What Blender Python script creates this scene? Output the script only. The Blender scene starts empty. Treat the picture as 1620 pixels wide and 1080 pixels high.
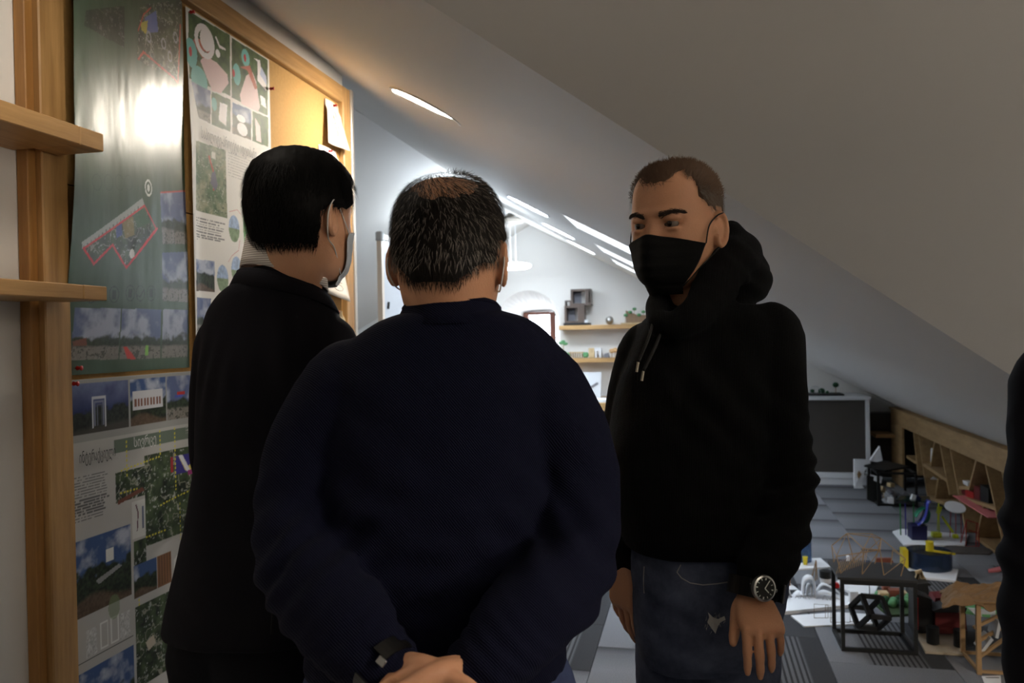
import bpy, bmesh, math, random
import numpy as np
from mathutils import Vector, Matrix, noise as mnoise

# ------------------------------------------------------------------ scene, camera, light
S = bpy.context.scene
C = S.collection
PI = math.pi
F_PX, EYE, ROLL = 1260.0, 1.43, 0.02             # focal length in px of the 1620x1080 frame, eye height, camera roll
YAW, PITCH = 0.222597, -0.005792

cam_d = bpy.data.cameras.new('camera'); cam = bpy.data.objects.new('camera', cam_d); C.objects.link(cam)
cam_d.sensor_width = 22.3; cam_d.lens = F_PX * 22.3 / 1620.0
cam_d.clip_start = 0.02; cam_d.clip_end = 200
cam_d.dof.use_dof = True; cam_d.dof.focus_distance = 1.5; cam_d.dof.aperture_fstop = 4.0
FWD = Vector((-math.sin(YAW) * math.cos(PITCH), math.cos(YAW) * math.cos(PITCH), math.sin(PITCH)))
RGT = Vector((math.cos(YAW), math.sin(YAW), 0)); UPV = RGT.cross(FWD)
FH = Vector((-math.sin(YAW), math.cos(YAW), 0))   # forward, level
_cr, _sr = math.cos(ROLL), math.sin(ROLL)
cr = RGT * _cr - UPV * _sr; cu = UPV * _cr + RGT * _sr
M = Matrix((( cr.x, cu.x, -FWD.x, 0), (cr.y, cu.y, -FWD.y, 0), (cr.z, cu.z, -FWD.z, EYE), (0, 0, 0, 1)))
cam.matrix_world = M
S.camera = cam
S.view_settings.view_transform = 'Standard'; S.view_settings.look = 'None'
S.view_settings.gamma = 1.0; S.view_settings.use_curve_mapping = False
S.view_settings.exposure = 0.0

world = bpy.data.worlds.new('overcast_sky'); S.world = world; world.use_nodes = True
_bg = world.node_tree.nodes['Background']; _bg.inputs[0].default_value = (0.76, 0.87, 1.0, 1); _bg.inputs[1].default_value = 15.0

LAMP_NEAR, LAMP_FAR, LAMP_PENDANT, LAMP_WING, LAMP_MID, FILL_WINGP = 125.0, 72.0, 34.0, 12.0, 12.0, 255.0   # emission strengths of the lamp diffusers

# ------------------------------------------------------------------ helpers
O3 = Vector((0, 0, EYE))
def ray(x, y):
    dx, dy = x - 810.0, y - 540.0
    a = dx * _cr - dy * _sr; b = dx * _sr + dy * _cr
    return FWD * F_PX + RGT * a - UPV * b
def on_plane(x, y, n, d):
    n = Vector(n); r = ray(x, y); return O3 + r * ((d - n.dot(O3)) / n.dot(r))
def aX(x, y, X): return on_plane(x, y, (1, 0, 0), X)
def aY(x, y, Y): return on_plane(x, y, (0, 1, 0), Y)
def aZ(x, y, z=0.0): return on_plane(x, y, (0, 0, 1), z)
def V(x, y, Z): return on_plane(x, y, FH, Z)       # point at level depth Z from the eye

def srgb(r, g, b):
    f = lambda c: (c / 255.0 / 12.92) if c <= 10.3 else ((c / 255.0 + 0.055) / 1.055) ** 2.4
    return (f(r), f(g), f(b), 1.0)

MATS = {}
def mat(name, col, rough=0.6, metal=0.0, noise=0.0, nscale=40.0, bump=0.0, bscale=200.0, trans=0.0, coat=0.0, spec=0.5, emis=0.0, ecol=None, alpha=1.0, ior=1.45, sheen=0.0, stretch=None):
    if name in MATS: return MATS[name]
    m = bpy.data.materials.new(name); m.use_nodes = True; nt = m.node_tree; p = nt.nodes['Principled BSDF']
    p.inputs['Base Color'].default_value = col; p.inputs['Roughness'].default_value = rough; p.inputs['Metallic'].default_value = metal
    p.inputs['Specular IOR Level'].default_value = spec; p.inputs['IOR'].default_value = ior
    if trans: p.inputs['Transmission Weight'].default_value = trans
    if coat: p.inputs['Coat Weight'].default_value = coat; p.inputs['Coat Roughness'].default_value = 0.08
    if alpha < 1: p.inputs['Alpha'].default_value = alpha
    if sheen: p.inputs['Sheen Weight'].default_value = sheen
    if emis: p.inputs['Emission Color'].default_value = ecol or col; p.inputs['Emission Strength'].default_value = emis
    tc = None
    def coords(sc):
        n = nt.nodes.new('ShaderNodeTexCoord'); mp = nt.nodes.new('ShaderNodeMapping')
        if stretch: mp.inputs['Scale'].default_value = stretch
        nt.links.new(n.outputs['Object'], mp.inputs['Vector'])
        t = nt.nodes.new('ShaderNodeTexNoise'); t.inputs['Scale'].default_value = sc; t.inputs['Detail'].default_value = 4
        nt.links.new(mp.outputs['Vector'], t.inputs['Vector']); return t
    if noise:
        t = coords(nscale); mx = nt.nodes.new('ShaderNodeMix'); mx.data_type = 'RGBA'
        mx.inputs['A'].default_value = tuple(c * (1 - noise) for c in col[:3]) + (1,)
        mx.inputs['B'].default_value = tuple(min(1, c * (1 + noise)) for c in col[:3]) + (1,)
        nt.links.new(t.outputs['Fac'], mx.inputs['Factor']); nt.links.new(mx.outputs['Result'], p.inputs['Base Color'])
    if bump:
        t = coords(bscale); b = nt.nodes.new('ShaderNodeBump'); b.inputs['Strength'].default_value = bump; b.inputs['Distance'].default_value = 0.002
        nt.links.new(t.outputs['Fac'], b.inputs['Height']); nt.links.new(b.outputs['Normal'], p.inputs['Normal'])
    MATS[name] = m; return m

def wood(name, dark, light, scale=(2.0, 2.0, 26.0), rough=0.45):
    """fine straight grain: stretched noise between two tones; the small scale component is along the grain"""
    if name in MATS: return MATS[name]
    m = bpy.data.materials.new(name); m.use_nodes = True; nt = m.node_tree; p = nt.nodes['Principled BSDF']; p.inputs['Roughness'].default_value = rough
    tc = nt.nodes.new('ShaderNodeTexCoord'); mp = nt.nodes.new('ShaderNodeMapping'); mp.inputs['Scale'].default_value = scale
    t = nt.nodes.new('ShaderNodeTexNoise'); t.inputs['Scale'].default_value = 3.0; t.inputs['Detail'].default_value = 6; t.inputs['Roughness'].default_value = 0.65
    r = nt.nodes.new('ShaderNodeValToRGB'); r.color_ramp.elements[0].position = 0.3; r.color_ramp.elements[1].position = 0.7
    r.color_ramp.elements[0].color = dark; r.color_ramp.elements[1].color = light
    b = nt.nodes.new('ShaderNodeBump'); b.inputs['Strength'].default_value = 0.15; b.inputs['Distance'].default_value = 0.001
    L = nt.links.new
    L(tc.outputs['Object'], mp.inputs['Vector']); L(mp.outputs['Vector'], t.inputs['Vector']); L(t.outputs['Fac'], r.inputs['Fac'])
    L(r.outputs['Color'], p.inputs['Base Color']); L(t.outputs['Fac'], b.inputs['Height']); L(b.outputs['Normal'], p.inputs['Normal'])
    MATS[name] = m; return m

def tag(o, label=None, cat=None, group=None, kind=None):
    if label: o['label'] = label
    if cat: o['category'] = cat
    if group: o['group'] = group
    if kind: o['kind'] = kind
    return o
def thing(name, label, cat, loc, group=None):
    o = bpy.data.objects.new(name, None); o.empty_display_size = 0.05; C.objects.link(o); o.location = loc
    return tag(o, label, cat, group)
def wloc(o):
    v = Vector((0, 0, 0))
    while o is not None: v += o.location; o = o.parent
    return v
def link_mesh(name, me, m, parent=None, loc=None, smooth=False):
    """me is in world coordinates; the object gets its own origin (loc) or its parent's"""
    base = Vector(loc) if loc is not None else (wloc(parent) if parent is not None else Vector((0, 0, 0)))
    if base.length > 0: me.transform(Matrix.Translation(-base))
    ms = m if isinstance(m, (list, tuple)) else [m]
    if not me.materials:
        for x in ms: me.materials.append(x)
    if smooth: me.polygons.foreach_set('use_smooth', [True] * len(me.polygons))
    o = bpy.data.objects.new(name, me); C.objects.link(o)
    if parent is not None:
        o.parent = parent; o.location = base - wloc(parent)
    else: o.location = base
    return o

class MB:
    """collects simple solids; build() links them as one mesh object"""
    def __init__(s): s.v = []; s.f = []
    def add(s, vs, fs):
        n = len(s.v); s.v += [Vector(v) for v in vs]; s.f += [tuple(i + n for i in f) for f in fs]; return s
    def box(s, c, d, rz=0.0, R=None):
        R = R or Matrix.Rotation(rz, 3, 'Z'); c = Vector(c)
        vs = [c + R @ Vector((x * d[0] / 2, y * d[1] / 2, z * d[2] / 2)) for x in (-1, 1) for y in (-1, 1) for z in (-1, 1)]
        return s.add(vs, [(0, 1, 3, 2), (4, 6, 7, 5), (0, 4, 5, 1), (2, 3, 7, 6), (0, 2, 6, 4), (1, 5, 7, 3)])
    def bbox(s, a, b): return s.box([(a[i] + b[i]) / 2 for i in range(3)], [abs(b[i] - a[i]) for i in range(3)])
    def prism(s, poly, ext):
        ext = Vector(ext); n = len(poly); P = [Vector(p) for p in poly]
        return s.add(P + [p + ext for p in P], [tuple(range(n))[::-1], tuple(range(n, 2 * n))] + [(i, (i + 1) % n, n + (i + 1) % n, n + i) for i in range(n)])
    def beam(s, a, b, w, h=None, up=(0, 0, 1)):
        a = Vector(a); b = Vector(b); h = h or w; d = (b - a).normalized(); u = Vector(up)
        if abs(d.dot(u)) > 0.98: u = Vector((1, 0, 0))
        x = d.cross(u).normalized(); y = x.cross(d)
        q = [x * (i * w / 2) + y * (j * h / 2) for i, j in ((-1, -1), (1, -1), (1, 1), (-1, 1))]
        return s.add([a + k for k in q] + [b + k for k in q], [(3, 2, 1, 0), (4, 5, 6, 7)] + [(i, (i + 1) % 4, 4 + (i + 1) % 4, 4 + i) for i in range(4)])
    def tube(s, pts, r, n=8, closed=False, rv=None):
        P = [Vector(p) for p in pts]; m = len(P); rr = r if isinstance(r, (list, tuple)) else [r] * m
        vs = []; x = None
        for i in range(m):
            a = P[(i - 1) % m] if (i or closed) else P[0]; b = P[(i + 1) % m] if (i < m - 1 or closed) else P[-1]
            d = (b - a).normalized()
            if x is None:
                u = Vector((0, 0, 1)) if abs(d.z) < 0.9 else Vector((1, 0, 0)); x = d.cross(u).normalized()
            else: x = (x - d * x.dot(d)).normalized()
            y = d.cross(x)
            for k in range(n):
                t = 2 * PI * k / n
                vs.append(P[i] + (x * math.cos(t) + y * math.sin(t)) * rr[i])
        fs = []
        for i in range(m if closed else m - 1):
            j = (i + 1) % m
            for k in range(n): fs.append((i * n + k, i * n + (k + 1) % n, j * n + (k + 1) % n, j * n + k))
        if not closed: fs += [tuple(range(n))[::-1], tuple(range((m - 1) * n, m * n))]
        return s.add(vs, fs)
    def lathe(s, c, prof, n=24, axis=(0, 0, 1), sx=1.0, sy=1.0):
        """prof: (radius, height) pairs from bottom to top"""
        c = Vector(c); q = Vector((0, 0, 1)).rotation_difference(Vector(axis)); vs = []; fs = []
        for r, h in prof:
            for k in range(n):
                t = 2 * PI * k / n; vs.append(c + q @ Vector((r * sx * math.cos(t), r * sy * math.sin(t), h)))
        for i in range(len(prof) - 1):
            for k in range(n): fs.append((i * n + k, i * n + (k + 1) % n, (i + 1) * n + (k + 1) % n, (i + 1) * n + k))
        fs += [tuple(range(n))[::-1], tuple(range((len(prof) - 1) * n, len(prof) * n))]
        return s.add(vs, fs)
    def ball(s, c, r, n=16, m=10):
        r = r if isinstance(r, (list, tuple)) else (r, r, r); c = Vector(c); vs = []; fs = []
        for i in range(1, m):
            p = PI * i / m - PI / 2
            for k in range(n):
                t = 2 * PI * k / n; vs.append(c + Vector((r[0] * math.cos(p) * math.cos(t), r[1] * math.cos(p) * math.sin(t), r[2] * math.sin(p))))
        for i in range(m - 2):
            for k in range(n): fs.append((i * n + k, i * n + (k + 1) % n, (i + 1) * n + (k + 1) % n, (i + 1) * n + k))
        b = len(vs); vs += [c - Vector((0, 0, r[2])), c + Vector((0, 0, r[2]))]
        for k in range(n): fs.append((b, (k + 1) % n, k)); fs.append((b + 1, (m - 2) * n + k, (m - 2) * n + (k + 1) % n))
        return s.add(vs, fs)
    def mesh(s, name='mesh'):
        me = bpy.data.meshes.new(name); me.from_pydata([tuple(v) for v in s.v], [], s.f); me.validate(); me.update(); return me
    def build(s, name, m, parent=None, loc=None, smooth=False, bevel=0.0):
        me = s.mesh(name)
        if bevel:
            bm = bmesh.new(); bm.from_mesh(me); bmesh.ops.recalc_face_normals(bm, faces=bm.faces)
            bmesh.ops.bevel(bm, geom=[e for e in bm.edges if e.calc_face_angle(0) > 0.5], offset=bevel, segments=1, affect='EDGES', clamp_overlap=True); bm.to_mesh(me); bm.free()
        else:
            bm = bmesh.new(); bm.from_mesh(me); bmesh.ops.recalc_face_normals(bm, faces=bm.faces); bm.to_mesh(me); bm.free()
        return link_mesh(name, me, m, parent, loc, smooth)

def smooth_path(P, n=8):
    P = [Vector(p) for p in P]; out = []
    for i in range(len(P) - 1):
        a, b, c, d = P[max(i - 1, 0)], P[i], P[i + 1], P[min(i + 2, len(P) - 1)]
        for k in range(n): t = k / n; out.append(0.5 * ((2 * b) + (c - a) * t + (2 * a - 5 * b + 4 * c - d) * t * t + (3 * b - a - 3 * c + d) * t ** 3))
    return out + [P[-1]]

# ------------------------------------------------------------------ materials
M_WALL = mat('white_wall_paint', srgb(226, 224, 221), 0.7, noise=0.02, nscale=3, bump=0.08, bscale=160)
M_CEIL = mat('ceiling_paint', srgb(214, 211, 206), 0.62, noise=0.02, nscale=2, bump=0.05, bscale=60)
M_WOOD = wood('oak_veneer', srgb(150, 112, 66), srgb(190, 150, 98), (14, 14, 1.0))
M_WOODY = wood('oak_veneer_along_depth', srgb(150, 112, 66), srgb(190, 150, 98), (14, 1.0, 14))
M_WOODX = wood('oak_veneer_across', srgb(158, 122, 76), srgb(196, 158, 106), (1.0, 14, 14))
M_PLY = wood('birch_plywood', srgb(140, 112, 76), srgb(172, 142, 100), (8, 1.5, 8), 0.6)
M_CORK = mat('cork', srgb(170, 132, 78), 0.85, noise=0.18, nscale=90, bump=0.3, bscale=160)
M_WHITE = mat('white_laminate', srgb(225, 228, 232), 0.4)
M_CARD = mat('white_card', srgb(228, 230, 234), 0.7)
M_BLACK = mat('black_paint', srgb(16, 16, 17), 0.5)
M_GREYP = mat('dark_grey_panel', srgb(74, 70, 66), 0.6, noise=0.05, nscale=30)
M_STEEL = mat('brushed_metal', srgb(190, 190, 188), 0.3, metal=1.0)
M_ALU = mat('matt_aluminium', srgb(196, 190, 182), 0.35, metal=0.6)
M_RED = mat('red_plastic', srgb(170, 24, 20), 0.4)
# ------------------------------------------------------------------ the attic: roof planes, walls, floor
RX, RZ, SL = -1.68, 2.62, 0.54                     # ridge of the far wing, its height, roof pitch (rise per metre)
PX = -1.42                                         # face of the partition that carries the pin board
YB = 8.4                                           # far gable wall
KX = 2.15                                          # knee wall behind the low shelving
def lift(Y):                                       # the roof sags a little along its length
    t = min(1, max(0, (Y - 2.7) / 1.35)); t = t * t * (3 - 2 * t); return 0.085 * (1 - t)
def roofA(X, Y): return RZ - SL * (X - RX) + lift(Y)
VA, VB = Vector((-0.47, 1.40)), Vector((0.98, 2.76))   # two plan points of the valley
def valleyY(X): return VA.y + (X - VA.x) * (VB.y - VA.y) / (VB.x - VA.x)
zVA, zVB = roofA(VA.x, 1.4), roofA(VB.x, 2.76)
GX = -0.034; GY = ((zVB - zVA) - GX * (VB.x - VA.x)) / (VB.y - VA.y)
def roofB(X, Y): return zVA + GX * (X - VA.x) + GY * (Y - VA.y)

# floor slab with carpet tiles as its pieces
b = MB(); b.bbox((-4.4, -3.4, -0.10), (4.3, YB + 0.9, -0.008))
floor = b.build('floor', mat('floor_underlay', srgb(52, 54, 58), 0.9), loc=(0, 0, 0)); tag(floor, 'grey carpet tile floor of the attic room', 'floor', kind='structure')

def carpet(name, kind):
    m = bpy.data.materials.new(name); m.use_nodes = True; nt = m.node_tree; p = nt.nodes['Principled BSDF']; p.inputs['Roughness'].default_value = 0.95
    p.inputs['Specular IOR Level'].default_value = 0.1
    L = nt.links.new; N = nt.nodes.new
    tc = N('ShaderNodeTexCoord'); sp = N('ShaderNodeSeparateXYZ'); L(tc.outputs['Object'], sp.inputs[0])
    def math_(op, a, bb=None):
        n = N('ShaderNodeMath'); n.operation = op
        for i, q in enumerate((a, bb)):
            if q is None: continue
            if isinstance(q, (int, float)): n.inputs[i].default_value = q
            else: L(q, n.inputs[i])
        return n.outputs[0]
    def ramp(src, pts):
        r = N('ShaderNodeValToRGB'); e = r.color_ramp.elements
        while len(e) < len(pts): e.new(0.5)
        for i, (pos, g) in enumerate(pts): e[i].position = pos; e[i].color = (g * 1.08, g * 1.10, g * 1.16, 1)
        L(src, r.inputs[0]); return r.outputs[0]
    X = math_('ADD', sp.outputs[0], 0.25); X = math_('MULTIPLY', X, 2.0)          # 0..1 across the tile
    Y = math_('ADD', sp.outputs[1], 0.275); Y = math_('MULTIPLY', Y, 1 / 0.55)
    if kind == 'plain': col = ramp(Y, [(0.0, 0.155), (0.55, 0.175), (0.86, 0.115), (1.0, 0.045)])
    elif kind == 'light': col = ramp(Y, [(0.0, 0.20), (0.6, 0.215), (0.9, 0.15), (1.0, 0.07)])
    elif kind == 'dark': col = ramp(Y, [(0.0, 0.05), (0.5, 0.045), (0.55, 0.11), (1.0, 0.14)])
    else:
        base = ramp(X, [(0.0, 0.16), (0.30, 0.15), (0.34, 0.115), (0.80, 0.10), (0.82, 0.04), (1.0, 0.042)])
        st = math_('SINE', math_('MULTIPLY', X, 2 * PI * 22)); st = math_('GREATER_THAN', st, 0.25)
        zone = math_('MULTIPLY', math_('GREATER_THAN', X, 0.36), math_('LESS_THAN', X, 0.82))
        mx = N('ShaderNodeMix'); mx.data_type = 'RGBA'; L(math_('MULTIPLY', st, zone), mx.inputs['Factor']); L(base, mx.inputs['A']); mx.inputs['B'].default_value = (0.035, 0.035, 0.037, 1)
        col = mx.outputs['Result']
    t = N('ShaderNodeTexNoise'); t.inputs['Scale'].default_value = 260; t.inputs['Detail'].default_value = 2; L(tc.outputs['Object'], t.inputs['Vector'])
    mm = N('ShaderNodeMix'); mm.data_type = 'RGBA'; mm.blend_type = 'MULTIPLY'; mm.inputs['Factor'].default_value = 0.55
    L(col, mm.inputs['A']); L(ramp(t.outputs['Fac'], [(0.25, 0.55), (0.75, 1.35)]), mm.inputs['B']); L(mm.outputs['Result'], p.inputs['Base Color'])
    bp = N('ShaderNodeBump'); bp.inputs['Strength'].default_value = 0.5; bp.inputs['Distance'].default_value = 0.004; L(t.outputs['Fac'], bp.inputs['Height']); L(bp.outputs['Normal'], p.inputs['Normal'])
    return m
tile_mesh = {}
for k in ('plain', 'light', 'dark', 'stripe'):
    q = MB(); q.bbox((-0.2487, -0.2737, -0.009), (0.2487, 0.2737, 0.0)); me = q.mesh('carpet_tile_' + k)
    bm = bmesh.new(); bm.from_mesh(me); bmesh.ops.recalc_face_normals(bm, faces=bm.faces); bmesh.ops.bevel(bm, geom=[e for e in bm.edges if all(v.co.z > -0.001 for v in e.verts)], offset=0.0015, segments=1, affect='EDGES'); bm.to_mesh(me); bm.free()
    me.materials.append(carpet('carpet_' + k, k)); tile_mesh[k] = me
rnd = random.Random(5)
for i in range(-4, 5):
    for j in range(-2, 17):
        x = 0.30 + 0.5 * i; y = 0.275 * (i % 2) + 0.55 * j - 0.205
        if y > YB - 0.2 or x > KX - 0.2 or (x < -1.2 and y < 3.2): continue
        if y < 0.6 or abs(x) > 0.75 * y + 0.8: continue
        if y > 5.4: k = 'plain' if rnd.random() < 0.85 else 'light'
        elif x > 0: k = ('plain', 'stripe', 'dark', 'stripe', 'plain')[rnd.randrange(5)]
        else: k = ('light', 'stripe', 'light', 'plain')[rnd.randrange(4)]
        o = bpy.data.objects.new('carpet_tile', tile_mesh[k]); C.objects.link(o); o.parent = floor; o.location = (x, y, 0)

# far roof slope (right of the ridge), with openings for three roof windows
SKY = [(4.06, 4.62), (5.45, 6.01), (6.52, 7.08)]; SX0, SX1 = -0.65, 0.5
def slab(b, quads, fz, th=0.16):
    for q in quads:
        n = len(q); lo = [(x, y, fz(x, y)) for x, y in q]; hi = [(x, y, fz(x, y) + th) for x, y in q]
        b.add(lo + hi, [tuple(range(n)), tuple(range(n, 2 * n))[::-1]] + [(i, n + i, n + (i + 1) % n, (i + 1) % n) for i in range(n)])
XE = KX + 0.15; YN = SKY[0][0]
def sheet(name, cells, label, loc, th=0.16):
    """roof slab: cells are lists of (x, y, z) corners of the underside, welded, then given thickness upwards"""
    bm = bmesh.new()
    for q in cells: bm.faces.new([bm.verts.new(p) for p in q])
    bmesh.ops.remove_doubles(bm, verts=bm.verts, dist=1e-4); bmesh.ops.recalc_face_normals(bm, faces=bm.faces)
    for f in bm.faces: f.normal_update()
    if sum(f.normal.z for f in bm.faces) > 0: bmesh.ops.reverse_faces(bm, faces=bm.faces)
    lo = list(bm.faces); g = bmesh.ops.duplicate(bm, geom=lo + list({v for f in lo for v in f.verts}) + list({e for f in lo for e in f.edges}))
    vm = g['vert_map']; top = [f for f in g['geom'] if isinstance(f, bmesh.types.BMFace)]
    bnd = [e for f in lo for e in f.edges if len(e.link_faces) == 1]
    for v in {v for f in top for v in f.verts}: v.co.z += th
    for e in bnd: bm.faces.new((e.verts[0], e.verts[1], vm[e.verts[1]], vm[e.verts[0]]))
    bmesh.ops.reverse_faces(bm, faces=top)
    for f in lo: f.smooth = True
    for e in bnd: e.smooth = False
    me = bpy.data.meshes.new(name); bm.to_mesh(me); bm.free()
    o = link_mesh(name, me, M_CEIL, loc=loc); tag(o, label, 'ceiling', kind='structure'); return o
def cell(fz, *q): return [(x, y, fz(x, y)) for x, y in q]
cells = []
ys = sorted({YN, YB + 0.1} | {q for s in SKY for q in s}); NXA = 12; xs = [RX + (XE - RX) * k / NXA for k in range(NXA + 1)]
for bnd in (SX0, SX1): xs[min(range(len(xs)), key=lambda k: abs(xs[k] - bnd))] = bnd
for i in range(len(ys) - 1):
    for j in range(NXA):
        if SX0 - 1e-5 <= xs[j] < SX1 - 1e-5 and any(abs(ys[i] - s[0]) < 1e-4 for s in SKY): continue
        cells.append(cell(roofA, (xs[j], ys[i]), (xs[j + 1], ys[i]), (xs[j + 1], ys[i + 1]), (xs[j], ys[i + 1])))
for j in range(NXA):
    a, c = xs[j], xs[j + 1]; va_, vc_ = valleyY(a), valleyY(c)
    for i in range(14):
        f0, f1 = i / 14, (i + 1) / 14
        cells.append(cell(roofA, (a, va_ + (YN - va_) * f0), (c, vc_ + (YN - vc_) * f0), (c, vc_ + (YN - vc_) * f1), (a, va_ + (YN - va_) * f1)))
sheet('ceiling', cells, 'sloping ceiling of the far wing with roof windows and downlights', (0, 6, 2.0))
# left slope beyond the partition
b = MB(); zl = lambda X, Y: RZ - SL * (RX - X)
slab(b, [[(-4.4, 3.0), (RX, 3.0), (RX, YB + 0.1), (-4.4, YB + 0.1)]], zl)
o = b.build('ceiling', M_CEIL, loc=(-3, 6, 2)); tag(o, 'left roof slope behind the pin board wall', 'ceiling', kind='structure')
# near wing: the slope towards the valley and the slope behind the camera
YR = 0.18
b = MB(); slab(b, [[(RX, YR), (4.3, YR), (4.3, valleyY(XE)), (XE, valleyY(XE)), (RX, valleyY(RX))]], roofB)
o = b.build('ceiling', M_CEIL, loc=(1, 1, 2)); tag(o, 'plain near ceiling slope above the people, meeting the far wing in a sharp valley edge', 'ceiling', kind='structure')
b = MB(); slab(b, [[(RX, -3.4), (4.3, -3.4), (4.3, YR), (RX, YR)]], lambda X, Y: roofB(X, YR) + GY * (YR - Y))
o = b.build('ceiling', M_CEIL, loc=(1, -1, 2)); tag(o, 'ceiling slope behind the camera', 'ceiling', kind='structure')

# walls
b = MB(); b.bbox((PX - 0.12, -3.4, 0), (PX, 3.13, 2.95))
o = b.build('wall_left', M_WALL, loc=(PX, 0, 0)); tag(o, 'white partition wall carrying the pin board', 'wall', kind='structure')
b = MB(); b.bbox((-4.3, 3.0, 0), (PX - 0.12, 3.12, 2.8)); o = b.build('wall_side', M_WALL, loc=(-3, 3, 0)); tag(o, 'white wall behind the partition', 'wall', kind='structure')
b = MB(); b.bbox((-4.4, 3.0, 0), (-4.2, YB + 0.2, 1.5)); o = b.build('wall_outer_left', M_WALL, loc=(-4.3, 6, 0)); tag(o, 'white knee wall of the left slope', 'wall', kind='structure')
b = MB(); b.bbox((KX, 3.9, 0), (KX + 0.12, YB + 0.2, 0.7)); o = b.build('wall_right', M_WALL, loc=(KX, 6, 0)); tag(o, 'low white knee wall behind the plywood shelving', 'wall', kind='structure')
b = MB(); b.bbox((KX, 3.95, 0), (4.3, 4.07, 0.9)); o = b.build('wall_near_right', M_WALL, loc=(3, 4, 0)); tag(o, 'low white knee wall of the near wing', 'wall', kind='structure')
b = MB(); b.bbox((4.2, -3.4, 0), (4.3, 4.1, 2.9)); o = b.build('wall_end', M_WALL, loc=(4.2, 0, 0)); tag(o, 'white end wall of the near wing', 'wall', kind='structure')
b = MB(); b.bbox((-1.5, -3.45, 0), (4.3, -3.3, 1.2)); o = b.build('wall_rear', M_WALL, loc=(1, -3.3, 0)); tag(o, 'white knee wall behind the camera', 'wall', kind='structure')

# gable wall with a splayed arched window niche
bm = bmesh.new()
NC, NW, NZ = -1.72, 0.345, 1.58                     # niche centre, half width, spring line
outer = [(-4.4, 0), (KX + 0.15, 0), (KX + 0.15, 0.75), (RX, RZ + 0.12), (-4.4, 1.25)]
arch = [(NC - NW, 0.75)] + [(NC - NW * math.cos(PI * k / 20), NZ + NW * math.sin(PI * k / 20)) for k in range(21)] + [(NC + NW, 0.75)]
vo = [bm.verts.new((x, YB, z)) for x, z in outer]; va = [bm.verts.new((x, YB, z)) for x, z in arch]
ed = [bm.edges.new((vo[i], vo[(i + 1) % len(vo)])) for i in range(len(vo))] + [bm.edges.new((va[i], va[(i + 1) % len(va)])) for i in range(len(va))]
bmesh.ops.triangle_fill(bm, use_beauty=True, edges=ed)
ND = 0.72; WX0, WX1, WZ0, WZ1 = NC - 0.185, NC + 0.185, 0.85, 1.71     # window at the bottom of the niche
inn = []
for x, z in arch:
    inn.append((min(max(NC + (x - NC) * 0.60, WX0), WX1), min(max(WZ0 + (z - 0.75) * 0.82, WZ0), WZ1)))
vi = [bm.verts.new((x, YB + ND, z)) for x, z in inn]
for i in range(len(va)): j = (i + 1) % len(va); bm.faces.new((va[i], va[j], vi[j], vi[i]))
bmesh.ops.recalc_face_normals(bm, faces=bm.faces)
me = bpy.data.meshes.new('wall_back'); bm.to_mesh(me); bm.free()
o = link_mesh('wall_back', me, M_WALL, loc=(0, YB, 0)); tag(o, 'white gable wall at the far end with an arched window niche', 'wall', kind='structure')

# the small window in the niche
w = tag(thing('window_1', 'small bright window with a brown wooden frame deep in the arched niche', 'window', (NC, YB + ND, WZ0)), kind='structure')
M_BROWN = wood('brown_window_frame', srgb(92, 52, 40), srgb(128, 76, 58), (14, 14, 1))
yw = YB + ND - 0.05
for x in (WX0 + 0.03, WX1 - 0.03): q = MB(); q.box((x, yw, (WZ0 + WZ1) / 2), (0.06, 0.07, WZ1 - WZ0)); q.build('frame_stile', M_BROWN, w, bevel=0.004)
for z in (WZ0 + 0.02, WZ1 - 0.015): q = MB(); q.box((NC, yw, z), (WX1 - WX0 - 0.122, 0.07, 0.035)); q.build('frame_rail', M_BROWN, w, bevel=0.004)
M_GLASS = mat('window_glass', (0.9, 0.95, 1, 1), 0.03, spec=0.4, alpha=0.12)
q = MB(); q.box((NC, yw, (WZ0 + WZ1) / 2), (WX1 - WX0 - 0.13, 0.006, WZ1 - WZ0 - 0.06)); q.build('pane', M_GLASS, w)

# roof windows: reveal boards, frame, pane
sn = Vector((SL, 0, 1)).normalized(); sd = Vector((1, 0, -SL)).normalized()
for n, (y0, y1) in enumerate(SKY):
    w = tag(thing('window_%d' % (n + 2), ('nearest', 'middle', 'farthest')[n] + ' roof window, a bright strip of sky in the far ceiling slope', 'roof window', (SX0, y0, roofA(SX0, 9))), kind='structure')
    P = lambda x, y, h: Vector((x, y, RZ - SL * (x - RX))) + sn * h
    RH = 0.34
    for x0, s_ in ((SX0 + 0.012, -0.011), (SX1 - 0.012, 0.011)):
        q = MB(); q.prism([P(x0, y0, -0.003), P(x0, y1, -0.003), P(x0, y1, RH), P(x0, y0, RH)], sd * s_); q.build('reveal_board', M_CEIL, w)
    for yy, s_ in ((y0 + 0.012, -0.011), (y1 - 0.012, 0.011)):
        q = MB(); q.prism([P(SX0 + 0.013, yy, -0.003), P(SX1 - 0.013, yy, -0.003), P(SX1 - 0.013, yy, RH), P(SX0 + 0.013, yy, RH)], (0, s_, 0)); q.build('reveal_board', M_CEIL, w)
    q = MB(); q.prism([P(SX0, y0, RH - .02), P(SX1, y0, RH - .02), P(SX1, y1, RH - .02), P(SX0, y1, RH - .02)], sn * 0.012); q.build('pane', M_GLASS, w)
# baseboard at the far end
b = MB(); b.bbox((-4.2, YB - 0.015, 0), (KX, YB, 0.09)); o = b.build('baseboard_back', M_WHITE, loc=(0, YB, 0)); tag(o, 'white baseboard along the far gable wall', 'baseboard', kind='structure')

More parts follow.
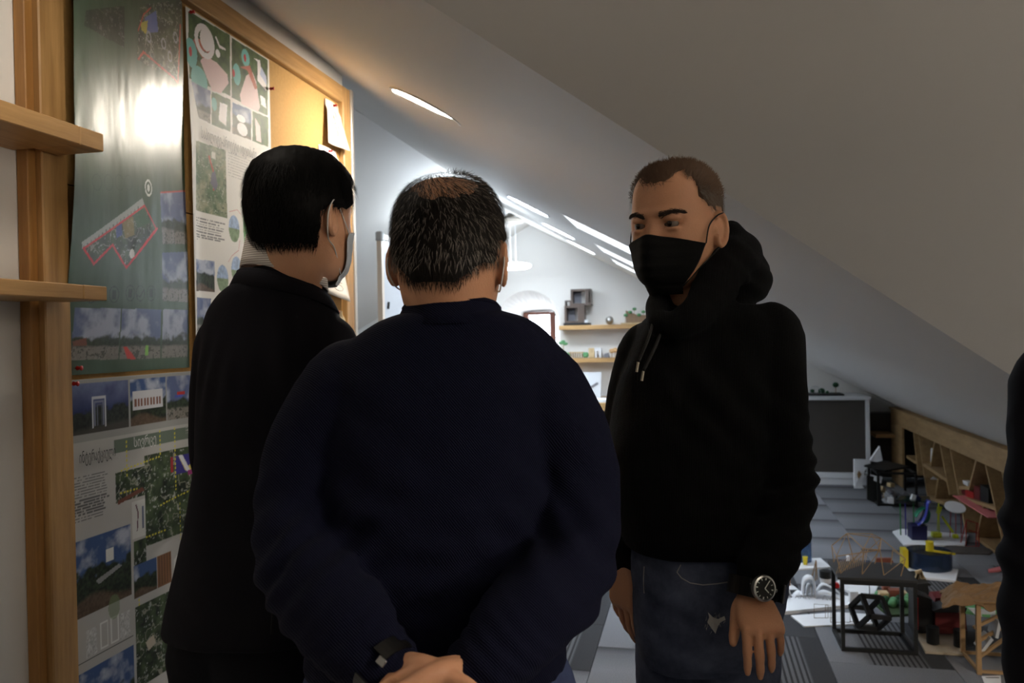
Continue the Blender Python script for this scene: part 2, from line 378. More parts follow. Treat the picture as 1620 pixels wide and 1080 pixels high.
# ------------------------------------------------------------------ lamps
M_DIFF = {}
def diffuser(name, s, col): return mat(name, (0.9, 0.9, 0.9, 1), 0.5, emis=s, ecol=col)
def downlight(x, y, label, strength, col, r=0.145, z=None, nrm=None):
    zz = roofA(x, y) if z is None else z; c = Vector((x, y, zz)); nn = -(nrm or sn)
    t = thing('downlight', label, 'ceiling lamp', c + nn * 0.0, 'round downlights in the ceiling slope')
    q = MB(); q.lathe(c, [(r, -0.02), (r + 0.008, -0.02), (r + 0.008, 0.004), (r - 0.004, 0.004), (r - 0.004, -0.018), (r - 0.02, -0.018)], 40, nn); q.build('rim', M_WHITE, t, smooth=False)
    q = MB(); q.lathe(c, [(0.001, -0.012), (r - 0.005, -0.012), (r - 0.005, 0.001), (0.001, 0.001)], 40, nn); q.build('diffuser', diffuser('downlight_%g_%g' % (strength, col[2]), strength, col), t)
    return t
WARM = (1.0, 0.90, 0.76, 1); COOL = (0.78, 0.89, 1.0, 1)
downlight(-0.985, 2.93, 'large glowing round downlight above the pin board, nearest of those in view', LAMP_NEAR, WARM)
downlight(-0.99, 4.91, 'second round downlight along the far ceiling slope', LAMP_FAR, COOL)
downlight(-1.02, 6.26, 'third round downlight along the far ceiling slope', LAMP_FAR, COOL)
downlight(-0.98, 7.30, 'round downlight closest to the far gable wall', LAMP_FAR, COOL)
downlight(-0.90, 1.22, 'round downlight above the camera, left of the valley edge', LAMP_MID, WARM)
downlight(0.9, -1.0, 'round downlight in the slope behind the camera', LAMP_WING, WARM, z=roofB(0.9, YR) + GY * (YR + 1.0), nrm=Vector((-0.03, -0.54, 1)).normalized())

def pendant(x, y, label, strength=None, col=COOL, zt=None, group='white disc pendants under the ridge'):
    zt = zt or RZ - 0.035; zb = 1.80 if y < 1 else (2.14 if y < 7 else 2.09)
    t = thing('pendant_lamp', label, 'pendant lamp', (x, y, zb), group)
    q = MB(); q.lathe((x, y, zt - 0.05), [(0.01, 0), (0.11, 0), (0.11, 0.03), (0.06, 0.05), (0.01, 0.05)], 28); q.build('canopy', M_ALU, t)
    for s in (-0.026, 0.026): q = MB(); q.tube([(x + s, y, zb + 0.04), (x + s, y, zt - 0.04)], 0.004, 6); q.build('cable', M_WHITE, t)
    q = MB(); q.lathe((x, y, zb), [(0.02, 0.051), (0.06, 0.051), (0.06, 0.056), (0.02, 0.056)], 24); q.build('hub', M_WHITE, t)
    q = MB(); q.lathe((x, y, zb), [(0.001, 0.0), (0.13, 0.0), (0.165, 0.012), (0.175, 0.025), (0.165, 0.038), (0.12, 0.05), (0.001, 0.05)], 36); q.build('diffuser', diffuser('pendant_glow_%g' % (strength or LAMP_PENDANT), strength or LAMP_PENDANT, col), t)
pendant(RX, 5.72, 'white disc pendant lamp, the nearer one, its ceiling mount beside the bald head')
pendant(RX, 7.55, 'white disc pendant lamp hanging on two cables, the farther one')
pendant(2.5, YR, 'added disc lamp under the ridge of the near wing, out of view, brightening the near ceiling', FILL_WINGP, WARM, roofB(2.5, YR) - 0.03)  # added unseen pendant, hung low to brighten the near ceiling slope
# ------------------------------------------------------------------ pin board on the partition, shelves left of it
BX = PX + 0.022                                    # face of the cork
Y0, Y1, BZ0, BZ1 = 1.447, 3.123, 0.02, 2.475
bd = thing('pin_board', 'large wood framed cork pin board covering the partition wall', 'pin board', (PX, 2.3, 0))
# cork panels (two, with a fine joint) and their frame
for za, zb in ((0.06, 1.80), (1.803, 2.40)):
    q = MB(); q.bbox((PX + 0.002, Y0 + 0.09, za), (BX, Y1 - 0.085, zb)); q.build('cork_panel', M_CORK, bd)
q = MB(); q.bbox((PX + 0.001, Y0 + 0.024, BZ0), (PX + 0.045, Y0 + 0.098, BZ1 + 0.12)); q.build('frame_stile', M_WOOD, bd, bevel=0.003)
q = MB(); q.bbox((PX + 0.001, Y0, BZ0), (PX + 0.030, Y0 + 0.0235, BZ1 + 0.12)); q.build('edge_strip', wood('oak_edge', srgb(140, 96, 46), srgb(176, 128, 70), (14, 14, 1)), bd, bevel=0.002)
q = MB(); q.bbox((PX + 0.001, Y1 - 0.088, BZ0), (PX + 0.045, Y1 - 0.02, BZ1 - 0.003)); q.build('frame_stile', M_WOOD, bd, bevel=0.003)
q = MB(); q.bbox((PX + 0.001, Y1 - 0.019, BZ0), (PX + 0.05, Y1 + 0.004, BZ1)); q.build('edge_strip', M_ALU, bd, bevel=0.002)
q = MB(); q.bbox((PX + 0.001, Y0 + 0.099, 2.402), (PX + 0.045, Y1 - 0.089, 2.47)); q.build('frame_rail', M_WOODY, bd, bevel=0.003)
q = MB(); q.bbox((PX + 0.001, Y0 + 0.099, 0.02), (PX + 0.045, Y1 - 0.089, 0.058)); q.build('frame_rail', M_WOODY, bd, bevel=0.003)

for z0, z1, lab in ((1.853, 1.892, 'upper oak wall shelf left of the pin board'), (1.527, 1.558, 'lower oak wall shelf left of the pin board')):
    q = MB(); q.bbox((PX + 0.001, 0.55, z0), (-1.25, Y0 + 0.062 if False else 1.440, z1)); t = q.build('wall_shelf', M_WOODY, loc=(PX + 0.08, 1.0, z0), bevel=0.002)
    tag(t, lab, 'shelf', 'oak shelves beside the pin board')
    q = MB(); q.bbox((PX + 0.052, 1.441, z0), (-1.25, 1.510, z1)); q.build('shelf_end', M_WOODY, t, bevel=0.002)

# --------------------------------------------- print painter: colours a fine grid in the plane of the board
def vnoise(x, y, seed=0):
    xi = np.floor(x).astype(np.int64); yi = np.floor(y).astype(np.int64); xf = x - xi; yf = y - yi
    def h(a, b_):
        n = (a * 374761393 + b_ * 668265263 + seed * 974711) & 0x7fffffff
        n = ((n ^ (n >> 13)) * 1274126177) & 0x7fffffff
        return ((n ^ (n >> 16)) & 0xffff) / 65535.0
    u = xf * xf * (3 - 2 * xf); v = yf * yf * (3 - 2 * yf)
    return (h(xi, yi) * (1 - u) + h(xi + 1, yi) * u) * (1 - v) + (h(xi, yi + 1) * (1 - u) + h(xi + 1, yi + 1) * u) * v
def fbm(x, y, seed=0, o=4):
    r = 0; a = 0.5
    for k in range(o): r = r + a * vnoise(x * 2 ** k, y * 2 ** k, seed + k); a *= 0.5
    return r / (1 - 0.5 ** o)
def c3(r, g, b): return np.array(srgb(r, g, b)[:3])

class Sheet:
    def __init__(s, y0, y1, z0, z1, res, base):
        s.y0, s.y1, s.z0, s.z1 = y0, y1, z0, z1
        s.nx = int((y1 - y0) / res) + 1; s.nz = int((z1 - z0) / res) + 1
        s.Y, s.Z = np.meshgrid(np.linspace(y0, y1, s.nx), np.linspace(z0, z1, s.nz))
        s.c = np.zeros(s.Y.shape + (3,)) + np.array(base)
        s.mask0 = None
    def q(s, p):                                   # photo position -> place on the board
        w = aX(p[0], p[1], BX); return (w.y, w.z)
    def poly_mask(s, pts):
        m = np.zeros(s.Y.shape, bool); n = len(pts)
        for i in range(n):
            (x0, y0), (x1, y1) = pts[i], pts[(i + 1) % n]
            if y0 == y1: continue
            cnd = ((s.Z >= min(y0, y1)) & (s.Z < max(y0, y1)))
            xx = x0 + (s.Z - y0) * (x1 - x0) / (y1 - y0); m ^= cnd & (s.Y < xx)
        return m
    def poly(s, px, col, a=1.0):
        m = s.poly_mask([s.q(p) for p in px]); s.c[m] = s.c[m] * (1 - a) + np.array(col) * a; return m
    def ell(s, c_, r, col, ring=0.0, a=1.0):       # c_ and r in the photo; r = (rx, rz) in metres
        y, z = s.q(c_); d = ((s.Y - y) / r[0]) ** 2 + ((s.Z - z) / r[1]) ** 2
        m = d < 1
        if ring: m &= d > (1 - ring) ** 2
        s.c[m] = s.c[m] * (1 - a) + np.array(col) * a; return m
    def line(s, px, w, col, dash=0.0):
        P = [s.q(p) for p in px]
        for (x0, y0), (x1, y1) in zip(P[:-1], P[1:]):
            dx, dy = x1 - x0, y1 - y0; L = math.hypot(dx, dy)
            if L == 0: continue
            t = ((s.Y - x0) * dx + (s.Z - y0) * dy) / L; d = np.abs((s.Y - x0) * dy - (s.Z - y0) * dx) / L
            m = (d < w / 2) & (t > -w / 2) & (t < L + w / 2)
            if dash: m &= (np.mod(t, dash) < dash * 0.55)
            s.c[m] = col
    def uv(s, px, m):
        """unit coordinates in a rectangle given by its photo corners: top-left, top-right, bottom-right, bottom-left"""
        P = [s.q(p) for p in px]; y0 = (P[0][0] + P[3][0]) / 2; y1 = (P[1][0] + P[2][0]) / 2; z1 = (P[0][1] + P[1][1]) / 2; z0 = (P[2][1] + P[3][1]) / 2
        return (s.Y[m] - y0) / (y1 - y0), (s.Z[m] - z0) / (z1 - z0), abs(y1 - y0), abs(z1 - z0)
    def photo(s, px, style, seed=1):
        m = s.poly_mask([s.q(p) for p in px])
        if not m.any(): return
        u, v, W, Hh = s.uv(px, m); yy, zz = s.Y[m], s.Z[m]; K = 1 / 0.02
        n1 = fbm(yy * K, zz * K, seed); n2 = fbm(yy * K * 3, zz * K * 3, seed + 9); n3 = fbm(yy * K * 0.5, zz * K * 0.5, seed + 20)
        def mix(a, b_, t): t = np.clip(t, 0, 1)[:, None]; return a * (1 - t) + b_ * t
        if style == 'street':                       # cloudy sky, row of trees, paving
            col = mix(c3(84, 98, 138), c3(160, 168, 188), (n3 - 0.42) * 4); hz = 0.46 + 0.25 * (n1 - 0.45)
            col = mix(col, mix(c3(22, 34, 26), c3(58, 72, 52), n2 * 1.6 - 0.3), (hz - v) * 14); col = mix(col, mix(c3(96, 92, 86), c3(150, 146, 138), n2), (0.26 + 0.05 * n1 - v) * 20)
            col = mix(col, c3(30, 40, 30), (n2 > 0.62) * (v < 0.3) * 0.8)
        elif style == 'night':                      # deep blue sky, dark trees, pale ground
            col = mix(c3(34, 44, 96), c3(120, 132, 170), (v - 0.45) * 1.2 * n3 * 2); hz = 0.5 + 0.35 * (n1 - 0.45)
            col = mix(col, mix(c3(14, 20, 18), c3(50, 58, 48), n2 * 1.5 - 0.3), (hz - v) * 12); col = mix(col, c3(66, 62, 58), (0.12 + 0.1 * u - v) * 12)
        elif style == 'park':                       # blue sky, bright clouds, woods, lawn
            col = mix(c3(58, 84, 132), c3(170, 178, 196), (n3 - 0.52) * 4); hz = 0.60 + 0.3 * (n1 - 0.45)
            col = mix(col, mix(c3(12, 22, 12), c3(52, 66, 40), n2 * 1.6 - 0.4), (hz - v) * 14); col = mix(col, mix(c3(58, 42, 30), c3(104, 88, 70), n2), (0.2 + 0.08 * np.sin(u * 5) - v) * 16)
        elif style == 'aerial':                     # dark tree crowns from above, pale paths
            col = mix(c3(18, 28, 20), c3(74, 92, 62), n1 * 1.8 - 0.4); col = mix(col, c3(150, 150, 138), (np.abs(n3 - 0.5) < 0.018) * 0.8); col = mix(col, c3(176, 180, 178), (n2 > 0.70) * 0.7)
        elif style == 'map':                        # satellite fields
            col = mix(c3(74, 98, 66), c3(150, 150, 122), (n3 - 0.35) * 2.4); col = mix(col, c3(176, 178, 160), (np.abs(n1 - 0.5) < 0.012) * 0.8); col = mix(col, c3(52, 70, 48), (n2 - 0.55) * 4)
        elif style == 'greenmap':
            col = mix(c3(86, 130, 84), c3(106, 150, 100), n1); col = mix(col, c3(170, 196, 160), (np.abs(n3 - 0.48) < 0.02) * 0.9); col = mix(col, c3(190, 70, 60), (n2 > 0.74) * 0.9)
        elif style == 'render':                     # playground seen from above: pink paths, pale shells, green
            col = mix(c3(36, 58, 30), c3(80, 104, 58), n1 * 1.6 - 0.3)
        else: col = np.zeros((m.sum(), 3)) + c3(120, 120, 120)
        s.c[m] = col
    def text(s, px, rows, col, fill=0.96, seed=3):  # a paragraph too small to read: rows of word dashes
        m = s.poly_mask([s.q(p) for p in px]); u, v, W, Hh = s.uv(px, m); r = np.floor(v * rows); f = v * rows - r
        words = vnoise(u * W / 0.004, r * 7.3, seed) > 0.30; end = u < (0.80 + 0.2 * vnoise(r, r * 1.7, seed + 1)) * fill / 0.96
        k = (f > 0.28) & (f < 0.74) & words & end; idx = np.flatnonzero(m.ravel())[k]; s.c.reshape(-1, 3)[idx] = col
    def build(s, name, bend, m, label, cat, top=None, group=None):
        X = BX + 0.003 + bend(s.Y, s.Z); v = np.stack([X, s.Y, s.Z], -1).reshape(-1, 3); nx, nz = s.nx, s.nz
        i = (np.arange(nz - 1)[:, None] * nx + np.arange(nx - 1)[None, :]); f = np.stack([i, i + 1, i + nx + 1, i + nx], -1)
        if top is not None: f = f[(s.Z[:-1, :-1] < top(s.Y[:-1, :-1]))]
        f = f.reshape(-1, 4)
        me = bpy.data.meshes.new(name); base = np.array([BX, (s.y0 + s.y1) / 2, s.z0])
        me.vertices.add(len(v)); me.vertices.foreach_set('co', (v - base).astype(np.float32).ravel())
        me.loops.add(len(f) * 4); me.loops.foreach_set('vertex_index', f.astype(np.int32).ravel())
        me.polygons.add(len(f)); me.polygons.foreach_set('loop_start', np.arange(0, len(f) * 4, 4, dtype=np.int32)); me.polygons.foreach_set('use_smooth', np.ones(len(f), bool))
        me.update(calc_edges=True)
        ca = me.color_attributes.new('print', 'FLOAT_COLOR', 'POINT'); ca.data.foreach_set('color', np.concatenate([s.c.reshape(-1, 3), np.ones((len(v), 1))], 1).astype(np.float32).ravel())
        me.materials.append(m); o = bpy.data.objects.new(name, me); C.objects.link(o); o.location = base
        return tag(o, label, cat, group)
def print_mat(name, rough, coat):
    m = bpy.data.materials.new(name); m.use_nodes = True; nt = m.node_tree; p = nt.nodes['Principled BSDF']; p.inputs['Roughness'].default_value = rough
    p.inputs['Coat Weight'].default_value = coat; p.inputs['Coat Roughness'].default_value = rough * 0.95; p.inputs['Coat IOR'].default_value = 1.58; p.inputs['Specular IOR Level'].default_value = 0.3 + 0.5 * coat
    a = nt.nodes.new('ShaderNodeAttribute'); a.attribute_name = 'print'; nt.links.new(a.outputs['Color'], p.inputs['Base Color'])
    tc = nt.nodes.new('ShaderNodeTexCoord'); mp = nt.nodes.new('ShaderNodeMapping'); mp.inputs['Scale'].default_value = (1, 9, 3); t = nt.nodes.new('ShaderNodeTexNoise'); t.inputs['Scale'].default_value = 1.6; t.inputs['Detail'].default_value = 5
    b = nt.nodes.new('ShaderNodeBump'); b.inputs['Strength'].default_value = 0.16; b.inputs['Distance'].default_value = 0.010
    nt.links.new(tc.outputs['Object'], mp.inputs['Vector']); nt.links.new(mp.outputs['Vector'], t.inputs['Vector']); nt.links.new(t.outputs['Fac'], b.inputs['Height']); nt.links.new(b.outputs['Normal'], p.inputs['Normal'])
    return m
M_GLOSS = print_mat('glossy_poster_print', 0.30, 0.85); M_SATIN = print_mat('satin_poster_print', 0.5, 0.0)
RES = 0.0022
def pin(y, z, x, parent):
    q = MB(); q.lathe((x, y, z), [(0.0015, 0), (0.0015, 0.006), (0.0055, 0.006), (0.004, 0.010), (0.0035, 0.015), (0.006, 0.017), (0.001, 0.018)], 12, (1, 0, 0)); return q.build('push_pin', M_RED, parent, smooth=True)

# green poster
g = Sheet(1.532, 2.003, 1.362, 2.398, RES, c3(60, 84, 62))
n = fbm(g.Y * 40, g.Z * 14, 4); g.c *= (0.86 + 0.28 * n)[..., None]
g.photo([(105, 20), (176, 12), (176, 78), (101, 44)], 'aerial', 3); g.c[g.poly_mask([g.q(p) for p in [(105, 20), (176, 12), (176, 78), (101, 44)]])] *= 0.35
qd = [(205, 10), (284, 0), (278, 132), (200, 95)]
g.photo(qd, 'aerial', 8); g.poly([(214, 30), (236, 18), (240, 52), (218, 54)], c3(90, 110, 180)); g.poly([(206, 38), (220, 34), (218, 56), (208, 50)], c3(190, 180, 60))
g.line([(203, 95), (212, 84), (270, 124), (277, 132), (281, 40)], 0.006, c3(196, 60, 48)); g.line([(202, 50), (212, 25), (226, 14)], 0.004, c3(196, 60, 48))
for cx, cy in ((222, 60), (262, 90), (272, 60), (250, 70)): g.ell((cx, cy), (0.012, 0.016), c3(160, 165, 180), 0.4)
for cx in (128, 150, 170, 186): g.ell((cx, 290 - (cx - 128) * .0), (0.018, 0.02), c3(44, 72, 52), 0.16)
g.ell((223, 298), (0.016, 0.022), c3(225, 230, 225), 0.25); g.ell((223, 298), (0.006, 0.010), c3(225, 230, 225))
# the site model: grey wall, red outlined courts
g.poly([(108, 384), (212, 314), (216, 324), (110, 396)], c3(168, 174, 172))
for k in range(16):
    x = 112 + k * 6.2; y = 390 - k * 4.15; g.line([(x, y), (x, y + 8)], 0.003, c3(90, 104, 96))
fp = [(112, 394), (216, 326), (238, 362), (188, 424), (162, 388), (132, 418)]
g.photo(fp, 'aerial', 14); g.poly([(176, 352), (196, 342), (200, 372), (184, 378)], c3(150, 130, 62), 0.7); g.poly([(196, 336), (214, 330), (228, 352), (204, 362)], c3(52, 92, 54), 0.9); g.poly([(166, 358), (176, 352), (178, 372), (168, 378)], c3(66, 84, 150), 0.9); g.ell((197, 402), (0.010, 0.012), c3(225, 225, 225))
g.line(fp + [fp[0]], 0.005, c3(200, 36, 44)); g.line([(112, 394), (132, 418), (162, 388), (188, 424), (240, 362)], 0.006, c3(204, 30, 44))
g.photo([(245, 306), (292, 302), (293, 386), (250, 386)], 'street', 31); g.line([(246, 305), (292, 302)], 0.004, c3(196, 50, 50))
g.photo([(249, 400), (293, 398), (294, 478), (252, 476)], 'street', 44)
for k, cx in enumerate((132, 170, 197, 214, 232)):
    cy = 464 - (0 if k > 1 else -2); g.ell((cx, cy), (0.018, 0.021), c3(26, 44, 34), 0.14)
    if k != 3: g.poly([(cx - 3, cy - 7), (cx + 3, cy - 7), (cx + 3, cy + 7), (cx - 3, cy + 7)], c3(26, 44, 34))
    else: g.line([(cx - 5, cy + 4), (cx, cy + 5), (cx + 5, cy - 4)], 0.004, c3(26, 44, 34))
for x0, x1, sd_ in ((107, 183, 51), (185, 250, 53), (253, 294, 56)):
    f = (x0 - 107) / 187; g.photo([(x0, 487 + 3 * f), (x1, 488 + 3 * f), (x1, 568 - 4 * f), (x0, 570 - 4 * f)], 'street', sd_)
g.poly([(190, 548), (196, 548), (212, 568), (198, 568)], c3(190, 50, 40)); g.poly([(108, 540), (130, 534), (132, 546), (110, 548)], c3(120, 70, 50)); g.poly([(226, 546), (231, 546), (231, 562), (226, 562)], c3(130, 190, 80))
bend_g = lambda Y, Z: (lambda k: 0.052 * np.clip((2.003 - Y) / 0.47, 0, 1) * k * k * (3 - 2 * k))(np.clip((Z - 1.30) / 0.62, 0, 1)) + 0.002 * np.sin(Z * 9) + 0.0035 * fbm(Y * 9, Z * 3, 2)
po = g.build('poster', bend_g, M_GLOSS, 'glossy green poster with a red outlined site plan and park photos, bright glare on it', 'poster', group='posters on the pin board')
pin(1.572, 1.378, BX + 0.006, po)

# white poster
w = Sheet(2.016, 2.476, 1.05, 2.39, RES, c3(212, 210, 206))
R1 = [(294, 18), (360, 56), (361, 152), (294, 124)]; R2 = [(363, 60), (420, 95), (420, 184), (363, 154)]
for r in (R1, R2): w.photo(r, 'render', 5)
PINK, SHELL, TEAL, BRK = c3(214, 186, 186), c3(226, 222, 224), c3(112, 176, 172), c3(170, 96, 78)
w.poly([(313, 96), (322, 88), (340, 100), (356, 118), (358, 132), (346, 148), (332, 144), (322, 120)], PINK); w.poly([(300, 66), (316, 92), (326, 92), (318, 80), (334, 90), (330, 78), (306, 58)], BRK)
w.ell((320, 66), (0.05, 0.05), SHELL, 0.35); w.ell((322, 64), (0.03, 0.032), SHELL); w.ell((298, 84), (0.03, 0.042), TEAL); w.ell((311, 128), (0.042, 0.042), TEAL); w.ell((341, 85), (0.012, 0.012), c3(235, 235, 235))
w.line([(338, 60), (344, 74), (352, 78)], 0.008, SHELL); w.ell((297, 82), (0.008, 0.014), c3(170, 50, 60))
w.poly([(386, 120), (396, 114), (402, 130), (408, 170), (404, 178), (378, 164), (376, 150)], PINK); w.ell((371, 118), (0.022, 0.034), TEAL); w.ell((385, 92), (0.024, 0.028), TEAL); w.poly([(376, 106), (392, 104), (404, 140), (400, 142), (388, 112)], BRK)
w.poly([(398, 92), (404, 98), (404, 128), (418, 144), (418, 134), (410, 112), (408, 96)], SHELL); w.poly([(410, 106), (418, 122), (419, 136), (408, 118)], c3(170, 180, 205)); w.poly([(408, 150), (416, 156), (418, 172), (410, 166)], SHELL)
w.ell((384, 92), (0.007, 0.012), c3(180, 40, 50)); w.ell((366, 116), (0.007, 0.012), c3(180, 40, 50))
for q_, st, sd_ in (([(297, 128), (329, 144), (329, 196), (310, 186)], 'street', 61), ([(331, 145), (361, 158), (361, 209), (331, 197)], 'render', 62), ([(364, 162), (394, 174), (394, 222), (364, 211)], 'park', 63), ([(396, 176), (421, 186), (421, 233), (396, 223)], 'render', 64)): w.photo(q_, st, sd_)
w.poly([(344, 162), (356, 166), (354, 200), (342, 190)], SHELL); w.ell((335, 165), (0.014, 0.02), TEAL); w.ell((380, 205), (0.03, 0.02), SHELL); w.poly([(400, 186), (408, 200), (410, 226), (402, 222)], PINK); w.ell((378, 188), (0.025, 0.012), c3(230, 232, 236))
# the body text and maps
w.photo([(304, 222), (353, 238), (356, 346), (303, 332)], 'map', 71); w.line([(327, 248), (336, 280), (334, 300)], 0.006, c3(176, 50, 50)); w.poly([(331, 274), (336, 270), (341, 294), (336, 302), (329, 290)], c3(90, 90, 104)); w.poly([(331, 240), (337, 242), (337, 253), (331, 250)], c3(190, 190, 180))
w.text([(357, 240), (398, 254), (398, 292), (357, 280)], 9, c3(150, 150, 150))
w.text([(303, 343), (354, 352), (354, 384), (303, 378)], 8, c3(120, 120, 122), seed=8)
w.photo([(399, 256), (412, 261), (412, 322), (402, 318)], 'greenmap', 75); w.photo([(380, 318), (421, 322), (421, 432), (384, 430)], 'greenmap', 76); w.photo([(399, 256), (421, 263), (421, 330), (402, 318)], 'greenmap', 77)
for c_, sd_ in (((367, 362), 3), ((371, 427), 4), ((349, 441), 5)):
    m_ = w.ell(c_, (0.03, 0.042), c3(120, 140, 110)); y_, z_ = w.q(c_); w.c[m_ & (w.Z > z_)] = c3(150, 170, 200); nn_ = fbm(w.Y[m_] * 150, w.Z[m_] * 150, sd_); w.c[m_] *= (0.55 + 0.8 * nn_)[:, None]
w.line([(359, 335), (372, 332), (378, 340)], 0.002, c3(190, 130, 130)); w.line([(376, 380), (374, 396), (364, 404), (358, 414)], 0.002, c3(190, 130, 130))
w.photo([(302, 410), (336, 413), (336, 462), (302, 460)], 'park', 81); w.photo([(303, 470), (330, 472), (330, 530), (303, 528)], 'street', 84)
bend_w = lambda Y, Z: 0.004 + 0.010 * np.exp(-((Y - 2.016) / 0.03) ** 2) * np.clip((2.3 - Z) / 0.3, 0, 1) + 0.002 * fbm(Y * 7, Z * 3, 6)
po = w.build('poster', bend_w, M_SATIN, 'white poster with playground renderings, circular photos and a green map', 'poster', group='posters on the pin board')
pin(2.025, 2.375, BX + 0.012, po); pin(2.47, 2.29, BX + 0.009, po)
def lettering(body, size, y, z, x, parent, m, width=None):
    cu_ = bpy.data.curves.new('lettering', 'FONT'); cu_.body = body; cu_.size = size; cu_.resolution_u = 2
    t = bpy.data.objects.new('lettering_tmp', cu_); C.objects.link(t); dg = bpy.context.evaluated_depsgraph_get(); dg.update()
    me = bpy.data.meshes.new_from_object(t.evaluated_get(dg)); bpy.data.objects.remove(t)
    xs_ = [v.co.x for v in me.vertices]
    k = (width / (max(xs_) - min(xs_))) if (width and xs_) else 1.0
    me.transform(Matrix(((0, 0, 1, x), (k, 0, 0, y), (0, 1, 0, z), (0, 0, 0, 1)))); me.materials.clear()
    return link_mesh('lettering', me, m, parent)
M_INK = mat('grey_ink', srgb(110, 110, 112), 0.5); M_INKD = mat('dark_ink', srgb(52, 52, 54), 0.5); M_INKW = mat('white_ink', srgb(205, 208, 206), 0.5)
p1 = aX(312, 218, BX); p2 = aX(400, 242, BX)
lettering('საპილოტე-პროექტი იდეთბანი', 0.045, p1.y, p1.z, BX + 0.0125, po, M_INK, p2.y - p1.y)

# grey poster
r = Sheet(1.548, 2.004, 0.40, 1.351, RES, c3(176, 176, 174))
def quad(x0, y0, x1, y1):                          # photo rectangle that follows the board's perspective between two corners
    a, b_ = r.q((x0, y0)), r.q((x1, y1)); return [(a[0], a[1]), (b_[0], a[1]), (b_[0], b_[1]), (a[0], b_[1])]
class _R:                                          # same painter, positions already on the board
    pass
_q = r.q
def rect(y0, y1, z0, z1): return [(y0, z1), (y1, z1), (y1, z0), (y0, z0)]
r.q = lambda p: p if abs(p[0]) < 6 else _q(p)
r.poly(rect(1.548, 2.004, 1.205, 1.351), c3(150, 152, 150))
for ya, yb, st, sd_ in ((1.552, 1.745, 'night', 91), (1.752, 1.893, 'park', 92), (1.898, 2.002, 'street', 93)): r.photo(rect(ya, yb, 1.222, 1.341), st, sd_)
r.line([(1.621, 1.235), (1.621, 1.305), (1.664, 1.305), (1.664, 1.235)], 0.005, c3(190, 194, 204)); r.line([(1.629, 1.24), (1.629, 1.295), (1.657, 1.295), (1.657, 1.24)], 0.004, c3(120, 126, 150)); r.line([(1.637, 1.24), (1.637, 1.287), (1.651, 1.287), (1.651, 1.24)], 0.003, c3(90, 96, 110))
r.poly(rect(1.76, 1.88, 1.262, 1.31), c3(196, 198, 204)); 
for k in range(9): r.poly(rect(1.768 + k * .012, 1.775 + k * .012, 1.27, 1.29), c3(120, 80, 66))
r.poly(rect(1.94, 1.97, 1.288, 1.296), c3(180, 60, 60)); r.poly(rect(1.93, 1.962, 1.282, 1.289), c3(70, 84, 170))
r.poly(rect(1.69, 2.004, 1.162, 1.196), c3(98, 112, 100)); r.text(rect(1.97, 2.0, 1.175, 1.2), 3, c3(160, 160, 158))
r.text(rect(1.552, 1.672, 1.02, 1.128), 16, c3(96, 96, 98), seed=5)
AZ = rect(1.69, 2.004, 1.045, 1.135); r.photo(rect(1.693, 1.80, 1.04, 1.115), 'aerial', 101); r.photo(rect(1.80, 2.004, 0.905, 1.14), 'aerial', 103)
r.poly([(1.70, 1.045), (1.79, 1.062), (1.80, 1.052), (1.70, 1.035)], c3(112, 66, 52))
r.poly(rect(1.925, 1.998, 1.07, 1.12), c3(58, 52, 132)); r.poly([(1.94, 1.118), (1.965, 1.075), (1.998, 1.075), (1.998, 1.1), (1.975, 1.085), (1.955, 1.118)], c3(206, 190, 86)); r.poly([(1.94, 1.12), (1.955, 1.12), (1.985, 1.072), (1.97, 1.072)], c3(214, 218, 224)); r.poly(rect(1.975, 1.998, 1.062, 1.074), c3(150, 50, 120)); r.poly(rect(1.905, 1.918, 1.08, 1.12), c3(150, 40, 50))
YEL = c3(206, 196, 60)
for P_ in ([(1.712, 1.117), (1.86, 1.13)], [(1.708, 1.062), (1.77, 1.062)], [(1.86, 1.0), (2.004, 1.02)], [(1.80, 0.93), (1.88, 0.93)], [(1.735, 1.19), (1.735, 1.10)], [(1.865, 1.20), (1.865, 1.13)], [(1.925, 1.2), (1.925, 1.03)], [(1.94, 0.99), (1.94, 0.86)], [(1.77, 0.90), (1.77, 0.62)]): r.line(P_, 0.004, YEL, 0.012)
r.photo(rect(1.552, 1.742, 0.80, 0.978), 'park', 111); r.poly(rect(1.655, 1.682, 0.905, 0.935), c3(214, 216, 214)); r.poly([(1.62, 0.872), (1.70, 0.89), (1.71, 0.882), (1.63, 0.86)], c3(140, 140, 140))
r.poly(rect(1.75, 1.80, 0.935, 1.03), c3(200, 202, 200)); r.line([(1.765, 1.02), (1.772, 1.0), (1.768, 0.955)], 0.004, c3(90, 50, 70)); r.line([(1.79, 1.01), (1.79, 0.96)], 0.008, c3(90, 100, 130))
r.photo(rect(1.755, 1.80, 0.865, 0.93), 'aerial', 115); r.photo(rect(1.752, 1.84, 0.785, 0.868), 'park', 116); r.poly(rect(1.842, 1.90, 0.785, 0.868), c3(124, 88, 60))
for k in range(5): r.line([(1.85 + k * .011, 0.79), (1.85 + k * .011, 0.865)], 0.003, c3(70, 50, 36))
r.poly([(1.91, 0.84), (1.93, 0.855), (1.945, 0.83), (1.93, 0.80), (1.91, 0.81)], c3(205, 208, 206))
for k, yy in enumerate((1.585, 1.632, 1.668, 1.70)):
    if k in (0, 3):
        m_ = r.poly(rect(yy, yy + 0.035, 0.70, 0.765), c3(190, 192, 192)); nn_ = fbm(r.Y[m_] * 260, r.Z[m_] * 260, 7); r.c[m_] *= (0.4 + 1.1 * nn_)[:, None]
    else: r.line([(yy, 0.705), (yy, 0.765), (yy + 0.024, 0.765), (yy + 0.024, 0.705), (yy, 0.705)], 0.004, c3(214, 216, 214))
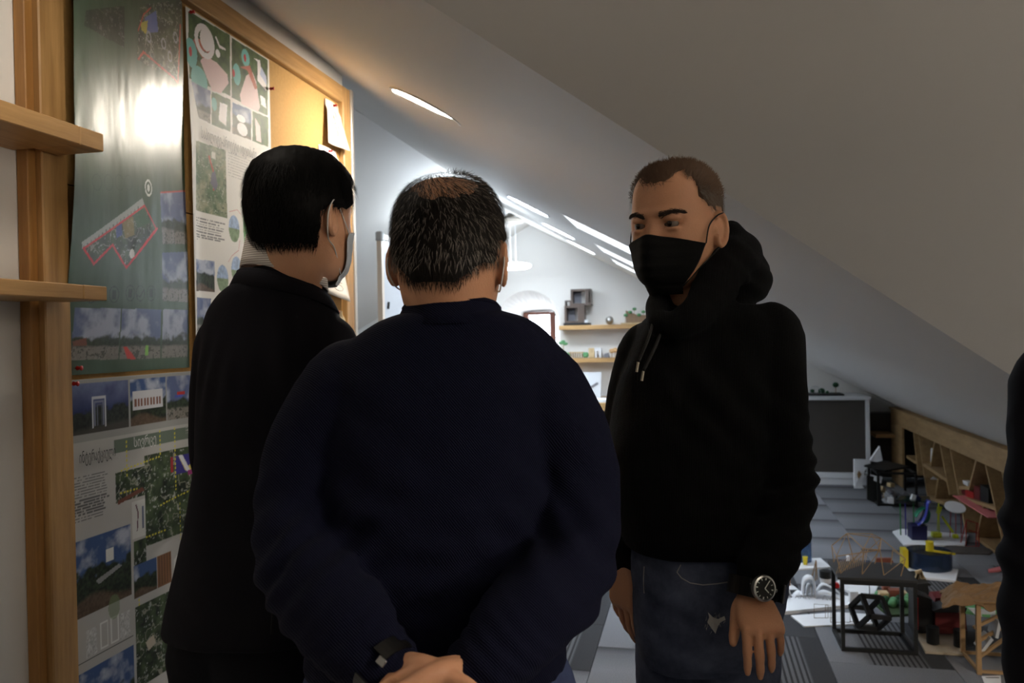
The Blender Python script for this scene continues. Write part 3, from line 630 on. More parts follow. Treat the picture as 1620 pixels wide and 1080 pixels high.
r.ell((1.68, 0.79), (0.02, 0.03), c3(110, 130, 90), a=0.6); r.line([(1.55, 0.695), (1.745, 0.695)], 0.002, c3(70, 70, 70))
r.photo(rect(1.552, 1.745, 0.465, 0.672), 'park', 121); m_ = r.poly([(1.555, 0.60), (1.60, 0.63), (1.64, 0.60), (1.63, 0.52), (1.57, 0.50)], c3(150, 152, 150)); r.c[m_] *= (0.15 + 1.7 * (fbm(r.Y[m_] * 140, r.Z[m_] * 140, 4) > 0.52))[:, None]; r.poly([(1.60, 0.47), (1.72, 0.53), (1.745, 0.53), (1.745, 0.465)], c3(34, 36, 44))
r.photo(rect(1.755, 1.905, 0.555, 0.762), 'aerial', 125); r.poly([(1.79, 0.66), (1.82, 0.67), (1.83, 0.645), (1.80, 0.635)], c3(186, 176, 160)); r.photo(rect(1.91, 2.002, 0.59, 0.80), 'aerial', 127); r.poly([(1.965, 0.62), (2.0, 0.68), (2.0, 0.65), (1.975, 0.61)], c3(140, 66, 56))
r.poly(rect(1.915, 2.002, 0.43, 0.585), c3(120, 124, 122))
for i_ in range(2):
    for k in range(5): r.poly([(1.955 + i_ * .022, 0.565 - k * .024), (1.973 + i_ * .022, 0.57 - k * .024), (1.968 + i_ * .022, 0.552 - k * .024), (1.950 + i_ * .022, 0.548 - k * .024)], c3(212, 214, 212))
r.photo(rect(1.91, 1.95, 0.43, 0.58), 'aerial', 131)
for k in range(9): yy = 1.77 + (k * 0.37 % 1) * 0.12; zz = 0.42 + (k * 0.61 % 1) * 0.1; r.line([(yy, zz), (yy + 0.003, zz + 0.02)], 0.003, c3(60, 64, 66))
r.line([(1.76, 0.50), (1.83, 0.50), (1.85, 0.48), (1.9, 0.48)], 0.002, c3(140, 60, 60)); r.ell((1.62, 0.43), (0.03, 0.03), c3(188, 160, 186)); r.ell((1.69, 0.44), (0.028, 0.03), c3(190, 192, 120))
bend_r = lambda Y, Z: 0.003 + 0.003 * fbm(Y * 6, Z * 2.5, 12) + 0.006 * np.exp(-((Y - 2.0) / 0.05) ** 2)
po = r.build('poster', bend_r, M_SATIN, 'grey poster with night park renderings and an aerial view, below the green poster', 'poster', group='posters on the pin board')
lettering('ინტერაქციული', 0.036, 1.568, 1.158, BX + 0.0145, po, M_INKD, 0.118); lettering('სივრცე', 0.034, 1.752, 1.170, BX + 0.0145, po, M_INKW, 0.085)
pin(1.556, 1.343, BX + 0.009, po)

# last poster, mostly hidden behind the suit
v_ = Sheet(2.018, 2.47, 0.05, 0.72, RES * 1.3, c3(196, 198, 196))
v_.q = lambda p: p
v_.photo(rect(2.022, 2.46, 0.655, 0.71), 'park', 141); v_.photo(rect(2.022, 2.46, 0.06, 0.545), 'aerial', 143); v_.photo(rect(2.022, 2.46, 0.06, 0.30), 'park', 144)
po = v_.build('poster', lambda Y, Z: 0.003 + 0.002 * fbm(Y * 6, Z * 3, 3), M_SATIN, 'poster with tree photographs low on the pin board, mostly hidden by the dark suit', 'poster', group='posters on the pin board')
lettering('ახალი', 0.034, 2.03, 0.62, BX + 0.008, po, M_INKD, 0.07); lettering('სივრცეები', 0.034, 2.03, 0.565, BX + 0.008, po, M_INKD, 0.15)

# sketches pinned at the far end of the board
def note(pts, label, lines, col, curl=0.03):
    a = [aX(x, y, BX + 0.012) for x, y in pts]; n = 9
    vs = []; fs = []
    for i in range(n):
        for j in range(n):
            u, vv = j / (n - 1), i / (n - 1); p = a[0].lerp(a[1], u).lerp(a[3].lerp(a[2], u), vv); p.x += curl * (vv ** 2) * (0.4 + 0.6 * u) + 0.004 * math.sin(u * 5 + vv * 3) + (0.0 if vv > .2 else -0.008); vs.append(p)
    for i in range(n - 1):
        for j in range(n - 1): fs.append((i * n + j, i * n + j + 1, (i + 1) * n + j + 1, (i + 1) * n + j))
    q = MB(); q.add(vs, fs); o = q.build('sketch_sheet', mat('sketch_paper_%d' % col[0], srgb(*col), 0.8), loc=a[0], smooth=True); md = o.modifiers.new('thickness', 'SOLIDIFY'); md.thickness = 0.0008
    tag(o, label, 'paper', 'sketches pinned on the board')
    for k, L in enumerate(lines):
        P = []
        for u, vv in L:
            p = a[0].lerp(a[1], u).lerp(a[3].lerp(a[2], u), vv); p.x += curl * (vv ** 2) * (0.4 + 0.6 * u) + 0.004 * math.sin(u * 5 + vv * 3) + (0.0 if vv > .2 else -0.008) + 0.0012; P.append(p)
        q = MB(); q.tube(P, 0.0009, 4); q.build('pencil_line', mat('pencil', srgb(90, 88, 90), 0.7), o)
    p = a[0].lerp(a[1], 0.5); pin(p.y, p.z - 0.012, BX + 0.003, o)
rs = random.Random(2)
sq = lambda x, y, w_, h_: [(x + w_ * math.cos(t * 0.7), y + h_ * math.sin(t * 0.7)) for t in range(10)]
note([(517, 155), (541, 169), (540, 240), (514, 226)], 'curled pencil sketch pinned highest at the far end of the board', [sq(.4, .35, .2, .16), sq(.55, .6, .22, .14), [(.2, .8), (.4, .3), (.6, .75), (.8, .3)], [(.3, .9), (.5, .55), (.8, .85)], sq(.5, .3, .12, .08)], (208, 202, 190), 0.035)
note([(507, 228), (536, 240), (536, 300), (508, 292)], 'small pale sheet pinned just under the top sketch', [[(.2, .2), (.8, .25)], [(.2, .35), (.7, .4)]], (222, 224, 228), 0.02)
note([(514, 388), (542, 385), (542, 478), (512, 462)], 'wrinkled drawing with faint colour hanging beside the masked face of the suited person', [sq(.5, .3, .25, .1), sq(.45, .55, .3, .12), [(.2, .75), (.8, .7)], sq(.6, .8, .2, .06)], (226, 220, 212), 0.03)
note([(496, 440), (512, 452), (512, 500), (497, 500)], 'tan folded sheet tucked low beside the suit collar', [], (186, 148, 92), 0.01)
note([(520, 486), (546, 492), (546, 540), (522, 535)], 'cream sheet pinned lowest above the suit shoulder', [[(.2, .3), (.8, .35)]], (214, 196, 160), 0.02)
# ------------------------------------------------------------------ far end: shelves, counter, desk, whiteboard
rnd = random.Random(11)
YS = YB - 0.2
M_GREEN = mat('model_foliage', srgb(96, 150, 104), 0.8, noise=0.25, nscale=60); M_GREEND = mat('dark_model_foliage', srgb(44, 84, 58), 0.8, noise=0.3, nscale=60)
M_BOXW = wood('dark_stained_box', srgb(70, 58, 52), srgb(98, 82, 72), (12, 12, 2)); M_BOXG = mat('grey_box_inside', srgb(120, 120, 128), 0.6); M_BALSA = wood('balsa', srgb(176, 152, 112), srgb(206, 184, 146), (10, 2, 10), 0.7); M_STICK = mat('wooden_stick', srgb(150, 120, 84), 0.7, noise=0.15, nscale=50); M_GREYC = mat('grey_card', srgb(176, 180, 184), 0.7)
def wall_shelf(x0, x1, y, th, label):
    a, b_ = aY(x0, y, YS), aY(x1, y, YS); q = MB(); q.bbox((a.x, YS, a.z - th), (b_.x, YB - 0.001, a.z)); o = q.build('wall_shelf', M_WOODX, loc=((a.x + b_.x) / 2, YB, a.z - th), bevel=0.002); tag(o, label, 'shelf', 'oak shelves on the gable wall'); return a.z
z1 = wall_shelf(884, 1085, 515, 0.045, 'upper oak shelf on the far gable wall'); z2 = wall_shelf(884, 1085, 567, 0.045, 'lower oak shelf on the far gable wall')
def s_at(x, z, y=YB - 0.11):                         # a spot on a far shelf below the photo column x
    return Vector((aY(x, 540, y).x, y, z))
# stacked box model
t = thing('box_model', 'dark wooden model of two stacked open boxes on the upper far shelf', 'model', s_at(914, z1))
c = s_at(914, z1 + 0.001); u = 1 / 155.0
q = MB(); q.box(c + Vector((0, 0, .012)), (.27, .17, .024)); q.build('base', M_BLACK, t)
def frame_box(cx, zc, w, h, div, m):
    T_ = .022
    for dx, dz, ww, hh in ((-w / 2 + T_ / 2, 0, T_, h), (w / 2 - T_ / 2, 0, T_, h), (0, -h / 2 + T_ / 2, w - 2 * T_, T_), (0, h / 2 - T_ / 2, w - 2 * T_, T_)):
        q = MB(); q.box((cx + dx, c.y, zc + dz), (ww, .14, hh)); q.build('box_side', m, t)
    q = MB(); q.box((cx + div, c.y, zc), (.05, .14, h - 2 * T_)); q.build('divider', m, t)
    q = MB(); q.box((cx - w / 4, c.y + .06, zc), (w * .4, .01, h - 2 * T_)); q.build('back_panel', M_BOXG, t)
frame_box(c.x - .02, z1 + .025 + .09, .21, .18, .06, M_BOXW); frame_box(c.x + .05, z1 + .206 + .085, .21, .17, .07, M_BOXW)
for dx in (-.115, -.065): q = MB(); q.box((c.x + dx, c.y, z1 + .206 + .022), (.012, .1, .044)); q.build('post', M_BOXW, t)
q = MB(); q.box((c.x - .09, c.y, z1 + .206 + .050), (.062, .1, .012)); q.build('post_cap', M_BOXW, t)
q = MB(); q.box((c.x + .09, c.y - .05, z1 + .04), (.05, .03, .03)); q.build('white_block', M_CARD, t)
q = MB(); q.ball(s_at(965, z1 + .045), .043, 20, 14); o = q.build('metal_ball', M_STEEL, loc=s_at(965, z1 + .002), smooth=True); tag(o, 'shiny metal ball on the upper far shelf', 'ball')
# terraced planter model
t = thing('garden_model', 'brown terraced garden model with thin green trees on the upper far shelf', 'model', s_at(1010, z1 + .002)); c = s_at(1010, z1 + .002)
q = MB(); q.box(c + Vector((.04, 0, .006)), (.42, .16, .012)); q.build('base', M_BALSA, t)
q = MB(); q.prism([c + Vector((-.12, -.06, .012)), c + Vector((.22, -.06, .012)), c + Vector((.22, -.06, .085)), c + Vector((0, -.06, .09)), c + Vector((-.12, -.06, .14))], (0, .1, 0)); q.build('terrace', mat('kraft_board', srgb(140, 116, 94), .8), t)
for k in range(7):
    x_ = -.13 + k * .045; p = c + Vector((x_, -.065, .01)); q = MB(); q.tube([p, p + Vector((.01, 0, .07 + .03 * (k % 3)))], .002, 5); st = q.build('tree_stem', M_STICK, t)
    q = MB(); q.ball(p + Vector((.01, 0, .08 + .03 * (k % 3))), (.022, .016, .016), 10, 6); q.build('tree_crown', M_GREEN, st, smooth=True)
q = MB(); q.tube([c + Vector((-.02, -.02, .1)), c + Vector((.10, 0, .19)), c + Vector((.16, 0, .09))], .002, 5); q.build('wire_gable', M_STEEL, t)
# small models on the lower shelf
t = thing('plant_model', 'small green leafy plant model at the left end of the lower far shelf', 'model', s_at(891, z2 + .002)); c = s_at(891, z2 + .002)
q = MB(); q.tube([c, c + Vector((0, 0, .12)), c + Vector((.01, 0, .155))], .004, 6); q.build('stem', M_STICK, t)
for k, (dx, dz, r_) in enumerate(((-.02, .16, .028), (.02, .15, .03), (0, .175, .024), (.01, .06, .022), (-.01, .03, .024))): q = MB(); q.ball(c + Vector((dx, 0, dz)), (r_, r_ * .7, r_ * .6), 10, 7); q.build('leaf_cluster', M_GREEN, t, smooth=True)
t = thing('pavilion_model', 'cream pavilion model with green hedges on the lower far shelf', 'model', s_at(910, z2 + .002)); c = s_at(910, z2 + .002)
for k in range(6): q = MB(); q.box(c + Vector((-.05 + k * .024, 0, .025)), (.006, .05, .05)); q.build('column', M_BALSA, t)
q = MB(); q.box(c + Vector((.01, 0, .056)), (.15, .08, .012)); q.build('roof', M_BALSA, t)
for dx in (-.075, .10, .12): q = MB(); q.ball(c + Vector((dx, -.02, .03)), (.022, .02, .03), 10, 7); q.build('hedge', M_GREEN, t, smooth=True)
t = thing('block_model', 'pale card block model with an arch on the lower far shelf', 'model', s_at(943, z2 + .002)); c = s_at(943, z2 + .002)
q = MB(); q.box(c + Vector((-.045, 0, .05)), (.06, .08, .1)); q.build('tall_block', M_BALSA, t)
q = MB(); q.box(c + Vector((.02, 0, .085)), (.07, .08, .03)); q.build('lintel', M_CARD, t)
for dx in (.0, .045): q = MB(); q.box(c + Vector((dx, 0, .035)), (.018, .08, .069)); q.build('pier', M_CARD, t)
q = MB(); q.prism([s_at(950, z2 + .002) + Vector((.03, -.03, 0)), s_at(950, z2 + .002) + Vector((.09, -.03, 0)), s_at(950, z2 + .002) + Vector((.08, -.03, .05)), s_at(950, z2 + .002) + Vector((.04, -.03, .04))], (0, .06, 0)); o = q.build('stone_model', M_BOXG, loc=s_at(956, z2 + .002)); tag(o, 'small grey faceted block model on the lower far shelf', 'model')
t = thing('tree_model', 'tan model tree group beside the hooded person on the lower far shelf', 'model', s_at(973, z2 + .002)); c = s_at(973, z2 + .002)
M_TANF = mat('tan_foliage', srgb(206, 168, 122), .8, noise=.2, nscale=60)
for dx, h in ((-.035, .09), (.0, .10), (.035, .085)):
    q = MB(); q.tube([c + Vector((dx, 0, 0)), c + Vector((dx, 0, h * .6))], .004, 6); s_ = q.build('trunk', M_STICK, t); q = MB(); q.ball(c + Vector((dx, 0, h * .75)), (.028, .024, .026), 10, 7); q.build('crown', M_TANF, s_, smooth=True)
# counter with a dark panel
YC = 7.84; a = aY(1378, 766, YC); b_ = aY(1100, 640, YC); CX0, CX1, CZ = b_.x, a.x, 0.815
t = thing('counter', 'white counter with a dark grey front panel at the far end', 'counter', ((CX0 + CX1) / 2, YC, 0))
q = MB(); q.bbox((CX0 + .035, YC + .02, .115), (CX1 - .036, YC + .04, CZ - .031)); q.build('front_panel', M_GREYP, t)
q = MB(); q.bbox((CX1 - .035, YC, .0), (CX1, YB - .02, CZ - .031)); q.build('side_panel', M_WHITE, t, bevel=.002)
q = MB(); q.bbox((CX0, YC, .0), (CX0 + .034, YB - .02, CZ - .031)); q.build('side_panel', M_WHITE, t, bevel=.002)
q = MB(); q.bbox((CX0 - .01, YC - .01, CZ - .03), (CX1 + .01, YB - .02, CZ)); q.build('top', M_WHITE, t, bevel=.003)
q = MB(); q.bbox((CX0 + .036, YC + .005, .06), (CX1 - .037, YC + .05, .112)); q.build('rail', M_WHITE, t, bevel=.002)
q = MB(); q.bbox((CX0 + .036, YC + .012, .0), (CX1 - .037, YC + .04, .058)); q.build('plinth', M_WHITE, t, bevel=.002)
# landscape model on it
c = Vector((aY(1302, 620, YC + .25).x, YC + .25, CZ + .001)); t = thing('landscape_model', 'landscape model with little green trees standing on the white counter', 'model', c)
q = MB(); q.box(c + Vector((0, 0, .008)), (.34, .24, .014)); q.build('base', M_BLACK, t)
for dx, dy, r_, h in ((.115, 0, .028, .085), (-.01, .02, .032, .025), (-.10, -.03, .02, .03), (.03, -.05, .016, .02)):
    if h > .05: q = MB(); q.tube([c + Vector((dx, dy, .015)), c + Vector((dx, dy, h))], .004, 6); q.build('trunk', M_STICK, t)
    q = MB(); q.ball(c + Vector((dx, dy, h + .01)), (r_, r_, r_ * .9), 12, 8); q.build('tree', M_GREEND, t, smooth=True)
for k in range(4): r_ = .05 + .004 * k; q = MB(); q.tube([c + Vector((-.07 + r_ * math.cos(s) * math.cos(k * .8), r_ * math.cos(s) * math.sin(k * .8), .016 + .07 * math.sin(s))) for s in [PI * i / 10 for i in range(11)]], .0018, 5); q.build('dome_wire', M_GREYC, t)
# oak desk between the two standing people
YD = 7.45; a, b_ = aY(700, 640, YD), aY(990, 640, YD); DX0, DX1, DZ = a.x, b_.x, aY(950, 637, YD).z
t = thing('desk', 'oak desk with dark legs under the far shelves', 'desk', ((DX0 + DX1) / 2, YD, 0))
q = MB(); q.bbox((DX0, YD, DZ - .075), (DX1, YB - .12, DZ)); q.build('desk_top', M_WOODX, t, bevel=.003)
for x_ in (DX0 + .06, DX1 - .06):
    for y_ in (YD + .08, YB - .2): q = MB(); q.box((x_, y_, (DZ - .076) / 2), (.05, .05, DZ - .077)); q.build('leg', M_BLACK, t)
q = MB(); q.bbox((DX0 + .1, YB - .24, .35), (DX1 - .1, YB - .22, DZ - .08)); q.build('modesty_panel', M_GREYP, t)
c = Vector((aY(948, 632, YD + .12).x, YD + .12, DZ + .001)); q = MB(); q.box(c + Vector((0, 0, .014)), (.36, .22, .028)); o = q.build('drawing_board', M_CARD, loc=c, bevel=.002); tag(o, 'white drawing board lying on the oak desk', 'board')
p0 = aY(914, 624, 8.05); p1 = aY(951, 624, 8.05); zz = aY(930, 589, 8.05).z
q = MB(); q.prism([(p0.x, 8.0, DZ + .002), (p1.x, 8.0, DZ + .002), (p1.x, 8.1, zz), (p0.x, 8.1, zz)], (0, .012, 0)); o = q.build('relief_panel', mat('pale_grey_panel', srgb(196, 200, 206), .6), loc=((p0.x + p1.x) / 2, 8.0, DZ + .002)); tag(o, 'pale grey relief panel with a diagonal bar leaning behind the desk', 'panel')
q = MB(); q.beam((p0.x + .03, 8.015 - .01, DZ + .05), (p1.x - .03, 8.065 - .01, DZ + .15), .022, .01, (0, 1, 0)); q.build('diagonal_bar', M_BOXG, o)
# mobile whiteboard
A_ = aY(601, 374, 4.55); WY0, WY1 = 4.55, 5.75; WX = A_.x; WZ1_ = A_.z; WZ0_ = WZ1_ - 0.95
t = thing('whiteboard', 'mobile whiteboard with an aluminium frame standing by the far left wall', 'whiteboard', (WX, (WY0 + WY1) / 2, 0))
dxw = .04
def WP(y, z, o=0.0): return Vector((WX + dxw * (y - WY0) / (WY1 - WY0) + o, y, z))
q = MB(); q.prism([WP(WY0 + .02, WZ0_ + .02), WP(WY1 - .02, WZ0_ + .02), WP(WY1 - .02, WZ1_ - .02), WP(WY0 + .02, WZ1_ - .02)], (-.012, 0, 0)); q.build('writing_surface', mat('glossy_whiteboard', srgb(196, 198, 202), .12, coat=.3), t)
for z_ in (WZ0_, WZ1_): q = MB(); q.beam(WP(WY0 + .025, z_), WP(WY1 - .025, z_), .03, .03); q.build('frame_rail', M_ALU, t)
for y_ in (WY0, WY1):
    q = MB(); q.beam(WP(y_, WZ0_ - .02), WP(y_, WZ1_ - .02), .035, .03); q.build('frame_stile', mat('beige_metal', srgb(206, 190, 172), .4), t)
    q = MB(); q.box(WP(y_, WZ1_), (.045, .045, .06)); q.build('corner_cap', mat('grey_plastic', srgb(170, 170, 168), .5), t, bevel=.008)
    q = MB(); q.box(WP(y_, (WZ0_) / 2, -.03), (.03, .04, WZ0_ + .2)); q.build('leg', M_ALU, t)
    q = MB(); q.box(WP(y_, .03, -.03), (.5, .04, .03)); q.build('foot', M_ALU, t)
q = MB(); q.tube([WP(WY0 + .09, 1.62, .006), WP(WY0 + .10, 1.66, .006)], .008, 8); o = q.build('marker_magnet', M_BLACK, t)

# ------------------------------------------------------------------ low plywood shelving with slanted dividers along the knee wall
SXF = 1.84; D_ = 0.27
t = thing('display_shelving', 'low plywood display shelving with slanted dividers along the right knee wall', 'shelving', (SXF, 6.5, 0))
def board(p, q_, w, name='slanted_divider', th=.02, m=M_PLY):
    a, b_ = aX(p[0], p[1], SXF), aX(q_[0], q_[1], SXF); d = (b_ - a); n_ = Vector((0, -d.z, d.y)).normalized() * th / 2
    q = MB(); q.prism([a - n_, b_ - n_, b_ + n_, a + n_], (w, 0, 0)); return q.build(name, m, t)
ta, tb, tc_, td = aX(1414, 650, SXF), aX(1620, 722, SXF), aX(1620, 760, SXF), aX(1432, 677, SXF); ztop, zlow = .675, .548
q = MB(); q.bbox((SXF - .02, 4.4, zlow), (SXF, 8.14, ztop)); q.build('top_rail', M_PLY, t, bevel=.002)
q = MB(); q.bbox((SXF - .03, 4.4, ztop + .001), (SXF + .06, 8.16, ztop + .021)); q.build('top_board', M_PLY, t, bevel=.002)
q = MB(); q.bbox((SXF - .02, 7.74, .002), (SXF, 8.14, zlow - .001)); q.build('end_panel', M_PLY, t)
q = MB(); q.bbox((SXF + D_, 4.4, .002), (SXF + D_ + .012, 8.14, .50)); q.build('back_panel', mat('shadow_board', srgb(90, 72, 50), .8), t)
for p, q_ in (((1445, 684), (1452, 752)), ((1453, 690), (1467, 785)), ((1478, 699), (1472, 737)), ((1487, 703), (1502, 783)), ((1503, 710), (1528, 842)), ((1544, 728), (1533, 771)), ((1559, 735), (1592, 884)), ((1585, 744), (1606, 850)), ((1555, 801), (1546, 848)), ((1484, 757), (1479, 792)), ((1615, 757), (1640, 880)), ((1648, 772), (1622, 850))): board(p, q_, D_)
for p, q_ in (((1434, 722), (1449, 732)), ((1461, 735), (1498, 760)), ((1517, 771), (1533, 772)), ((1518, 786), (1574, 804)), ((1544, 850), (1598, 893)), ((1467, 786), (1502, 800))): board(p, q_, D_, 'shelf_board', .024)
# side recess between counter and shelving
q = MB(); q.bbox((1.66, 8.0, .42), (1.83, 8.3, .45)); o = q.build('corner_shelf', M_WOODX, loc=(1.74, 8.15, .42)); tag(o, 'short oak board in the dark gap beside the counter', 'shelf')
q = MB(); q.bbox((1.66, 8.3, .0), (2.14, 8.33, .62)); o = q.build('recess_shade', M_GREYP, loc=(1.9, 8.3, 0)); tag(o, 'dark sheet standing for the shade in the gap behind the counter end', 'panel')  # shade of the recess, put in as a dark sheet
def sx_at(x, y, d=.10): return aX(x, y, SXF + d)
# ------------------------------------------------------------------ student models on the carpet
M_WIRE = mat('thin_wire', srgb(120, 104, 84), .6); M_BLUEP = mat('blue_acrylic', srgb(40, 52, 150), .2, coat=.3); M_NAVY = mat('navy_block', srgb(20, 22, 70), .4); M_LIME = mat('lime_plastic', srgb(196, 206, 40), .4); M_YEL = mat('yellow_plastic', srgb(206, 186, 34), .4); M_TEAL = mat('green_ribbon', srgb(36, 150, 112), .4); M_REDD = mat('dark_red_card', srgb(96, 18, 20), .6); M_KRAFT = mat('kraft_paper', srgb(122, 94, 64), .8, noise=.14, nscale=14, bump=.5, bscale=30); M_SMOKE = mat('smoky_blue_acrylic', srgb(40, 56, 84), .1, alpha=.62, coat=.3); M_CLEARB = mat('clear_blue_acrylic', srgb(70, 104, 150), .1, alpha=.62, coat=.3); M_GGLASS = mat('green_glass', srgb(30, 66, 62), .1, alpha=.75); M_BEIGE = mat('beige_card', srgb(176, 162, 142), .8); M_GREENR = mat('green_rod', srgb(40, 120, 60), .5); M_VIOL = mat('violet_rod', srgb(60, 50, 140), .5); M_REDR = mat('red_rod', srgb(160, 34, 34), .5); M_PINK = mat('pink_plastic', srgb(196, 110, 112), .6); M_BRICK = mat('brick_card', srgb(120, 66, 50), .8, noise=.15, nscale=50)
SC = lambda Y: F_PX / Y
def fl(x, y): p = aZ(x, y, 0.0); return Vector((p.x, p.y, 0.001))
def sheet_px(pts, th=.008):                          # a card base lying on the carpet, its corners seen in the photo
    return [Vector((*aZ(x, y, 0.001 + th)[:2], .001)) for x, y in pts], (0, 0, th)
def base_card(t, pts, m=M_CARD, th=.008, name='base_card'):
    P, e = sheet_px(pts, th); q = MB(); q.prism(P, e); return q.build(name, m, t)
def up(p, y_px):                                     # height above the floor of photo row y_px over ground point p
    v = p - O3; d = Vector((v.x, v.y, 0)); return max(.004, aY_at(p, y_px))
def aY_at(p, y_px):
    # solve for the height on the vertical through p that projects to row y_px
    lo, hi = -.5, 3.0
    for _ in range(40):
        mid_ = (lo + hi) / 2; v = Vector((p.x, p.y, mid_)) - O3; z = v.dot(FWD); b = -F_PX * v.dot(UPV) / z; a = F_PX * v.dot(RGT) / z; yy = 540 - a * _sr + b * _cr
        if yy > y_px: lo = mid_
        else: hi = mid_
    return lo
def P3(x, y, Y): return aY(x, y, Y)

# black open cube table with a hanging cube frame, near
a = fl(1336, 1029); t = thing('cube_table_model', 'black open frame table model with a small black cube hanging inside', 'model', a)
Yf = a.y; fl_, fr_ = P3(1334, 1030, Yf), P3(1449, 1030, Yf); Wd = fr_.x - fl_.x; h = aY_at(Vector((fl_.x, Yf, 0)), 915); Yb = aZ(1336, 1000).y; x0, x1 = fl_.x, fr_.x; T_ = .016
for x_ in (x0, x1):
    for y_ in (Yf, Yb): q = MB(); q.box((x_, y_, h / 2), (T_, T_, h - .002)); q.build('post', M_BLACK, t)
for y_ in (Yf, Yb): q = MB(); q.box(((x0 + x1) / 2, y_, .009), (Wd - T_, T_, T_)); q.build('bottom_rail', M_BLACK, t)
for y_ in (Yf, Yb): q = MB(); q.box(((x0 + x1) / 2, y_, h - .012), (Wd - T_, T_, .022)); q.build('top_rail', M_BLACK, t)
for x_ in (x0, x1): q = MB(); q.box((x_, (Yf + Yb) / 2, .009), (T_, Yb - Yf - T_, T_)); q.build('side_rail', M_BLACK, t)
q = MB(); q.bbox((x0 - .02, Yf - .02, h + .0), (x1 + .008, Yb + .02, h + .012)); q.build('table_top', mat('charcoal_board', srgb(44, 44, 46), .6), t)
cc = P3(1376, 968, (Yf + Yb) / 2); Rc = Matrix.Rotation(.5, 3, 'Y') @ Matrix.Rotation(.62, 3, 'X') @ Matrix.Rotation(.5, 3, 'Z'); s_ = .050
q = MB()
for ax in range(3):
    for i in (-1, 1):
        for j in (-1, 1):
            v = [0, 0, 0]; v[(ax + 1) % 3] = i * s_; v[(ax + 2) % 3] = j * s_; a_ = Vector(v); b_ = Vector(v); a_[ax] = -s_; b_[ax] = s_; q.beam(cc + Rc @ a_, cc + Rc @ b_, .019)
q.build('hanging_cube', M_BLACK, t)
q = MB(); q.tube([cc + Vector((0, 0, s_ * 1.2)), Vector((cc.x, cc.y, h))], .0015, 5); q.build('thread', M_BLACK, t)
# stick pavilion standing on that table
zt = h + .013; c = Vector(((x0 + x1) / 2 - .02, (Yf + Yb) / 2, zt)); t = thing('stick_pavilion_model', 'delicate wooden stick pavilion standing on the black cube table', 'model', c)
R_ = random.Random(3)
G = [Vector((c.x + dx, c.y + dy, zt + .003)) for dx in (-.13, -.04, .05, .12) for dy in (-.09, .09)]
tops = [g + Vector((R_.uniform(-.03, .03), 0, .055 + .075 * math.exp(-((g.x - c.x) / .08) ** 2) + R_.uniform(0, .03))) for g in G]
n = 0
def stick(a_, b_, r=.0022):
    q = MB(); q.tube([a_, b_], r, 5); q.build('stick', M_STICK, t)
for g, tp in zip(G, tops): stick(g, tp)
for i in range(len(G)):
    for j in range(i + 1, len(G)):
        if (G[i] - G[j]).length < .20 and R_.random() < .75: stick(tops[i], tops[j]); 
        if (G[i] - G[j]).length < .14 and R_.random() < .8: stick(G[i], tops[j], .0016)
for k in range(14): f = k / 13; stick(c + Vector((-.15 + .12 * f, -.10, .004 + .05 * f)), c + Vector((-.10 + .12 * f, .09, .012 + .06 * f)), .0014)
ap = c + Vector((.02, 0, .165))
for tp in tops[2:6]: stick(tp, ap, .0018)

# kraft paper wrapped stool frame at the right
a = fl(1550, 1066); t = thing('kraft_stool_model', 'slim wooden stool frame model topped with crumpled brown kraft paper', 'model', a)
Yk = a.y; xk0 = P3(1549, 1066, Yk).x; xk1 = xk0 + .22; Ykb = aZ(1530, 1036).y; hk = aY_at(a, 952)
for x_, y_ in ((xk0, Yk), (xk1, Yk), (xk0, Ykb), (xk1, Ykb)): q = MB(); q.box((x_, y_, hk / 2), (.017, .017, hk)); q.build('leg', M_STICK, t)
for y_ in (Yk, Ykb): q = MB(); q.box(((xk0 + xk1) / 2, y_, .012), (xk1 - xk0 - .018, .012, .012)); q.build('stretcher', M_STICK, t)
for x_ in (xk0, xk1): q = MB(); q.box((x_, (Yk + Ykb) / 2, .012), (.012, abs(Ykb - Yk) - .018, .012)); q.build('stretcher', M_STICK, t)
bm = bmesh.new(); bmesh.ops.create_grid(bm, x_segments=40, y_segments=30, size=.5)
for v in bm.verts:
    u_, w_ = v.co.x * 2, v.co.y * 2; edge = max(abs(u_), abs(w_)); n_ = fbm(np.array([u_ * 3.1 + 5]), np.array([w_ * 3.1]), 4)[0] - .5; r2 = abs(fbm(np.array([u_ * 2.2]), np.array([w_ * 2.2 + 7]), 8)[0] - .5)
    v.co = Vector((xk0 + .075 + u_ * .185 + .03 * n_ + w_ * .03, (Yk + Ykb) / 2 + w_ * (.115 + .04 * r2), hk + .030 + .05 * n_ - .05 * r2 - .045 * max(0, edge - .72) / .28))
me = bpy.data.meshes.new('kraft_paper'); bm.to_mesh(me); bm.free(); o = link_mesh('kraft_paper', me, M_KRAFT, t, smooth=False); md = o.modifiers.new('thickness', 'SOLIDIFY'); md.thickness = .004
q = MB(); q.box((xk0 + .10, (Yk + Ykb) / 2, hk + .004), (.24, abs(Yk - Ykb) + .03, .008)); q.build('seat_board', M_KRAFT, t)
for k, (dx, z_) in enumerate(((.05, .10), (.10, .16), (.15, .08), (.18, .2))): q = MB(); q.box((xk0 + dx, (Yk + Ykb) / 2 + .02 * (k % 2), z_), (.012, .09, .07), R=Matrix.Rotation(.6 - .4 * k, 3, 'Y')); q.build('card_fin', M_GREYC, t)
for k in range(3): q = MB(); q.beam((xk0 + .01, Yk + .03 * (k + 1), .06 + .05 * k), (xk1 - .01, Ykb - .02 * k, .12 + .06 * k), .012); q.build('brace', M_STICK, t)
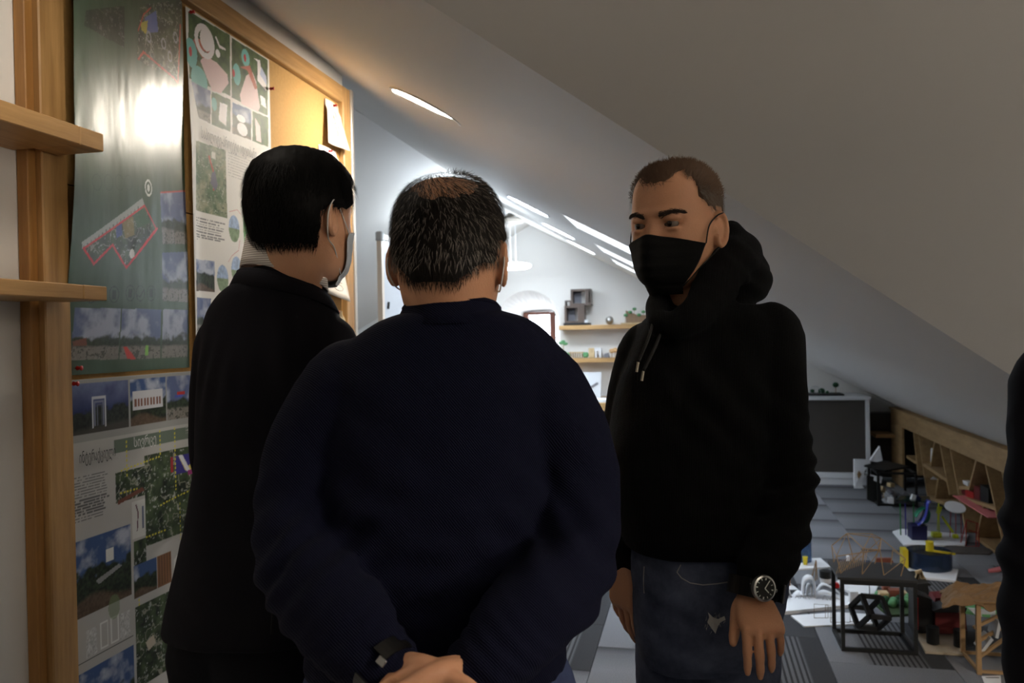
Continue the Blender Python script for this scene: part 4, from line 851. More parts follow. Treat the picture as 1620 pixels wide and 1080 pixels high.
# printed card on the floor, near right
P, e = sheet_px([(1553, 1069), (1583, 1068), (1585, 1092), (1562, 1092)], .002); q = MB(); q.prism(P, e); o = q.build('caption_card', M_CARD, loc=P[0]); tag(o, 'white printed card lying on the carpet at the right bottom edge', 'card')
for k, x_ in enumerate((1562, 1567, 1570, 1575, 1578)): a_ = aZ(x_, 1071.5, .0035); q = MB(); q.box(a_, (.012, .006, .0006)); q.build('printed_word', M_INKD, o)

# black and red pavilion on black drum feet
t = thing('drum_pavilion_model', 'black and red pavilion model on black drum feet over a beige base', 'model', fl(1490, 1028))
base_card(t, [(1449, 1001), (1524, 1001), (1524, 1034), (1464, 1030)], M_BEIGE, .01)
for x_, y_ in ((1476, 1021), (1519, 1026)):
    p = fl(x_, y_); r_ = 8.5 / SC(p.y); hh = aY_at(p, y_ - 26); q = MB(); q.lathe(p + Vector((0, 0, .011)), [(r_, 0), (r_, hh)], 20); q.build('drum_foot', M_BLACK, t)
p = fl(1478, 1012); Yp = p.y + .03
def slab_px(pts, y0, dy, m, name, tt): q = MB(); q.prism([P3(x, y, y0) for x, y in pts], (0, dy, 0)); return q.build(name, m, tt)
slab_px([(1446, 1000), (1446, 938), (1474, 948), (1476, 1000)], Yp, .10, M_BLACK, 'black_block', t); slab_px([(1479, 1002), (1480, 968), (1528, 970), (1530, 1002)], Yp, .12, M_REDD, 'red_block', t); slab_px([(1476, 966), (1512, 954), (1530, 962), (1528, 968), (1480, 969)], Yp - .03, .17, mat('charcoal_roof', srgb(40, 40, 42), .6), 'roof_plane', t); slab_px([(1477, 957), (1480, 946), (1498, 945), (1506, 950), (1495, 956)], Yp + .06, .10, M_REDD, 'red_roof', t); slab_px([(1446, 996), (1446, 944), (1453, 946), (1453, 996)], Yp - .012, .01, M_RED, 'red_fin', t)
# black card house with a wooden A frame behind the table
t = thing('a_frame_model', 'small tan A-frame model standing on a black card box', 'model', fl(1455, 960)); p = fl(1455, 962); Yp = p.y
slab_px([(1446, 958), (1446, 926), (1468, 926), (1472, 958)], Yp, .16, M_BLACK, 'card_box', t); slab_px([(1443, 927), (1443, 924), (1470, 922), (1474, 926)], Yp - .03, .22, M_BLACK, 'lid', t)
for (xa_, ya_), (xb, yb) in (((1446, 922), (1455, 903)), ((1466, 922), (1455, 903)), ((1448, 905), (1458, 902)), ((1450, 922), (1452, 906)), ((1460, 922), (1457, 904))): q = MB(); q.beam(P3(xa_, ya_, Yp + .05), P3(xb, yb, Yp + .05), .014); q.build('rafter', M_BALSA, t)
# green ground sheet behind the kraft stool
t = thing('green_site_model', 'flat green site board between the drum pavilion and the kraft stool', 'model', fl(1540, 968)); base_card(t, [(1508, 955), (1530, 947), (1600, 955), (1570, 974), (1525, 966)], mat('green_board', srgb(92, 142, 92), .8), .012, 'green_board'); P = fl(1550, 985); slab_px([(1532, 962), (1575, 966), (1575, 985), (1556, 985)], fl(1550, 975).y, .015, M_GREYC, 'white_wall', t)
# white paper sculpture
t = thing('paper_arch_model', 'white sculptural model of paper arches and ribs on a white base', 'model', fl(1285, 960)); base_card(t, [(1228, 945), (1300, 936), (1352, 944), (1345, 956), (1296, 961), (1226, 968)], M_CARD, .018)
def ribbon(pts, w, Yd, m, name, tt, th=.004):
    P_ = smooth_path([P3(x, y, Yd) for x, y in pts], 6)
    for a_, b_ in zip(P_[:-1], P_[1:]): pass
    vs = []; fs = []
    for p_ in P_: vs += [p_, p_ + Vector((0, w, 0))]
    fs = [(2 * i, 2 * i + 1, 2 * i + 3, 2 * i + 2) for i in range(len(P_) - 1)]; q = MB(); q.add(vs, fs); o_ = q.build(name, m, tt, smooth=True); md_ = o_.modifiers.new('thickness', 'SOLIDIFY'); md_.thickness = th; return o_
Ya = fl(1285, 952).y
ribbon([(1270, 953), (1271, 925), (1276, 916), (1284, 915), (1290, 922), (1292, 952)], .07, Ya, M_CARD, 'paper_arch', t, .006); ribbon([(1276, 952), (1277, 932), (1281, 926), (1285, 932), (1286, 952)], .05, Ya + .03, M_CARD, 'paper_arch', t); ribbon([(1228, 955), (1237, 945), (1243, 930), (1248, 930), (1254, 946), (1262, 955)], .08, Ya, M_CARD, 'paper_arch', t, .006); ribbon([(1254, 950), (1263, 941), (1270, 942), (1276, 950)], .08, Ya + .01, M_CARD, 'paper_rib', t); ribbon([(1290, 944), (1306, 938), (1326, 946), (1336, 954)], .06, Ya, M_CARD, 'paper_rib', t); ribbon([(1292, 936), (1302, 925), (1320, 932), (1332, 942)], .04, Ya + .08, M_CARD, 'paper_rib', t)
for x_ in (1256, 1264, 1272, 1300, 1312): q = MB(); q.tube(smooth_path([P3(x_, 956, Ya - .03), P3(x_ + 4, 942, Ya), P3(x_ + 10, 950, Ya - .02)], 5), .002, 5); q.build('thin_rib', M_GREYC, t)
slab_px([(1236, 948), (1240, 935), (1246, 935), (1247, 948)], Ya - .02, .01, M_GREYC, 'shadow_plate', t)
# thin wire frames on a white base
t = thing('wire_frame_model', 'white card base with faint thin wire frames, left of the cube table', 'model', fl(1300, 985)); base_card(t, [(1251, 973), (1326, 968), (1395, 972), (1380, 985), (1272, 990)], M_CARD, .006)
Yw = fl(1300, 984).y
for x0_, x1_, y0_, y1_, dy in ((1288, 1310, 955, 977, 0), (1306, 1320, 956, 977, .05), (1314, 1345, 960, 984, -.05), (1345, 1378, 958, 983, -.03)):
    q = MB(); q.tube([P3(x0_, y1_, Yw + dy), P3(x0_, y0_, Yw + dy), P3(x1_, y0_ + 2, Yw + dy), P3(x1_, y1_, Yw + dy)], .0013, 5); q.build('wire_frame', M_WIRE, t); q = MB(); q.tube([P3(x0_, y1_, Yw + dy), P3(x1_, y1_, Yw + dy)], .0013, 5); q.build('wire_sill', M_WIRE, t)
# white cup with a black lid, sticks
p = fl(1306, 925); r_ = 8 / SC(p.y); hA = aY_at(p, 914); hB = aY_at(p, 903)
t = thing('cup_model', 'white cylinder model with a black lid standing among the white models', 'model', p); q = MB(); q.lathe(p + Vector((0, 0, .012)), [(r_ * .92, 0), (r_, hA - .012)], 20); q.build('cup', M_CARD, t); q = MB(); q.lathe(p + Vector((0, 0, hA + .001)), [(r_ * 1.05, 0), (r_ * 1.05, hB - hA), (r_ * .2, hB - hA + .003)], 20); q.build('lid', M_BLACK, t)
t = thing('stick_tripod_model', 'slender wooden stick tripod behind the white paper arches', 'model', fl(1290, 918)); Yt = fl(1290, 918).y
for x_ in (1286, 1290, 1294): q = MB(); q.tube([P3(x_, 918, Yt) + Vector((0, .02 * (x_ % 3), 0)), P3(1291, 886, Yt)], .003, 5); q.build('stick', M_STICK, t)
t = thing('white_sheet_model', 'pale base with white folded pieces behind the black cube table', 'model', fl(1360, 930)); base_card(t, [(1316, 924), (1326, 917), (1392, 919), (1384, 938), (1358, 942)], M_CARD, .008)
slab_px([(1345, 965), (1345, 936), (1358, 936), (1358, 965)], fl(1350, 962).y, .05, M_CARD, 'white_tower', t); slab_px([(1320, 908), (1320, 892), (1335, 892), (1335, 910)], fl(1328, 912).y, .05, M_BEIGE, 'beige_box', t); slab_px([(1320, 930), (1322, 922), (1328, 924), (1328, 930)], fl(1324, 932).y, .03, M_RED, 'red_chip', t)
# landscape model seen through the table
t = thing('garden_site_model', 'brown and green garden site model behind the hanging cube', 'model', fl(1415, 966)); base_card(t, [(1385, 955), (1400, 940), (1442, 942), (1446, 970), (1405, 972)], mat('moss_board', srgb(62, 82, 52), .9), .012)
Yg = fl(1415, 958).y
for k in range(14): p = fl(1390 + (k * 37 % 50), 950 + (k * 13 % 16)); q = MB(); q.ball(p + Vector((0, 0, .03)), (.022, .022, .022), 10, 7); q.build('shrub', (M_GREEN, M_GREEND)[k % 2], t, smooth=True)
for k, (x_, y_, w_, hh) in enumerate(((1392, 938, 14, 10), (1408, 934, 18, 14), (1424, 938, 12, 12), (1398, 928, 10, 8))): slab_px([(x_, y_ + hh), (x_, y_), (x_ + w_, y_), (x_ + w_, y_ + hh)], Yg + .03 * k, .05, (M_BALSA, M_BRICK)[k % 2], 'timber_block', t)
# stepped brick model and blue glazed model behind the stick pavilion
t = thing('stepped_model', 'brick red stepped model on the carpet behind the stick pavilion', 'model', fl(1402, 912)); Yz = fl(1402, 912).y
for k in range(5): slab_px([(1386 + k * 5, 912), (1386 + k * 5, 883 + k * 4), (1410 + k * 3, 883 + k * 4), (1412 + k * 3, 912)], Yz + .02 * k, .02, M_BRICK, 'step', t)
t = thing('glazed_model', 'white and blue glazed model on the carpet behind the stick pavilion', 'model', fl(1355, 906)); Yz = fl(1355, 906).y; base_card(t, [(1328, 905), (1340, 897), (1388, 897), (1384, 908)], M_CARD, .008)
slab_px([(1340, 904), (1340, 880), (1344, 880), (1344, 904)], Yz, .03, M_CARD, 'pylon', t); slab_px([(1348, 902), (1348, 890), (1374, 889), (1376, 901)], Yz, .03, M_CLEARB, 'glazed_box', t); slab_px([(1330, 899), (1332, 888), (1338, 888), (1338, 899)], Yz + .02, .03, M_BLUEP, 'blue_fin', t)
# clear cylinder on white base, next to the hooded person's sleeve
t = thing('clear_cylinder_model', 'translucent blue cylinder with yellow pieces on a white base near the black sleeve', 'model', fl(1268, 892)); base_card(t, [(1236, 890), (1250, 884), (1298, 882), (1314, 896), (1240, 901)], M_CARD, .010)
p = fl(1271, 890); r_ = 12 / SC(p.y); hh = aY_at(p, 847); q = MB(); q.lathe(p + Vector((0, 0, .012)), [(r_, 0), (r_, hh - .012), (r_ * .94, hh - .012), (r_ * .94, .0)], 28); q.build('cylinder', M_CLEARB, t, smooth=False)
for x_, y_, hh_, m_ in ((1274, 896, 12, M_YEL), (1258, 898, 10, M_YEL), (1250, 895, 8, M_LIME)): p = fl(x_, y_); q = MB(); q.lathe(p + Vector((0, 0, .012)), [(.012, 0), (.016, hh_ / SC(p.y))], 10); q.build('yellow_piece', m_, t)
p = fl(1259, 888); q = MB(); q.ball(Vector((p.x, p.y + .05, aY_at(p, 866))), (.014, .014, .02), 10, 8); q.build('red_bead', M_PINK, t); q = MB(); q.tube([p + Vector((0, .05, .01)), Vector((p.x, p.y + .05, aY_at(p, 868)))], .003, 5); q.build('bead_stem', M_STICK, t)
q = MB(); p = fl(1242, 925); q.box(p + Vector((0, 0, .022)), (.05, .05, .04)); o = q.build('orange_block', mat('orange_block', srgb(176, 104, 30), .6), loc=p); tag(o, 'small orange block on the carpet beside the jeans', 'block')
P, e = sheet_px([(1236, 932), (1248, 920), (1263, 932)], .004); q = MB(); q.prism(P, e); o = q.build('card_scrap', M_CARD, loc=P[0]); tag(o, 'white triangular card scrap next to the orange block', 'card')
# smoky cylinder group with yellow posts
t = thing('smoky_cylinder_model', 'large smoky blue acrylic cylinder with yellow posts on a white base', 'model', fl(1470, 912)); base_card(t, [(1430, 902), (1440, 892), (1516, 900), (1512, 918), (1462, 913)], M_CARD, .012)
p = fl(1474, 904); p.y += .05; r_ = 30 / SC(p.y); hh = aY_at(p, 874)
q = MB(); q.lathe(p + Vector((0, 0, .014)), [(r_, 0), (r_, hh), (r_ * .96, hh), (r_ * .96, 0)], 32); q.build('cylinder', M_SMOKE, t); q = MB(); q.lathe(p + Vector((0, 0, .015)), [(r_ * .6, 0), (r_ * .6, hh * .8), (.01, hh * .8)], 24); q.build('inner_cylinder', M_BLACK, t)
for x_, y0_, y1_, m_ in ((1431, 897, 866, M_YEL),): pp = P3(x_, y0_, p.y - .02); q = MB(); q.bbox((pp.x - .015, p.y - .05, .014), (pp.x + .015, p.y + .02, aY_at(Vector((pp.x, p.y, 0)), y1_))); q.build('yellow_post', m_, t)
pp = P3(1471, 876, p.y + .06); q = MB(); q.lathe(Vector((pp.x, pp.y, .02)), [(.022, 0), (.022, aY_at(Vector((pp.x, pp.y, 0)), 861))], 16); q.build('yellow_drum', M_YEL, t)
q = MB(); q.beam(P3(1476, 871, p.y - .03), P3(1511, 876, p.y - .03), .012); q.build('yellow_bar', M_YEL, t)
# coloured rod models on white bases further back
t = thing('ribbon_slide_model', 'model with a curved blue and green ribbon above a navy block', 'model', fl(1458, 860)); base_card(t, [(1412, 840), (1426, 836), (1532, 845), (1526, 862), (1430, 861)], M_CARD, .010)
Yr = fl(1455, 857).y; slab_px([(1443, 857), (1443, 832), (1467, 832), (1467, 857)], Yr, .12, M_NAVY, 'navy_block', t); ribbon([(1454, 832), (1462, 826), (1468, 812), (1470, 798), (1474, 794)], .09, Yr, M_BLUEP, 'blue_ribbon', t, .006); ribbon([(1449, 818), (1456, 808), (1466, 803), (1472, 812), (1468, 826), (1456, 828)], .07, Yr + .06, M_TEAL, 'green_ribbon', t, .006)
for x_, m_ in ((1425, M_GREENR), (1433, M_VIOL), (1446, M_GREENR), (1486, M_LIME)): q = MB(); q.tube([P3(x_, 846, Yr + .1), P3(x_ - 1, 796, Yr + .1)], .004, 6); q.build('rod', m_, t)
q = MB(); q.prism([P3(1418, 792, Yr + .06), P3(1474, 795, Yr + .06), P3(1470, 786, Yr + .3), P3(1426, 785, Yr + .3)], (0, 0, .006)); q.build('glass_top', M_GGLASS, t)
slab_px([(1441, 790), (1444, 782), (1450, 784), (1448, 792)], Yr + .12, .03, M_CARD, 'white_cube', t); slab_px([(1448, 792), (1452, 783), (1458, 788), (1456, 794)], Yr + .12, .03, M_NAVY, 'navy_cube', t)
t = thing('lime_post_model', 'lime green post model leaning on the white base beside the ribbon slide', 'model', fl(1482, 855)); Yl = fl(1482, 853).y
slab_px([(1476, 853), (1476, 843), (1490, 843), (1490, 853)], Yl, .05, M_LIME, 'lime_block', t); slab_px([(1482, 812), (1484, 802), (1491, 802), (1486, 815)], Yl + .05, .02, M_LIME, 'lime_flag', t); q = MB(); q.beam(P3(1490, 816, Yl + .05), P3(1508, 842, Yl + .02), .012); q.build('lime_strut', M_LIME, t); q = MB(); q.tube([P3(1483, 843, Yl + .05), P3(1484, 806, Yl + .05)], .003, 5); q.build('lime_stem', M_LIME, t); slab_px([(1508, 853), (1509, 846), (1516, 846), (1518, 853)], Yl, .03, M_LIME, 'lime_foot', t)
t = thing('disc_table_model', 'white oval disc on thin red legs in front of the shelving', 'model', fl(1514, 858)); Yo = fl(1514, 852).y; c = P3(1511, 802, Yo)
q = MB(); q.lathe(c, [(.001, -.004), (.065, -.004), (.065, .004), (.001, .004)], 32, (0.05, -.45, 1)); q.build('disc_top', M_CARD, t)
for x_, xb in ((1512, 1512), (1504, 1503), (1520, 1521)): q = MB(); q.tube([P3(x_, 806, Yo), P3(xb, 852, Yo)], .0025, 5); q.build('red_leg', M_REDR, t)
t = thing('red_rod_model', 'red wire rod frame standing beside the white disc table', 'model', fl(1535, 866)); Yo = fl(1535, 864).y
for a_, b_ in (((1528, 864), (1529, 822)), ((1544, 868), (1545, 828)), ((1529, 822), (1548, 828)), ((1528, 864), (1549, 864)), ((1520, 858), (1529, 824)), ((1549, 864), (1548, 828)), ((1532, 838), (1548, 843))): q = MB(); q.tube([P3(*a_, Yo), P3(*b_, Yo)], .003, 5); q.build('red_rod', M_REDR, t)
P, e = sheet_px([(1563, 900), (1576, 897), (1592, 893), (1593, 898), (1578, 902), (1564, 903)], .01); q = MB(); q.prism(P, e); o = q.build('pink_strip', M_PINK, loc=P[0]); tag(o, 'pink plastic strip lying on the carpet near the shelving', 'strip')
# dark sheet under the shelving edge
P, e = sheet_px([(1480, 868), (1500, 862), (1575, 868), (1565, 876), (1492, 874)], .006); q = MB(); q.prism(P, e); o = q.build('dark_board', M_GREYP, loc=P[0]); tag(o, 'dark grey board lying behind the smoky cylinder', 'board')
# black frame cubes with rubble inside, at the far end of the shelving
t = thing('black_frame_model', 'black open frame model with grey rubble inside, beside the far shelving', 'model', fl(1410, 800)); p = fl(1392, 800); Yf = p.y; Yb_ = Yf + .35
x0, x1 = P3(1390, 800, Yf).x, P3(1450, 800, Yf).x; h = aY_at(p, 748)
for x_ in (x0, x1):
    for y_ in (Yf, Yb_): q = MB(); q.box((x_, y_, h / 2), (.018, .018, h)); q.build('post', M_BLACK, t)
for z_ in (.012, h):
    for y_ in (Yf, Yb_): q = MB(); q.box(((x0 + x1) / 2, y_, z_), (x1 - x0 - .02, .018, .018)); q.build('rail', M_BLACK, t)
    for x_ in (x0, x1): q = MB(); q.box((x_, (Yf + Yb_) / 2, z_), (.018, Yb_ - Yf - .02, .018)); q.build('rail', M_BLACK, t)
q = MB(); q.prism([P3(1367, 738, Yf + .05), P3(1400, 730, Yf + .25), P3(1441, 740, Yf + .2), P3(1400, 746, Yf)], (0, 0, .012)); q.build('slanted_frame', M_BLACK, t)
R_ = random.Random(8)
for k in range(16): c = Vector((R_.uniform(x0 + .05, x1 - .05), R_.uniform(Yf + .05, Yb_ - .05), .03 + .13 * R_.random() ** 2)); s_ = R_.uniform(.025, .05); q = MB(); q.box(c, (s_, s_ * 1.2, s_ * .8), R=Matrix.Rotation(R_.random() * 3, 3, 'Z') @ Matrix.Rotation(R_.random(), 3, 'X')); q.build('rubble', (M_GREYC, M_BOXG, M_BALSA)[k % 3], t)
slab_px([(1372, 790), (1372, 752), (1392, 756), (1396, 800)], Yf + .1, .02, M_BLACK, 'black_side', t); slab_px([(1383, 760), (1384, 753), (1396, 754), (1394, 765)], Yf + .05, .02, M_CARD, 'white_chip', t); slab_px([(1405, 796), (1405, 787), (1414, 787), (1414, 797)], Yf - .03, .03, M_CARD, 'white_cube', t)
# folded white card tower
t = thing('folded_card_model', 'white folded card tower with a sharp triangular top against the counter end', 'model', fl(1360, 772)); Yt = fl(1358, 772).y
q = MB(); q.prism([P3(1352, 770, Yt), P3(1352, 727, Yt), P3(1378, 728, Yt), P3(1368, 745, Yt), P3(1362, 772, Yt)], (0, .06, 0)); q.build('folded_body', M_CARD, t); q = MB(); q.prism([P3(1376, 729, Yt + .02), P3(1392, 706, Yt + .02), P3(1397, 732, Yt + .02)], (0, .05, 0)); q.build('triangular_top', M_CARD, t); slab_px([(1356, 750), (1359, 744), (1363, 750), (1358, 758)], Yt - .004, .004, M_STICK, 'opening', t); q = MB(); q.prism([P3(1366, 748, Yt + .03), P3(1384, 752, Yt + .03), P3(1384, 760, Yt + .03), P3(1372, 758, Yt + .03)], (0, .02, 0)); q.build('card_wing', M_CARD, t); q = MB(); q.prism([P3(1351, 773, Yt - .01), P3(1357, 755, Yt - .01), P3(1367, 772, Yt - .01)], (0, .02, 0)); q.build('card_foot', M_CARD, t)
# things standing on the shelving
p = sx_at(1527, 790); c = aX(1540, 787, SXF + .08)
t = thing('red_box_model', 'red box model with black blocks on a pink sheet on the plywood shelf', 'model', c); zs = c.z
a_, b_ = aX(1512, 784, SXF - .04), aX(1568, 789, SXF - .04)
q = MB(); q.prism([Vector((SXF - .06, a_.y, zs + .012)), Vector((SXF - .06, b_.y, zs + .012)), Vector((SXF + .2, b_.y, zs + .012)), Vector((SXF + .2, a_.y, zs + .012))], (0, 0, .006)); q.build('pink_sheet', M_PINK, t)
for (x0_, x1_, yt, m_) in ((1527, 1540, 772, M_RED), (1541, 1550, 768, M_REDD), (1551, 1564, 766, M_BLACK), (1521, 1527, 777, M_REDD)):
    u_, v_ = aX(x0_, 787, SXF + .02), aX(x1_, 787, SXF + .02); ht = (aX(x0_, yt, SXF + .02).z - zs); q = MB(); q.bbox((SXF + .02, u_.y, zs + .019), (SXF + .14, v_.y, zs + max(.05, ht))); q.build('box', m_, t)
a_ = aX(1472, 737, SXF + .03); q = MB(); q.prism([a_ + Vector((0, 0, .008)), a_ + Vector((0, -.03, .008)), a_ + Vector((0, -.05, .12)), a_ + Vector((0, -.02, .15))], (.06, 0, 0)); o = q.build('white_peak_model', M_CARD, loc=a_ + Vector((0, 0, .008))); tag(o, 'small white peaked card model on the far plywood shelf', 'model')
a_ = aX(1524, 770, SXF + .03); q = MB(); q.box(a_ + Vector((.05, 0, .028)), (.08, .12, .024)); o = q.build('card_box', M_CARD, loc=a_ + Vector((.05, 0, .016))); tag(o, 'white card box on the middle plywood shelf', 'box')
p = fl(1477, 796); Yq = p.y; q = MB(); q.prism([P3(1472, 795, Yq), P3(1472, 757, Yq), P3(1477, 754, Yq), P3(1484, 758, Yq), P3(1481, 796, Yq)], (0, .05, 0)); o = q.build('white_column_model', M_CARD, loc=p); tag(o, 'tall white card column model in front of the plywood shelving', 'model')
# ------------------------------------------------------------------ people: lofted forms fused into continuous surfaces
class Solid:
    """overlapping closed forms, fused by a voxel remesh"""
    def __init__(s): s.v = []; s.f = []
    def add(s, v, f): n = len(s.v); s.v += list(v); s.f += [tuple(i + n for i in q) for q in f]
    def loft(s, rings, seg=40, sub=4):
        """rings: (centre, u half-vector, v half-vector, exponent); resampled smoothly"""
        R = [(Vector(c), Vector(u), Vector(v), e) for c, u, v, e in rings]; out = []
        def cm(a, b, c, d, t):
            return 0.5 * ((2 * b) + (c - a) * t + (2 * a - 5 * b + 4 * c - d) * t * t + (3 * b - a - 3 * c + d) * t ** 3)
        n = len(R)
        for i in range(n - 1):
            A, B, Cc, D = R[max(i - 1, 0)], R[i], R[i + 1], R[min(i + 2, n - 1)]
            for k in range(sub):
                t = k / sub; out.append(tuple(cm(A[j], B[j], Cc[j], D[j], t) for j in range(4)))
        out.append(R[-1]); vs = []; fs = []
        for c, u, v, e in out:
            for k in range(seg):
                t = 2 * PI * k / seg; ct, st = math.cos(t), math.sin(t); p = 2.0 / e
                vs.append(c + u * math.copysign(abs(ct) ** p, ct) + v * math.copysign(abs(st) ** p, st))
        m = len(out)
        for i in range(m - 1):
            for k in range(seg): fs.append((i * seg + k, i * seg + (k + 1) % seg, (i + 1) * seg + (k + 1) % seg, (i + 1) * seg + k))
        fs += [tuple(range(seg))[::-1], tuple(range((m - 1) * seg, m * seg))]; s.add(vs, fs); return s
    def limb(s, pts, radii, flat=1.0, seg=28, sub=4):
        P = [Vector(p) for p in pts]; rings = []; x = None
        for i, p in enumerate(P):
            d = (P[min(i + 1, len(P) - 1)] - P[max(i - 1, 0)]).normalized()
            if x is None: x = d.cross(FH); x = x.normalized() if x.length > 0.2 else d.cross(RGT).normalized()
            else: x = (x - d * x.dot(d)).normalized()
            y = d.cross(x); r = radii[i]; rings.append((p, x * r, y * r * flat, 2.0))
        s.loft(rings, seg, sub)
        for p, r in ((P[0], radii[0]), (P[-1], radii[-1])): s.ball(p, (r * 0.97,) * 3)
        return s
    def ball(s, c, r, R=None, n=20, m=12):
        q = MB(); q.ball((0, 0, 0), r, n, m); R = R or Matrix.Identity(3); s.add([Vector(c) + R @ v for v in q.v], q.f); return s
    def put(s, mb): s.add(mb.v, mb.f); return s
    def fuse(s, name, voxel, smooth=6, cut=None):
        me = bpy.data.meshes.new(name); me.from_pydata([tuple(v) for v in s.v], [], s.f); me.update()
        bm = bmesh.new(); bm.from_mesh(me); bmesh.ops.recalc_face_normals(bm, faces=bm.faces); bm.to_mesh(me); bm.free()
        o = bpy.data.objects.new(name + '_tmp', me); C.objects.link(o)
        m = o.modifiers.new('r', 'REMESH'); m.mode = 'VOXEL'; m.voxel_size = voxel
        if smooth: k = o.modifiers.new('s', 'SMOOTH'); k.factor = 0.5; k.iterations = smooth
        dg = bpy.context.evaluated_depsgraph_get(); dg.update(); out = bpy.data.meshes.new_from_object(o.evaluated_get(dg)); bpy.data.objects.remove(o); bpy.data.meshes.remove(me)
        out.name = name; return out

def mco(me):
    a = np.empty(len(me.vertices) * 3, np.float32); me.vertices.foreach_get('co', a); return a.reshape(-1, 3).astype(np.float64)
def mno(me):
    a = np.empty(len(me.vertices) * 3, np.float32); me.vertex_normals.foreach_get('vector', a); return a.reshape(-1, 3).astype(np.float64)
def setco(me, a): me.vertices.foreach_set('co', a.astype(np.float32).ravel()); me.update()
def wrinkle(me, amp, scale, seed=0, stretch=(1, 1, 1), folds=()):
    """soft cloth relief: stretched noise plus fold fans given as (centre, radius, direction, wavelength, amplitude)"""
    p = mco(me); n = mno(me); q = p / scale * np.array(stretch)
    d = (fbm(q[:, 0] + q[:, 2] * 0.7, q[:, 1] * 0.9 + q[:, 2] * 0.75, seed, 3) - 0.5) * 2 * amp
    for c, r, dr, wl, am in folds:
        c = np.array(c); dr = np.array(dr) / np.linalg.norm(dr); e = p - c; w = np.exp(-(np.linalg.norm(e, axis=1) / r) ** 2)
        ph = e @ dr / wl * 2 * PI + 2.0 * fbm(p[:, 0] * 9, p[:, 2] * 9, seed + 3, 2) * 2; d += am * w * np.sin(ph)
    setco(me, p + n * d[:, None])
def join(name, meshes):
    bm = bmesh.new()
    for m in meshes: bm.from_mesh(m)
    out = bpy.data.meshes.new(name); bm.to_mesh(out); bm.free(); return out

def rings_px(rows, e=2.5, turn=0.0):
    """rows: (y, x left, x right, depth of the centre, thickness) measured in the photo; a ring spans the outline"""
    out = []
    for y, xl, xr, Z, th in rows:
        a, b = V(xl, y, Z), V(xr, y, Z); c = (a + b) / 2; u = (b - a) / 2; u.z = 0
        out.append((c, u, FH * th / 2, e))
    return out

# ---- skin
def skin_mat(name, col, dark):
    m = mat(name, col, 0.48, noise=0.10, nscale=28, bump=0.25, bscale=320, spec=0.35); p = m.node_tree.nodes['Principled BSDF']
    p.inputs['Subsurface Weight'].default_value = 0.12; p.inputs['Subsurface Radius'].default_value = (0.012, 0.005, 0.003); p.inputs['Subsurface Scale'].default_value = 0.5
    return m
SKIN = skin_mat('skin_olive', srgb(196, 144, 112), None); SKIN2 = skin_mat('skin_light', srgb(206, 156, 124), None)
M_HAIR_BLACK = mat('black_hair', srgb(8, 7, 7), 0.65, spec=0.12); M_HAIR_DARK = mat('dark_brown_hair', srgb(26, 21, 18), 0.6, spec=0.2); M_HAIR_BROWN = mat('brown_hair', srgb(88, 66, 50), 0.55, spec=0.3); M_HAIR_GREY = mat('greying_hair', srgb(104, 94, 86), 0.6)

# ---- head
HZ = np.array([.116, .1135, .106, .091, .071, .045, .02, 0, -.025, -.05, -.075, -.095, -.108, -.116, -.1185])[::-1]
HF = np.array([.001, .028, .05, .070, .084, .092, .0955, .095, .0925, .0925, .092, .090, .085, .068, .001])[::-1]
HB = np.array([.001, .034, .06, .082, .096, .103, .104, .102, .098, .090, .078, .062, .045, .028, .001])[::-1]
HW = np.array([.001, .027, .046, .061, .071, .0765, .0785, .078, .0755, .071, .0655, .057, .046, .030, .001])[::-1]
def _smooth_table():
    global HZ, HF, HB, HW
    n = len(HZ); out = []
    for A in (HZ, HF, HB, HW):
        r = []
        for i in range(n - 1):
            a, b, c, d = A[max(i - 1, 0)], A[i], A[i + 1], A[min(i + 2, n - 1)]
            for k in range(8): t = k / 8; r.append(0.5 * ((2 * b) + (c - a) * t + (2 * a - 5 * b + 4 * c - d) * t * t + (3 * b - a - 3 * c + d) * t ** 3))
        out.append(np.array(r + [A[-1]]))
    HZ, HF, HB, HW = out
_smooth_table()
def head_point(t, z, grow=0.0):
    """surface of the skull without features; t angle from the right ear (+x) over the face (+y)"""
    f, b, w = np.interp(z, HZ, HF), np.interp(z, HZ, HB), np.interp(z, HZ, HW)
    ct, st = np.cos(t), np.sin(t); p = 2 / 2.25
    x = w * np.sign(ct) * np.abs(ct) ** p; y = np.where(st > 0, f, b) * np.sign(st) * np.abs(st) ** p
    return np.stack([x, y, z + 0 * x], -1)
def head_grid(nz=120, nt=160):
    a = np.linspace(0, PI, nz); z = -0.1185 + 0.2345 * (1 - np.cos(a)) / 2; t = np.linspace(0, 2 * PI, nt, endpoint=False)
    T, Z = np.meshgrid(t, z); return T, Z
def grid_faces(nz, nt):
    return [(i * nt + k, i * nt + (k + 1) % nt, (i + 1) * nt + (k + 1) % nt, (i + 1) * nt + k) for i in range(nz - 1) for k in range(nt)] + [tuple(range(nt))[::-1], tuple(range((nz - 1) * nt, nz * nt))]
